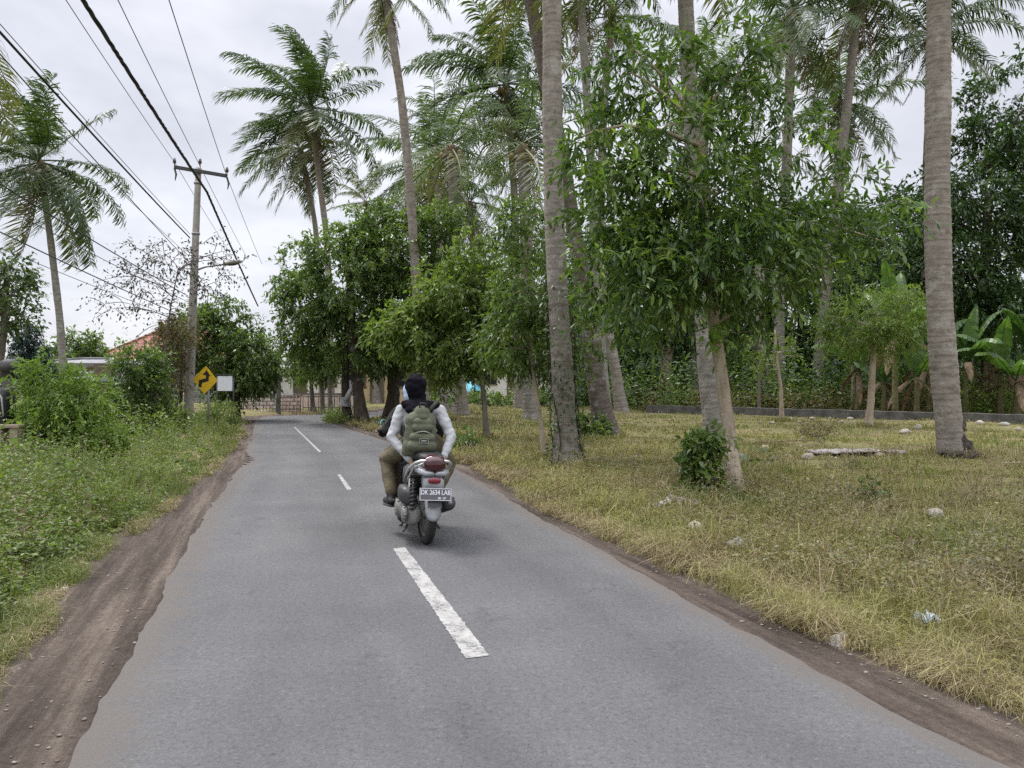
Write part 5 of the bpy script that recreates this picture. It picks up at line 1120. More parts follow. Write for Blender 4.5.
# ---- walls and fences at the bend
def brick_mat(name, c1, c2, mo, w=.4, h=.2):
    m, nt, b = newmat(name); L = nt.links; tc = node(nt, 'ShaderNodeTexCoord'); mp = node(nt, 'ShaderNodeMapping'); mp.inputs['Rotation'].default_value = (R(90), 0, 0)
    br = node(nt, 'ShaderNodeTexBrick', Scale=1.0); br.inputs['Color1'].default_value = (*c1, 1); br.inputs['Color2'].default_value = (*c2, 1); br.inputs['Mortar'].default_value = (*mo, 1)
    br.inputs['Brick Width'].default_value = w; br.inputs['Row Height'].default_value = h; br.inputs['Mortar Size'].default_value = .03
    L.new(tc.outputs['Object'], mp.inputs[0]); L.new(mp.outputs[0], br.inputs['Vector'])
    n = node(nt, 'ShaderNodeTexNoise', Scale=3, Detail=7); L.new(tc.outputs['Object'], n.inputs[0]); rr = ramp(nt, [(.3, (.65, .63, .6)), (.7, (1.1, 1.1, 1.1))]); L.new(n.outputs['Fac'], rr.inputs[0])
    mx = node(nt, 'ShaderNodeMix', _data_type='RGBA', _blend_type='MULTIPLY'); mx.inputs[0].default_value = 1; L.new(br.outputs['Color'], mx.inputs[6]); L.new(rr.outputs[0], mx.inputs[7]); L.new(mx.outputs[2], b.inputs['Base Color'])
    bp = node(nt, 'ShaderNodeBump', Strength=.6, Distance=.02, _invert=True); L.new(br.outputs['Fac'], bp.inputs['Height']); L.new(bp.outputs[0], b.inputs['Normal']); b.inputs['Roughness'].default_value = .9
    return m
M['brick_pale'] = brick_mat('brick_pale', (.62, .50, .44), (.72, .62, .55), (.26, .21, .19), .34, .17)
Yw = 34.0; wz = P(0, 396.5, Yw)[2]
bw = thing('brick_wall', 'pale pinkish block wall across the end of the road', 'wall', (*P(244, 0, Yw)[:2], 0))
x0, x1 = P(232, 0, Yw)[0] - bw.location[0], P(300, 0, Yw)[0] - bw.location[0]
MB().box(((x0 + x1) / 2, .1, wz / 2 - .1), (x1 - x0, .18, wz + .2)).build('wall', M['brick_pale'], bw, smooth=False)
MB().box(((x0 + x1) / 2, .1, wz + .035), (x1 - x0 + .08, .26, .06)).build('coping', M['concrete_old'], bw, smooth=False)
lw = thing('garden_wall', 'low pink wall running right from the road bend', 'wall', (*P(320, 0, 36)[:2], 0))
x0, x1 = P(294, 0, 36)[0] - lw.location[0], P(356, 0, 36)[0] - lw.location[0]
MB().box(((x0 + x1) / 2, .1, .33), (x1 - x0, .16, .9)).build('wall', rough_mat('pink_plaster', (.58, .45, .40), (.72, .61, .55), 1.6, .9, .3), lw, smooth=False)
MB().box(((x0 + x1) / 2, .1, .81), (x1 - x0 + .06, .22, .05)).build('coping', M['concrete_old'], lw, smooth=False)
def railing(label, px0, px1, Yq, h, n, mat, rails=(.15, .95)):
    t = thing('railing', label, 'railing', (*P((px0 + px1) / 2, 0, Yq)[:2], 0)); xa, xb = (px0 - px1) / 2 / F * Yq, (px1 - px0) / 2 / F * Yq
    for k in range(n):
        x = xa + (xb - xa) * k / (n - 1); MB().tube([(x, 0, -.08), (x, 0, h)], .016, 6).build('bar', mat, t)
    for r in rails: MB().tube([(xa, 0, h * r), (xb, 0, h * r)], .018, 6).build('rail', mat, t)
    return t
railing('grey iron railing in front of the block wall at the road end', 250, 276, 33.2, .86, 9, M['steel'])
railing('pale rusty railing at the road bend', 279, 300, 33.4, .8, 7, rough_mat('rust_pale', (.24, .16, .14), (.36, .28, .25), 6, .7, .2))
railing('thin dark railing along the low pink wall', 303, 345, 34.6, .75, 9, M['dark_steel'], (.3, .95))
pt_ = thing('concrete_post', 'tall thin grey post at the end of the road', 'post', on(278.5, 33))
ph = P(0, 374, 33)[2]; MB().box((0, 0, ph / 2 - .1), (.16, .16, ph + .2)).build('shaft', M['concrete_old'], pt_, smooth=False, bevel=.015); MB().box((0, 0, ph + .03), (.2, .2, .06)).build('cap', M['concrete_old'], pt_, smooth=False, bevel=.01)

# ---- low concrete channel wall across the field
A_, B_ = G(733, 416), G(1100, 428); dv = B_ - A_; Lw = np.linalg.norm(dv[:2]); ang = math.atan2(dv[1], dv[0])
cw = thing('concrete_wall', 'long low grey concrete channel wall across the back of the field', 'wall', (A_[0], A_[1], 0), ang)
n = 60; xs = np.linspace(-4, Lw + 8, n); rgc = np.random.default_rng(9)
sec = [((x, .17, .13 + rgc.normal(0, .006)), .17, .22 + rgc.normal(0, .008)) for x in xs]
V = np.array([[(c[0], c[1] - w_, c[2] - h_ ), (c[0], c[1] - w_ * .94, c[2] + h_), (c[0], c[1] + w_, c[2] + h_), (c[0], c[1] + w_, c[2] - h_)] for c, w_, h_ in sec]); mb = MB(); k = np.arange(n - 1)[:, None] * 4; j = np.arange(4)[None]
mb.add(V.reshape(-1, 3), np.stack([k + j, k + (j + 1) % 4, k + 4 + (j + 1) % 4, k + 4 + j], -1).reshape(-1, 4)); mb.ngon([3, 2, 1, 0]); mb.ngon([(n - 1) * 4 + q for q in range(4)])
mb.build('wall_body', M['concrete_old'], cw, smooth=False)
# ---- stake leaning by the forked tree
st = MB().tube([(0, 0, -.1), (.06, 0, .8), (.20, 0, 1.75)], [.035, .03, .022], 6).build('stake', M['pale_bark']); st.location = on(657, 39); tag(st, 'thin wooden stake leaning left of the pale forked tree', 'stake')

# ---- things lying in the field
def rock(name, label, cat, px, py, size, mat, seed, group=None, sink=.75, z=0.0):
    p = at(px, py); mb = MB().ell((0, 0, 0), size, 18, 12, noise=.05, seed=seed); mb.v[0] = (mb.v[0] * (1 + .16 * np.sin(mb.v[0][:, :1] / size[0] * 3.1 + seed) * np.cos(mb.v[0][:, 1:2] / size[1] * 2.3 + 2 * seed) - .10 * np.abs(np.sin(mb.v[0][:, 2:3] / size[2] * 2.9 + seed)))).astype(np.float32); o = mb.build(name, mat); o.location = (p[0], p[1], p[2] + size[2] * (1 - sink) + z)
    o.rotation_euler = (0, 0, seed); return tag(o, label, cat, group)
M['stone_pale'] = rough_mat('stone_pale', (.24, .205, .165), (.44, .395, .34), 9, .9, .5)
M['stone_grey'] = rough_mat('stone_grey', (.20, .19, .175), (.38, .37, .34), 9, .9, .6)
M['plastic_white'] = rough_mat('plastic_white', (.44, .45, .47), (.60, .61, .63), 6, .4, .3)
M['plastic_blue'] = rough_mat('plastic_bluish', (.26, .31, .34), (.40, .45, .47), 6, .35, .3)
M['husk'] = rough_mat('coconut_husk', (.26, .20, .13), (.46, .38, .28), 9, .95, .7)
rock('stone', 'rounded pale stone at the dirt edge beside the road, red wrapper by it', 'stone', 838, 640, (.085, .08, .085), M['stone_grey'], 3)
rock('coconut_husk', 'split pale coconut husk in the grass below the white plastic', 'coconut husk', 696, 538, (.10, .08, .075), M['stone_pale'], 5, z=.05)
rock('stone', 'white stone left of the grey plank', 'stone', 808, 462, (.13, .10, .08), M['stone_pale'], 7, z=.03)
rock('stone', 'small cream stone between the round stone and the bluish bag', 'stone', 886, 642, (.05, .045, .035), M['stone_pale'], 8, z=.02)
rock('coconut_husk', 'white husk at the foot of the low wall near the feathery tree', 'coconut husk', 905, 436, (.16, .12, .10), M['stone_pale'], 9, z=.03)
rock('stone', 'white stone by the low wall just left of the pale trunk', 'stone', 918, 430, (.14, .12, .12), M['stone_pale'], 10, z=.02)
rock('stone', 'largest white stone by the low wall right of the pale trunk', 'stone', 980, 426, (.18, .13, .12), M['stone_pale'], 11)
rock('stone', 'grey stone by the low wall near the right edge', 'stone', 1004, 428, (.16, .12, .10), M['stone_grey'], 12)
rock('coconut_husk', 'pale husk lying near the fallen brown twigs', 'coconut husk', 765, 452, (.10, .09, .07), M['husk'], 13, z=.02)
rock('coconut_husk', 'brown husk in the shade by the forked pale tree', 'coconut husk', 688, 412, (.24, .18, .14), M['stone_pale'], 14)
rock('coconut_husk', 'tan husk in the grass beyond the front tree, near the plank', 'coconut husk', 880, 458, (.12, .10, .07), M['husk'], 15)
rock('stone', 'flat pale stone half hidden in grass below the split husk', 'stone', 737, 556, (.10, .08, .05), M['stone_grey'], 16, z=.06)
rock('coconut_husk', 'pale husk by the grass in mid field above the bluish bag', 'coconut husk', 935, 520, (.14, .09, .06), M['stone_pale'], 17, z=.05)
rock('stone', 'flat white stone on the left dirt shoulder edge', 'stone', 72, 600, (.10, .06, .02), M['stone_pale'], 18, z=.01)
rock('stone', 'tilted white stone in the weeds by the left shoulder', 'stone', 62, 588, (.06, .05, .045), M['stone_pale'], 19, z=.02)
rock('stone', 'small tan stone lying low on the left shoulder', 'stone', 25, 634, (.05, .035, .02), M['husk'], 20, z=.01)
row = [(760, 424), (772, 425), (790, 421), (800, 426), (812, 421), (830, 420), (842, 425), (850, 421), (955, 422), (1018, 433)]
for i, (px, py) in enumerate(row):
    s = .05 + .05 * ((i * 7) % 5) / 5
    rock('stone', 'small pale stones in the row along the foot of the low wall', 'stone', px, py, (s * 1.3, s, s * .8), M['stone_pale'], 30 + i, 'small stones along the low wall', z=.03)
def crumple(name, label, cat, px, py, size, mat, seed, z=.02, sub=5):
    p = at(px, py); rng = np.random.default_rng(seed); mb = MB(); n = 22
    u = np.linspace(-1, 1, n); X, Yy = np.meshgrid(u, u); Zz = np.zeros_like(X)
    for k in range(9):
        a = rng.uniform(0, 6.28); Zz += np.abs(np.sin((X * math.cos(a) + Yy * math.sin(a)) * rng.uniform(1.5, 4) + rng.uniform(-3, 3))) * .22
    ed = 1 - .3 * rng.random(X.shape) * (np.maximum(np.abs(X), np.abs(Yy)) > .85)
    V = np.stack([X * ed * size[0], Yy * ed * size[1], (Zz - Zz.mean()) * size[2] + size[2] * .5], -1)
    i = np.arange(n - 1)[:, None] * n; j = np.arange(n - 1)[None]
    o = mb.add(V.reshape(-1, 3), np.stack([i + j, i + j + 1, i + n + j + 1, i + n + j], -1).reshape(-1, 4)).build(name, mat, smooth=False)
    s = o.modifiers.new('thickness', 'SOLIDIFY'); s.thickness = .004
    o.location = (p[0], p[1], p[2] + z); o.rotation_euler = (R(12), R(8), seed); return tag(o, label, cat)
crumple('plastic_bag', 'crumpled white plastic bag in the grass near the front tree', 'litter', 664, 513, (.11, .09, .09), M['plastic_white'], 4, .03)
crumple('dry_leaf_sheath', 'grey-brown dried palm sheath beside the white plastic bag', 'litter', 684, 512, (.20, .07, .12), rough_mat('dry_sheath', (.16, .12, .10), (.34, .28, .25), 8, .9, .5), 6, .04)
crumple('plastic_bag', 'bluish plastic bag under a dry stalk near the lower right', 'litter', 928, 636, (.075, .06, .09), M['plastic_blue'], 8, .06)
crumple('plastic_wrapper', 'torn red wrapper on the dirt beside the round stone', 'litter', 851, 646, (.07, .03, .02), rough_mat('wrapper_red', (.30, .02, .02), (.42, .05, .04), 6, .5, .1), 9, .01)
crumple('paper_scrap', 'pale paper scrap on the dirt shoulder right of the road', 'litter', 812, 640, (.04, .03, .02), M['stone_pale'], 12, .0)
crumple('paper_scrap', 'white scrap lying on the dirt beside the white line end', 'litter', 686, 583, (.05, .03, .015), M['plastic_white'], 13, .0)
# plank of dead palm trunk
pl = at(858, 456); mb = MB(); s = np.linspace(-1.0, 1.0, 16)
pts = np.c_[s * .98, .12 * s + .03 * np.sin(s * 3), .045 + .02 * np.cos(s * 2) - .02 * s]
V = []; rgp = np.random.default_rng(14)
for k, p in enumerate(pts):
    w_ = .21 * (1 - .55 * max(0, s[k]) ** 2) * (.75 if k in (0, 15) else 1); th = np.arange(8) * np.pi / 4
    V.append(np.c_[np.full(8, p[0]), p[1] + w_ * np.cos(th) * 1.3, p[2] + .035 * np.sin(th)] + rgp.normal(0, .014, (8, 3)))
k = np.arange(15)[:, None] * 8; j = np.arange(8)[None]; mb.add(np.array(V).reshape(-1, 3), np.stack([k + j, k + (j + 1) % 8, k + 8 + (j + 1) % 8, k + 8 + j], -1).reshape(-1, 4)); mb.ngon(list(range(7, -1, -1))); mb.ngon([120 + q for q in range(8)])
o = mb.build('fallen_log', rough_mat('weathered_log', (.22, .19, .18), (.42, .38, .36), 7, .9, .7)); o.location = pl; tag(o, 'long grey weathered plank of palm trunk lying in the grass', 'log')
def frond_on_ground(label, px, py, ang, Ln, seed, mat='scrap', tilt=.06):
    p = at(px, py); rng = np.random.default_rng(seed); mb = MB()
    frond_into(mb, (0, 0, .06), (math.cos(ang), math.sin(ang), tilt), Ln, .12, np.zeros(3), rng, nl=22, leaflet=.9, limp=.25)
    o = mb.build('dry_frond', M[mat], smooth=False); o.location = p; return tag(o, label, 'palm frond', 'fallen fronds')
frond_on_ground('bleached dry frond fallen on the grass edge at the lower right', 960, 672, R(-40), .9, 1)
frond_on_ground('dry brown frond lying beyond the front tree', 752, 449, R(12), 1.6, 2, 'frond_dead')
frond_on_ground('yellow dry frond lying across the shaded far grass', 600, 428, R(5), 2.4, 3, 'straw')
frond_on_ground('pale stick-like frond at the right edge of the field', 1002, 469, R(-5), 1.2, 4)
frond_on_ground('brown frond by the thin slanting trunk left of the creeper palm', 512, 424, R(170), 2.2, 5, 'frond_dead')
# dark bucket by the roadside tree
bk = thing('bucket', 'dark bucket with a teal rim lying on its side under the roadside tree', 'bucket', at(379, 429))
q = MB(); q.tube([(-.14, 0, .17), (.16, 0, .17)], [.13, .165], 20); q.build('body', M['sign_black'], bk); MB().torus((.16, 0, .17), .165, .022, (1, 0, 0), 24, 8).build('rim', rough_mat('teal_plastic', (.10, .32, .34), (.16, .42, .44), 3, .4, 0), bk)
bk.rotation_euler = (0, 0, R(-25))
# white cloth on the roadside trunk
M['cloth_grey'] = rough_mat('cloth_grey', (.30, .30, .31), (.46, .46, .47), 4, .9, .4)
wc = thing('tied_cloth', 'white cloth knotted round the left roadside trunk', 'cloth', on(346, 26.9)); wo = np.array(wc.location)
z = np.linspace(P(0, 404, 27)[2], P(0, 395, 27)[2], 12)
MB().tube(np.c_[P(345, 0, 26.9)[0] - wo[0] + .02 * np.sin(z * 9), np.zeros(12), z], .18 + .01 * np.sin(z * 13), 16, rough=.03, seed=3).build('wrap', M['cloth_grey'], wc)
MB().tube(np.array([P(346, 400, 26.7), P(352, 388, 26.6), P(350, 380, 26.6)]) - wo, [.10, .08, .03], 8, rough=.1).build('knot', M['plastic_white'], wc)
# little shrine lantern and masonry at far left
M['beige'] = rough_mat('beige_masonry', (.22, .17, .13), (.34, .28, .22), 4, .9, .5)
ln = thing('stone_lantern', 'dark domed garden lantern on a pillar at the left edge', 'lantern', on(9, 13.2)); lz = P(0, 378, 13.2)[2] - ln.location[2]
MB().box((0, 0, lz / 2 - .05), (.16, .16, lz + .1)).build('pillar', M['concrete_old'], ln, smooth=False, bevel=.01)
MB().box((0, 0, lz + .10), (.17, .17, .2)).build('lamp_box', M['sign_black'], ln, smooth=False, bevel=.01)
MB().ell((0, 0, lz + .20), (.17, .17, .13), 16, 8).build('dome', M['dark_steel'], ln)
gp_ = thing('gate_pillar', 'worn beige masonry gate pillars with a dark gap at the far left', 'gate', on(8, 12.0)); gz = P(0, 428, 12)[2] - gp_.location[2]
for dx in (-.12, .14): MB().box((dx, 0, gz / 2 - .05), (.13, .18, gz + .1)).build('pillar', M['beige'], gp_, smooth=False, bevel=.01)
MB().box((.01, .05, gz / 2), (.13, .05, gz)).build('door', M['wood'], gp_, smooth=False)
MB().box((.0, 0, gz + .03), (.46, .22, .05)).build('cap', M['beige'], gp_, smooth=False, bevel=.008)
wt = thing('water_barrel', 'black water barrel with a white hose behind the beige pillars', 'barrel', on(-2, 12.5))
bz = P(0, 396, 12.5)[2]; MB().tube([(0, 0, -.05), (0, 0, .1), (0, 0, bz * .5), (0, 0, bz * .92), (0, 0, bz)], [.2, .24, .25, .23, .12], 18).build('body', M['sign_black'], wt)
MB().tube([(.0, -.2, bz + .02), (.1, -.24, bz - .02), (.2, -.22, bz - .15), (.22, -.2, bz - .45)], .014, 6).build('hose', M['plastic_white'], wt)
pk = MB().box((0, 0, 0), (.42, .12, .04)).build('plank', rough_mat('plank_pale', (.38, .30, .2), (.5, .42, .3), 8, .85, .3), None, smooth=False); p = at(12, 452); pk.location = (p[0], p[1], p[2] + .06); tag(pk, 'pale wooden plank lying before the beige pillars', 'plank')
# ================================================================ scooter and its two riders (built in the scooter's own frame: x right, y forward, z up)
ROOT_P = G(425.5, 543.5); ROOT_P[2] = .002
BIKE = Matrix.Translation(Vector(ROOT_P)) @ Matrix.Rotation(R(18.5), 4, 'Z') @ Matrix.Rotation(R(3), 4, 'Y')
BINV = np.array(BIKE.inverted())
def J(px, py, ly):
    Yd = ROOT_P[1] + ly * .96
    p = np.r_[P(px, py, Yd), 1]; return (BINV @ p)[:3]
def paint(name, c, rough=.3, spec=.5, coat=.4, metal=0, dirt=.25):
    m, nt, b = newmat(name); L = nt.links; tc = node(nt, 'ShaderNodeTexCoord')
    n = node(nt, 'ShaderNodeTexNoise', Scale=9, Detail=8, Roughness=.7); L.new(tc.outputs['Object'], n.inputs[0])
    r = ramp(nt, [(.35, c), (.75, tuple(q * (1 - dirt) + .12 * dirt * k for q, k in zip(c, (1.1, 1, .85))))]); L.new(n.outputs['Fac'], r.inputs[0]); L.new(r.outputs[0], b.inputs['Base Color'])
    rr = node(nt, 'ShaderNodeMapRange'); rr.inputs[3].default_value = rough; rr.inputs[4].default_value = min(1, rough + .3); L.new(n.outputs['Fac'], rr.inputs[0]); L.new(rr.outputs[0], b.inputs['Roughness'])
    b.inputs['Coat Weight'].default_value = coat; b.inputs['Metallic'].default_value = metal; b.inputs['Specular IOR Level'].default_value = spec
    return m
M['sc_silver'] = paint('scooter_silver', (.30, .31, .325), .35, metal=.25)
M['sc_dark'] = paint('scooter_dark_plastic', (.022, .023, .026), .5, coat=.1)
M['sc_black'] = paint('scooter_gloss_black', (.012, .012, .014), .25, coat=.6)
M['sc_engine'] = paint('engine_cast_alloy', (.26, .26, .25), .5, coat=0, metal=.5, dirt=.6)
M['sc_rubber'] = rough_mat('tyre_rubber', (.014, .014, .014), (.035, .033, .031), 14, .85, .4)
M['sc_seat'] = rough_mat('seat_vinyl', (.012, .012, .013), (.028, .027, .027), 6, .6, .2)
M['sc_chrome'] = paint('scooter_bright_rail', (.62, .62, .63), .25, metal=.7, coat=.3, dirt=.1)
def lens_mat(name, c):
    m, nt, b = newmat(name); b.inputs['Base Color'].default_value = (*c, 1); b.inputs['Roughness'].default_value = .12; b.inputs['Coat Weight'].default_value = .6
    w_ = node(nt, 'ShaderNodeTexWave', Scale=60, _bands_direction='X'); tc = node(nt, 'ShaderNodeTexCoord'); nt.links.new(tc.outputs['Object'], w_.inputs[0]); bp = node(nt, 'ShaderNodeBump', Strength=.25, Distance=.004); nt.links.new(w_.outputs['Fac'], bp.inputs['Height']); nt.links.new(bp.outputs[0], b.inputs['Normal']); return m
M['red_lens'] = lens_mat('red_lens', (.045, .003, .007)); M['red_lens_bright'] = lens_mat('red_reflector', (.19, .012, .025)); M['clear_lens'] = lens_mat('clear_lens', (.5, .5, .5)); M['amber_lens'] = lens_mat('amber_lens', (.45, .16, .02))
sc = thing('scooter', 'silver and black scooter seen from behind with a dark number plate', 'scooter'); sc.matrix_world = BIKE

def wheel(y, r):
    wm = bpy.data.objects.new('wheel', None); COL.objects.link(wm); wm.parent = sc; wm.location = (0, y, r); wm.empty_display_size = .1
    tw = .043
    mb = MB().torus((0, 0, 0), r - tw, tw, n=64, m=16)
    for k in range(56):
        a = k * 2 * np.pi / 56
        for sg in (-1, 1):
            c = np.array([sg * .02, math.cos(a) * (r - .006), math.sin(a) * (r - .006)])
            Mx = np.array(Matrix.Rotation(a, 3, 'X') @ Matrix.Rotation(R(28 * sg), 3, 'Y')); mb.box(c, (.022, .010, .012), np.array(Matrix.Rotation(a, 3, 'X')))
    mb.build('tyre', M['sc_rubber'], wm)
    rm = MB().torus((0, 0, 0), r - .075, .016, n=48, m=8, sq=1.9); rm.tube([(-.05, 0, 0), (.05, 0, 0)], .035, 16)
    for k in range(5):
        a = k * 2 * np.pi / 5; d = np.array([0, math.cos(a), math.sin(a)]); rm.tube([d * .03, d * .5 * r + np.array([.01, 0, 0]), d * (r - .08)], [.022, .015, .018], 8)
    rm.build('rim', M['sc_engine'], wm)
    return wm
wheel(0, .282); fw = wheel(1.25, .282)
MB().torus((-.06, 0, 0), .09, .006, n=32, m=6, sq=.4).build('brake_disc', M['steel'], fw)

# rear mudguard: silver flap curving down behind the tyre under the plate
V = []
for z, y, hw in ((.50, -.20, .060), (.46, -.235, .070), (.40, -.265, .073), (.34, -.285, .070), (.285, -.297, .062), (.255, -.302, .045)):
    for u in np.linspace(-1, 1, 9): V.append((u * hw, y + .035 * u * u, z + (.012 * u * u if z < .3 else 0)))
i = np.arange(5)[:, None] * 9; j = np.arange(8)[None]
mg = MB().add(V, np.stack([i + j, i + j + 1, i + 10 + j, i + 9 + j], -1).reshape(-1, 4)).build('mudguard', M['sc_silver'], sc)
mg.modifiers.new('thickness', 'SOLIDIFY').thickness = .006
ng = []                                              # inner fender over the rear wheel
for a in np.linspace(R(20), R(175), 22):
    for u in np.linspace(-1, 1, 7): ng.append((u * .065, -math.cos(a) * .335 + .0, .282 + math.sin(a) * .325 - .015 * u * u))
i = np.arange(21)[:, None] * 7; j = np.arange(6)[None]
MB().add(ng, np.stack([i + j, i + j + 1, i + 8 + j, i + 7 + j], -1).reshape(-1, 4)).build('inner_fender', M['sc_dark'], sc)
# tail bodywork
MB().loft([((0, -.225, .70), .045, .03), ((0, -.20, .70), .085, .055), ((0, -.10, .705), .115, .075), ((0, .10, .69), .135, .085), ((0, .35, .66), .145, .10), ((0, .58, .60), .14, .13), ((0, .72, .50), .11, .16), ((0, .78, .44), .08, .14)], 22, 2.8).build('tail_body', M['sc_black'], sc)
wing = MB()                                          # silver side wings under the tail lamp
for sg in (-1, 1):
    wing.loft([((sg * .045, -.245, .672), .045, .022), ((sg * .085, -.20, .685), .060, .028), ((sg * .125, -.05, .70), .030, .032), ((sg * .145, .20, .69), .018, .040), ((sg * .150, .45, .63), .012, .045), ((sg * .13, .60, .55), .006, .03)], 12, 2.4)
wing.build('side_cowl', M['sc_silver'], sc)
MB().loft([((0, -.255, .755), .055, .035), ((0, -.235, .76), .098, .068), ((0, -.17, .775), .095, .072), ((0, -.08, .79), .06, .05)], 20, 2.6).build('tail_lamp', M['red_lens'], sc)
bkp = MB(); bkp.loft([((0, -.235, .57), .085, .075), ((0, -.215, .57), .10, .085), ((0, -.12, .58), .09, .09), ((0, -.02, .60), .08, .08)], 16, 3.2); bkp.build('plate_carrier', M['sc_silver'], sc)
MB().loft([((0, -.252, .615), .040, .014), ((0, -.246, .615), .058, .026), ((0, -.23, .615), .060, .028)], 16, 3).build('reflector', M['red_lens_bright'], sc)
for sg in (): MB().loft([((sg * .125, -.245, .655), .012, .010), ((sg * .13, -.225, .66), .026, .018), ((sg * .135, -.15, .67), .02, .015)], 12).build('turn_signal', M['amber_lens'], sc)
# number plate
def text_mesh(name, body, size, mat, parent, loc, squash=1):
    cu = bpy.data.curves.new(name, 'FONT'); cu.body = body; cu.size = size; cu.align_x = 'CENTER'; cu.align_y = 'CENTER'; cu.extrude = .0012; cu.offset = .0012
    t = bpy.data.objects.new(name, cu); COL.objects.link(t); bpy.context.view_layer.update()
    me = bpy.data.meshes.new_from_object(t.evaluated_get(bpy.context.evaluated_depsgraph_get())); bpy.data.objects.remove(t)
    me.materials.clear(); me.materials.append(mat); o = bpy.data.objects.new(name, me); COL.objects.link(o); o.parent = parent; o.location = loc; o.rotation_euler = (R(90), 0, 0); o.scale = (squash, 1, 1); return o
pq = MB(); pq.box((0, 0, 0), (.292, .006, .112)); plt = pq.build('number_plate', paint('plate_grey', (.085, .085, .09), .45, coat=.1), sc, smooth=False, bevel=.002); plt.location = (.0, -.305, .50); plt.rotation_euler = (R(-12), R(1), 0)
M['plate_white'] = paint('plate_white', (.66, .67, .70), .5, coat=0, dirt=.15)
bd = MB()
for c, s in (((0, -.0035, .052), (.286, .003, .005)), ((0, -.0035, -.052), (.286, .003, .005)), ((-.142, -.0035, 0), (.005, .003, .106)), ((.142, -.0035, 0), (.005, .003, .106))): bd.box(c, s)
bd.build('plate_rim', M['plate_white'], plt, smooth=False)
text_mesh('plate_lettering', 'DK 2634 LAB', .060, M['plate_white'], plt, (0, -.0042, .016), .80)
text_mesh('plate_date', '05 \u00b7 28', .026, M['plate_white'], plt, (.06, -.0042, -.034), 1.0)
# seat
MB().loft([((0, -.19, .80), .04, .02), ((0, -.16, .805), .10, .035), ((0, .10, .815), .135, .045), ((0, .32, .81), .145, .045), ((0, .42, .785), .145, .042), ((0, .60, .765), .135, .042), ((0, .78, .76), .09, .04), ((0, .84, .75), .04, .02)], 20, 3).build('seat', M['sc_seat'], sc)
# bright grab rail: from the tail down both flanks
for sg in (-1, 1):
    MB().tube([(sg * .06, -.225, .795), (sg * .125, -.215, .79), (sg * .165, -.15, .765), (sg * .185, .02, .70), (sg * .19, .16, .62), (sg * .185, .26, .545)], [.013, .014, .014, .014, .013, .010], 10).build('grab_rail', M['sc_chrome'], sc)
    MB().tube([(sg * .10, -.20, .77), (sg * .16, -.06, .71), (sg * .172, .10, .60), (sg * .17, .17, .53)], [.006, .011, .011, .006], 8).build('cowl_trim', M['sc_chrome'], sc)
# engine, belt case, air box, exhaust
en = MB().loft([((-.115, -.10, .27), .035, .055), ((-.14, -.03, .275), .065, .105), ((-.15, .08, .28), .075, .112), ((-.15, .22, .285), .072, .098), ((-.15, .36, .29), .072, .11), ((-.11, .47, .295), .035, .07)], 18, 2.4).build('belt_case', M['sc_engine'], sc)
cvr = MB()
for yy_, rr_ in ((.0, .075), (.34, .085)):
    cvr.tube([(-.20, yy_, .28), (-.232, yy_, .28), (-.24, yy_, .28)], [rr_, rr_ * .9, rr_ * .5], 20)
    for k in range(6): a = k * 1.047; cvr.tube([(-.205, yy_ + math.cos(a) * rr_ * .98, .28 + math.sin(a) * rr_ * .98), (-.232, yy_ + math.cos(a) * rr_ * .98, .28 + math.sin(a) * rr_ * .98)], .008, 8)
for k in range(5): cvr.box((-.226, .10 + k * .03, .28), (.012, .010, .11))
cvr.build('case_bosses', M['sc_engine'], en)
MB().loft([((-.02, .02, .30), .06, .08), ((-.02, .2, .31), .09, .10), ((0, .42, .33), .10, .10), ((0, .6, .36), .07, .07)], 14).build('engine_block', M['sc_engine'], sc)
kk = MB()
for k in range(6): kk.loft([((0, .44 + k * .03, .34), .085, .085), ((0, .45 + k * .03, .34), .085, .085)], 12, 5)
kk.build('cooling_fins', M['sc_engine'], sc)
MB().loft([((-.15, -.06, .43), .03, .04), ((-.175, -.03, .435), .065, .075), ((-.185, .10, .45), .075, .085), ((-.175, .24, .45), .07, .075), ((-.14, .30, .45), .03, .035)], 16, 3.5).build('air_box', M['sc_dark'], sc)
MB().tube([(-.10, .12, .50), (-.06, .22, .52), (0, .3, .50), (0, .4, .44)], .022, 10).build('intake_hose', M['sc_rubber'], sc)
MB().tube([(-.155, -.04, .30), (-.175, .02, .44), (-.165, .06, .60)], .013, 8).build('shock_rod', M['sc_engine'], sc)
hx_ = np.linspace(0, 1, 140); sp_ = MB(); p0_, p1_ = np.array([-.16, -.10, .33]), np.array([-.145, -.01, .60]); ax_ = nrm(p1_ - p0_); u_ = nrm(np.cross(ax_, [1, 0, 0])); w2 = np.cross(ax_, u_)
sp_.tube(p0_ + (p1_ - p0_) * hx_[:, None] + .030 * (np.cos(hx_ * 50)[:, None] * u_ + np.sin(hx_ * 50)[:, None] * w2), .006, 6).tube([p0_, p1_], .014, 8); sp_.build('shock_absorber', M['sc_dark'], sc)
MB().tube([(.145, -.27, .42), (.148, -.255, .415), (.150, -.22, .405), (.148, .05, .335), (.12, .28, .27), (.07, .40, .25)], [.030, .055, .062, .060, .035, .016], 18).build('muffler', M['sc_dark'], sc)
MB().loft([((.175, -.20, .42), .035, .05), ((.19, -.10, .40), .035, .055), ((.185, .04, .36), .03, .045), ((.17, .10, .34), .015, .025)], 12, 3).build('heat_shield', M['sc_black'], sc)
MB().tube([(.145, -.272, .42), (.145, -.30, .425)], [.02, .018], 12).build('exhaust_tip', M['steel'], sc)
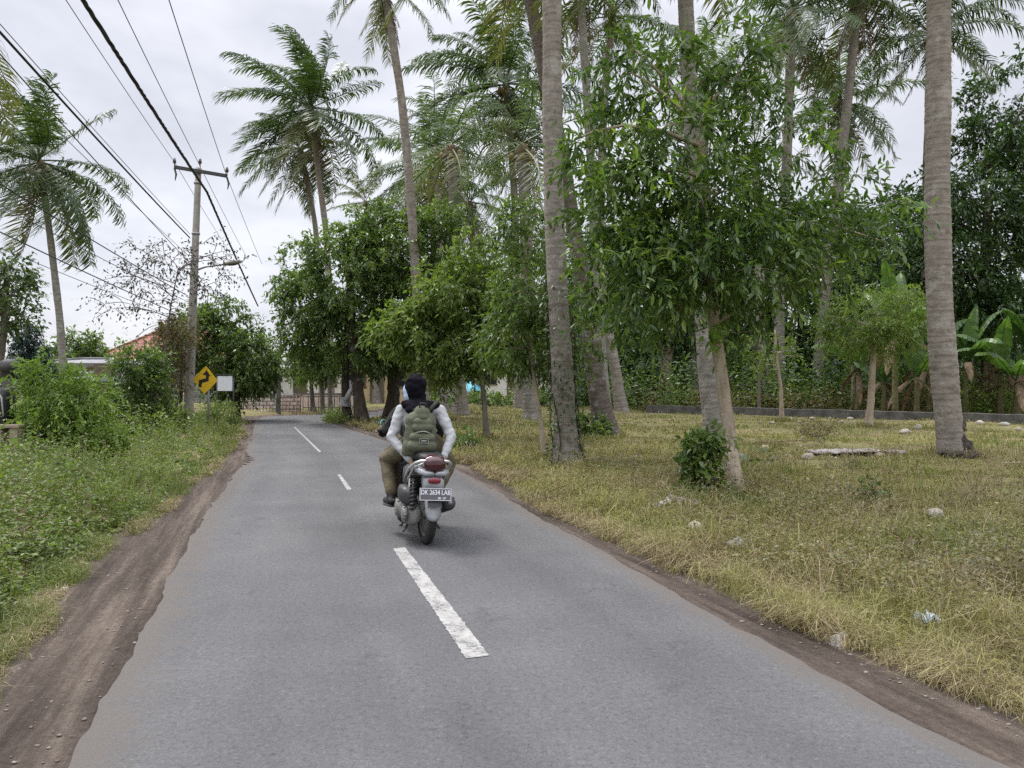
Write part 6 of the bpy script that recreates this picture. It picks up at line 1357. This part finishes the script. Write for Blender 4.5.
cs = MB(); cs.tube([(-.10, .20, .20), (-.17, .12, .13), (-.22, -.02, .12)], .011, 8).tube([(.10, .20, .20), (.15, .10, .12)], .011, 8); cs.build('centre_stand', M['sc_dark'], sc)
MB().tube([(-.15, .34, .22), (-.19, .22, .13), (-.24, .06, .16)], .010, 8).build('side_stand', M['sc_dark'], sc)
for sg in (-1, 1): MB().tube([(sg * .14, .46, .33), (sg * .27, .46, .325)], .018, 10).build('foot_peg', M['sc_rubber'], sc)
# floorboard, leg shield, front end
MB().loft([((0, .66, .30), .15, .04), ((0, .80, .285), .17, .03), ((0, 1.0, .29), .17, .03), ((0, 1.08, .34), .16, .05)], 14, 4).build('floorboard', M['sc_dark'], sc)
fr = MB()
V = []
for z, y, hw in ((.30, 1.03, .16), (.42, 1.06, .19), (.58, 1.07, .20), (.74, 1.06, .18), (.86, 1.03, .13), (.95, 1.01, .10)):
    for u in np.linspace(-1, 1, 11): V.append((u * hw, y + .05 * (1 - u * u), z))
i = np.arange(5)[:, None] * 11; j = np.arange(10)[None]; fr.add(V, np.stack([i + j, i + j + 1, i + 12 + j, i + 11 + j], -1).reshape(-1, 4)); o = fr.build('leg_shield', M['sc_silver'], sc); o.modifiers.new('thickness', 'SOLIDIFY').thickness = -.03
MB().loft([((0, 1.08, .62), .09, .10), ((0, 1.15, .66), .12, .12), ((0, 1.20, .68), .09, .09), ((0, 1.22, .68), .03, .03)], 16).build('front_cowl', M['sc_silver'], sc)
for sg in (-1, 1): MB().tube([(sg * .065, 1.12, .62), (sg * .065, 1.25, .282)], .018, 10).build('fork_leg', M['sc_dark'], sc)
ff = []
for a in np.linspace(R(15), R(150), 18):
    for u in np.linspace(-1, 1, 7): ff.append((u * .06, 1.25 + math.cos(a) * .33, .282 + math.sin(a) * .33 - .02 * u * u))
i = np.arange(17)[:, None] * 7; j = np.arange(6)[None]; MB().add(ff, np.stack([i + j, i + j + 1, i + 8 + j, i + 7 + j], -1).reshape(-1, 4)).build('front_fender', M['sc_silver'], sc)
MB().loft([((0, .92, .97), .09, .04), ((0, .99, .99), .13, .06), ((0, 1.08, .98), .12, .07), ((0, 1.14, .96), .07, .05)], 16).build('handlebar_cowl', M['sc_black'], sc)
MB().ell((0, 1.135, .955), (.085, .04, .055), 16, 10).build('headlight', M['clear_lens'], sc)
gl, gr_ = J(383, 439, .96), None
gl = np.array([-.34, .93, .985]); gr_ = np.array([.34, .93, .985])
MB().tube([gl + [.02, 0, 0], (-.12, .99, .98), (.12, .99, .98), gr_ - [.02, 0, 0]], .012, 10).build('handlebar', M['sc_dark'], sc)
for g, sg in ((gl, -1), (gr_, 1)):
    MB().tube([g + [-sg * .11, .02, -.003], g + [sg * .02, -.005, 0]], .0165, 12).build('grip', M['sc_rubber'], sc)
    MB().tube([g + [-sg * .13, .06, 0], g + [-sg * .05, .085, -.01], g + [sg * .03, .075, -.015]], .007, 8).build('brake_lever', M['steel'], sc)

# ---------------------------------------------------------------- bodies
def blob(name, prims, mat, parent, voxel=.012, smooth=6, wr=0.0, wscale=14, label=None):
    """one continuous skin grown round a set of overlapping tapered limbs"""
    mb = MB()
    for p in prims:
        if p[0] == 'c':
            _, a, b, ra, rb = p; a, b = np.asarray(a, float), np.asarray(b, float); d = b - a; Ln = np.linalg.norm(d); d = d / max(Ln, 1e-6)
            th = np.linspace(-np.pi / 2, 0, 6)[1:]; pts = [a + d * ra * math.sin(t) for t in th] + [a + d * Ln * s for s in (.25, .5, .75)] ; rd = [ra * math.cos(t) for t in th] + [ra + (rb - ra) * s for s in (.25, .5, .75)]
            th2 = np.linspace(0, np.pi / 2, 6)[:-1]; pts += [b + d * rb * math.sin(t) for t in th2]; rd += [rb * math.cos(t) for t in th2]
            mb.tube(pts, np.maximum(rd, 1e-4), 14)
        else:
            _, c, r, Mx = p; mb.ell(c, r, 22, 14, Mx)
    o = mb.build(name, mat, None)
    m = o.modifiers.new('r', 'REMESH'); m.mode = 'VOXEL'; m.voxel_size = voxel; m.use_smooth_shade = True
    if smooth:
        s = o.modifiers.new('s', 'SMOOTH'); s.factor = .5; s.iterations = smooth
    bpy.context.view_layer.update()
    me = bpy.data.meshes.new_from_object(o.evaluated_get(bpy.context.evaluated_depsgraph_get())); bpy.data.objects.remove(o)
    if wr:
        n = len(me.vertices); v = np.empty(n * 3, np.float32); me.vertices.foreach_get('co', v); v = v.reshape(-1, 3); nn = np.empty(n * 3, np.float32); me.vertices.foreach_get('normal', nn); nn = nn.reshape(-1, 3)
        q = v * wscale
        f = np.sin(q[:, 2] * 1.7 + 1.5 * np.sin(q[:, 0] * .8 + q[:, 1]) + 1.1 * np.sin(q[:, 1] * 1.3)) + .6 * np.sin(q[:, 2] * 3.1 + 2 * np.sin(q[:, 0] * 1.4) + q[:, 1] * 1.2)
        v = v + nn * (f * wr)[:, None]; me.vertices.foreach_set('co', v.astype(np.float32).ravel()); me.update()
    me.name = name; me.materials.clear(); me.materials.append(mat); me.polygons.foreach_set('use_smooth', np.full(len(me.polygons), True))
    r = bpy.data.objects.new(name, me); COL.objects.link(r)
    if parent: r.parent = parent
    if label: r['label'] = label
    return r
C = lambda a, b, ra, rb: ('c', a, b, ra, rb)
E = lambda c, r, Mx=None: ('e', c, r, Mx)
def rotv(v, ax, a): return np.array(Matrix.Rotation(a, 3, Vector(ax)) @ Vector(v))
def hand(wr_, d, n, s, curl=1.0):
    """palm, four unequal bent fingers and a thumb; d = wrist to knuckles, n = where the palm faces, s = towards the thumb"""
    d, n, s = nrm(d), nrm(n), nrm(s); P_ = [C(wr_, wr_ + d * .03, .026, .026)]
    lens = [.9, 1.0, .95, .76]
    for i in range(4):
        k0 = wr_ + d * .02 + s * (.022 - .0147 * i); k1 = wr_ + d * (.088 - .004 * abs(i - 1)) + s * (.031 - .0207 * i)
        P_.append(C(k0, k1, .016, .0115)); p = k1
        for a, ln, r in ((38, .044, .0098), (95, .027, .0090), (140, .021, .0082)):
            dv_ = nrm(d * math.cos(R(a * curl)) + n * math.sin(R(a * curl))); q = p + dv_ * ln * lens[i]; P_.append(C(p, q, r, r * .92)); p = q
    t0 = wr_ + d * .025 + s * .024; t1 = t0 + nrm(d * .55 + s * .6 + n * .5) * .042; t2 = t1 + nrm(d * .8 + s * .0 + n * .7) * .034; t3 = t2 + nrm(d * .6 - s * .3 + n * .8) * .026
    P_ += [C(t0, t1, .015, .012), C(t1, t2, .0115, .0105), C(t2, t3, .0102, .009)]
    return P_
def head(c, r=.098, tilt=0):
    """skull, jaw, nose, brow, eyes, ears and neck root; faces +y"""
    c = np.asarray(c, float)
    return [E(c, (.076, .096, .105)), E(c + [0, .025, -.06], (.058, .068, .06)), C(c + [0, .085, -.005], c + [0, .112, -.035], .009, .014), E(c + [0, .08, .022], (.05, .022, .012)),
            E(c + [0, .088, -.066], (.026, .012, .008)), E(c + [0, .083, -.105], (.024, .02, .016)), E(c + [-.032, .082, .006], (.014, .012, .010)), E(c + [.032, .082, .006], (.014, .012, .010)),
            E(c + [-.079, -.005, -.012], (.010, .022, .033)), E(c + [.079, -.005, -.012], (.010, .022, .033))]
M['skin'] = rough_mat('skin', (.26, .145, .09), (.34, .20, .13), 6, .55, .1)
M['shirt_grey'] = rough_mat('shirt_pale_grey', (.33, .34, .345), (.43, .44, .445), 5, .9, .4, bscale=9, bdist=.03)
M['trouser_khaki'] = rough_mat('trouser_khaki', (.085, .070, .040), (.145, .12, .072), 6, .9, .8, bscale=10, bdist=.03)
M['trouser_dark'] = rough_mat('trouser_dark', (.06, .048, .03), (.10, .08, .05), 6, .9, .3, bscale=60)
M['scarf_black'] = rough_mat('scarf_black', (.004, .0035, .006), (.010, .008, .013), 5, .95, .4, bscale=40, spec=.1)
M['shoe'] = rough_mat('shoe_black', (.012, .012, .014), (.03, .03, .032), 6, .6, .2)
M['sole'] = rough_mat('shoe_sole', (.03, .03, .03), (.07, .068, .065), 6, .8, .2)
M['pack_olive'] = rough_mat('backpack_olive', (.066, .074, .046), (.118, .126, .082), 7, .85, .6, bscale=16)
M['pack_dark'] = rough_mat('backpack_trim', (.020, .024, .016), (.04, .046, .03), 6, .8, .2)
M['glove'] = rough_mat('glove_black', (.012, .012, .012), (.03, .03, .03), 6, .8, .2)
M['jacket_white'] = rough_mat('jacket_black', (.014, .014, .016), (.035, .035, .038), 5, .9, .25, bscale=60)
M['helmet_blue'] = paint('helmet_pale_blue', (.36, .46, .66), .3)

# ---- pillion rider with the backpack
pr = thing('person', 'pillion rider in black headscarf and pale grey long-sleeved shirt, olive trousers', 'person'); pr.matrix_world = BIKE
hc = J(415.5, 386.5, .37); nk = J(417, 402, .36); sh_l, sh_r = J(401, 411, .34), J(440, 411, .34); el_l, el_r = J(391.5, 438, .26), J(451.5, 437, .24); wl, wr2 = J(411, 461, .12), J(443.5, 457.5, .08)
hp = np.array([0, .32, .90]); hp_l, hp_r = hp + [-.10, .02, 0], hp + [.10, .02, 0]
kn_l, kn_r = J(387, 459, .72), J(449, 462, .66); an_l, an_r = J(391, 494, .50), np.array([.235, .50, .43])
an_r = np.array([.215, .48, .42])
ch = (sh_l + sh_r) / 2; 
torso = lambda g: [E(hp + [0, 0, .0], (.155 + g, .12 + g, .11 + g)), C(hp + [0, .01, .08], ch + [0, .02, -.16], .125 + g, .135 + g), E(ch + [0, .02, -.10], (.158 + g, .112 + g, .14 + g)), C(sh_l + [.015, 0, -.01], sh_r + [-.015, 0, -.01], .052 + g, .052 + g), C(ch + [0, .0, .0], nk, .06 + g * .5, .052 + g * .2)]
arm = lambda s_, e_, w_, g: [C(s_, e_, .050 + g, .038 + g), C(e_, w_, .037 + g, .027 + g * .8)]
legp = lambda h_, k_, a_, g: [C(h_, k_, .088 + g, .060 + g), C(k_, k_ * .45 + a_ * .55, .056 + g, .052 + g), C(k_ * .45 + a_ * .55, a_, .052 + g, .038 + g)]
foot = lambda a_, dx: [C(a_ + [0, -.045, -.055], a_ + [dx, .13, -.075], .036, .030), C(a_, a_ + [0, -.02, -.04], .04, .036)]
dl = nrm(np.array([.25, .25, -.9])); body = torso(-.012) + arm(sh_l, el_l, wl, -.004) + arm(sh_r, el_r, wr2, -.004) + legp(hp_l, kn_l, an_l, -.012) + legp(hp_r, kn_r, an_r, -.012) + foot(an_l, -.02) + foot(an_r, .02) + head(hc) + [C(nk, hc + [0, -.01, -.05], .05, .052)]
body += hand(wl, nrm(wl - el_l) * .6 + np.array([.1, -.1, -.6]), (1, .2, -.2), (.1, .8, .3), .95) + hand(wr2, nrm(wr2 - el_r) * .6 + np.array([-.1, -.1, -.6]), (-1, .2, -.2), (-.1, .8, .3), .95)
blob('body', body, M['skin'], pr, .0085, 2)
blob('shirt', torso(.006) + arm(sh_l, el_l, wl + (el_l - wl) * .08, .012) + arm(sh_r, el_r, wr2 + (el_r - wr2) * .08, .012), M['shirt_grey'], pr, .009, 5, wr=.0028, wscale=30)
blob('trousers', [E(hp + [0, 0, -.02], (.175, .14, .12))] + legp(hp_l, kn_l, an_l + [0, 0, .035], .022) + legp(hp_r, kn_r, an_r + [0, 0, .035], .022), M['trouser_khaki'], pr, .010, 5, wr=.003, wscale=15)
for a_, dx in ((an_l, -.02), (an_r, .02)):
    s_ = blob('shoe', [C(a_ + [0, -.05, -.06], a_ + [dx, .14, -.08], .044, .037), C(a_ + [0, 0, .01], a_ + [0, -.02, -.05], .046, .046)], M['shoe'], pr, .008, 3)
    MB().loft([(a_ + [0, -.10, -.105], .03, .010), (a_ + [0, -.06, -.105], .042, .013), (a_ + [dx, .08, -.112], .045, .013), (a_ + [dx, .17, -.112], .025, .011)], 14).build('sole', M['sole'], s_)
hs = [E(hc + [0, -.012, .006], (.108, .116, .122)), C(hc + [.004, -.03, -.06], nk + [.01, -.01, .02], .086, .080), E(nk + [.005, -.045, -.035], (.165, .125, .066)), C(nk + [-.05, -.04, -.03], ch + [-.165, -.035, .062], .066, .036), C(nk + [.06, -.05, -.03], ch + [.13, -.07, .058], .066, .042), E(nk + [0, -.125, -.075], (.135, .075, .075))]
hs_o = blob('headscarf', hs, M['scarf_black'], pr, .009, 6, wr=.004, wscale=30)
# ---- backpack
pk_ = thing('backpack', 'olive green backpack on the pillion rider, dark badge on its pocket', 'backpack'); pk_.matrix_world = BIKE
bc = J(421, 432, .14)
pb_ = blob('main_bag', [E(bc + [0, .02, -.03], (.155, .10, .25)), C(bc + [-.07, .03, -.14], bc + [.07, .03, -.14], .10, .10), C(bc + [-.055, .03, .10], bc + [.055, .03, .10], .095, .095), C(bc + [0, .02, .15], bc + [0, .02, .17], .095, .085), C(bc + [-.085, .035, -.16], bc + [-.06, .035, .08], .07, .07), C(bc + [.085, .035, -.16], bc + [.06, .035, .08], .07, .07)], M['pack_olive'], pk_, .008, 5, wr=.0008, wscale=26)
blob('upper_pocket', [C(bc + [-.055, -.06, .045], bc + [.055, -.06, .045], .048, .048), C(bc + [-.05, -.055, .095], bc + [.05, -.055, .095], .042, .042)], M['pack_olive'], pk_, .008, 4, wr=.0008, wscale=30)
blob('lower_pocket', [C(bc + [-.075, -.065, -.05], bc + [.075, -.065, -.05], .05, .05), C(bc + [-.085, -.07, -.13], bc + [.085, -.07, -.13], .058, .058)], M['pack_olive'], pk_, .008, 4, wr=.0008, wscale=30)
for z0, hw_, yy_ in ((.135, .075, -.085), (.012, .095, -.108)):
    x_ = np.linspace(-1, 1, 17); MB().tube(np.c_[bc[0] + x_ * hw_, bc[1] + yy_ + .045 * x_ ** 2, bc[2] + z0 - .035 * x_ ** 2], .0055, 6).build('zip', M['pack_dark'] if z0 > .1 else rough_mat('zip_pale', (.28, .29, .24), (.4, .41, .36), 8, .6, 0), pk_)
bdg = thing('badge', None, None); bdg.parent = pk_; bdg.location = bc + [.004, -.127, -.075]
MB().box((0, 0, 0), (.085, .008, .042)).build('badge_patch', M['pack_dark'], bdg, smooth=False)
rim_ = MB()
for c_, s_ in (((0, -.005, .021), (.085, .004, .003)), ((0, -.005, -.021), (.085, .004, .003)), ((-.042, -.005, 0), (.003, .004, .04)), ((.042, -.005, 0), (.003, .004, .04)), ((0, -.005, .004), (.055, .003, .006)), ((0, -.005, -.006), (.045, .003, .004))): rim_.box(c_, s_)
rim_.build('badge_rim', rough_mat('badge_thread', (.34, .36, .30), (.44, .46, .4), 8, .8, 0), bdg, smooth=False)
MB().tube([bc + [-.03, -.02, .235], bc + [-.025, -.03, .275], bc + [.025, -.03, .275], bc + [.03, -.02, .235]], .008, 8).build('haul_loop', M['pack_dark'], pk_)
for sg, s_, e_ in ((-1, sh_l, el_l), (1, sh_r, el_r)):
    x0_ = bc + [sg * .07, .03, .20]; MB().tube([x0_, s_ + [-sg * .045, -.02, .080], s_ + [-sg * .045, .08, .06], s_ + [-sg * .05, .145, -.05], s_ + [-sg * .07, .12, -.22], bc + [sg * .13, .13, -.18], bc + [sg * .14, .06, -.22]], [.018, .022, .024, .022, .014, .012, .012], 8).build('shoulder_strap', M['pack_dark'], pk_)
    blob('side_pocket', [C(bc + [sg * .125, .03, -.19], bc + [sg * .12, .03, -.08], .05, .04)], M['pack_dark'] if sg > 0 else M['pack_olive'], pk_, .009, 3)
    MB().tube([bc + [sg * .125, -.005, .0], bc + [sg * .145, .03, -.10], bc + [sg * .13, .02, -.2]], .005, 6).build('compression_strap', M['pack_dark'], pk_)

# ---- driver in front, almost hidden
dr_ = thing('person', 'scooter driver mostly hidden in front, pale blue helmet, black jacket and gloves', 'person'); dr_.matrix_world = BIKE
dh = np.array([-.075, .74, 1.385]); dh = J(414, 394, .72); dn = dh + [.0, -.02, -.13]; d_l, d_r = dn + [-.165, .0, -.07], dn + [.175, .0, -.07]; dhp = np.array([0, .66, .87]); dch = (d_l + d_r) / 2
de_l, de_r = np.array([-.30, .74, 1.02]), np.array([.30, .74, 1.02]); dw_l, dw_r = gl + [.04, -.09, .02], gr_ + [-.04, -.09, .02]
dk_l, dk_r = np.array([-.19, 1.02, .74]), np.array([.19, 1.02, .74]); da_l, da_r = np.array([-.14, .90, .40]), np.array([.14, .90, .40])
dt = lambda g: [E(dhp, (.155 + g, .12 + g, .11 + g)), C(dhp + [0, .01, .08], dch + [0, .02, -.16], .125 + g, .13 + g), E(dch + [0, .02, -.08], (.155 + g, .11 + g, .13 + g)), C(d_l, d_r, .058 + g, .058 + g), C(dch, dn, .055 + g * .5, .05 + g * .2)]
dbody = dt(-.012) + arm(d_l, de_l, dw_l, -.004) + arm(d_r, de_r, dw_r, -.004) + legp(dhp + [-.09, .02, 0], dk_l, da_l, -.012) + legp(dhp + [.09, .02, 0], dk_r, da_r, -.012) + foot(da_l, -.02) + foot(da_r, .02) + head(dh) + [C(dn, dh + [0, -.01, -.05], .05, .05)]
hl = hand(dw_l, (-.05, 1, -.15), (0, .1, -1), (1, .1, 0), .85); hr = hand(dw_r, (.05, 1, -.15), (0, .1, -1), (-1, .1, 0), .85)
blob('body', dbody + hl + hr, M['skin'], dr_, .0085, 2)
grow_ = lambda ps, g: [('c', a, b, r1 + g, r2 + g) for _, a, b, r1, r2 in ps]
for hh_ in (hl, hr): blob('glove', grow_(hh_, .003), M['glove'], dr_, .006, 1)
blob('jacket', dt(.006) + arm(d_l, de_l, dw_l, .012) + arm(d_r, de_r, dw_r, .012), M['jacket_white'], dr_, .011, 4, wr=.004, wscale=24)
blob('trousers', [E(dhp + [0, 0, -.02], (.17, .135, .12))] + legp(dhp + [-.09, .02, 0], dk_l, da_l + [0, 0, .03], .018) + legp(dhp + [.09, .02, 0], dk_r, da_r + [0, 0, .03], .018), M['trouser_dark'], dr_, .011, 4, wr=.004, wscale=20)
for a_, dx in ((da_l, -.02), (da_r, .02)): blob('shoe', [C(a_ + [0, -.05, -.045], a_ + [dx, .14, -.06], .042, .036), C(a_ + [0, 0, .01], a_ + [0, -.02, -.04], .046, .044)], M['shoe'], dr_, .008, 3)
hm = blob('helmet', [E(dh + [0, -.005, .03], (.118, .132, .122)), E(dh + [0, -.02, -.02], (.112, .115, .10))], M['helmet_blue'], dr_, .009, 3)
MB().loft([((dh[0], dh[1] + .06, dh[2] + .01), .112, .05), ((dh[0], dh[1] + .10, dh[2] + .0), .095, .05), ((dh[0], dh[1] + .135, dh[2] - .005), .05, .045)], 16).build('visor', M['sc_black'], hm)
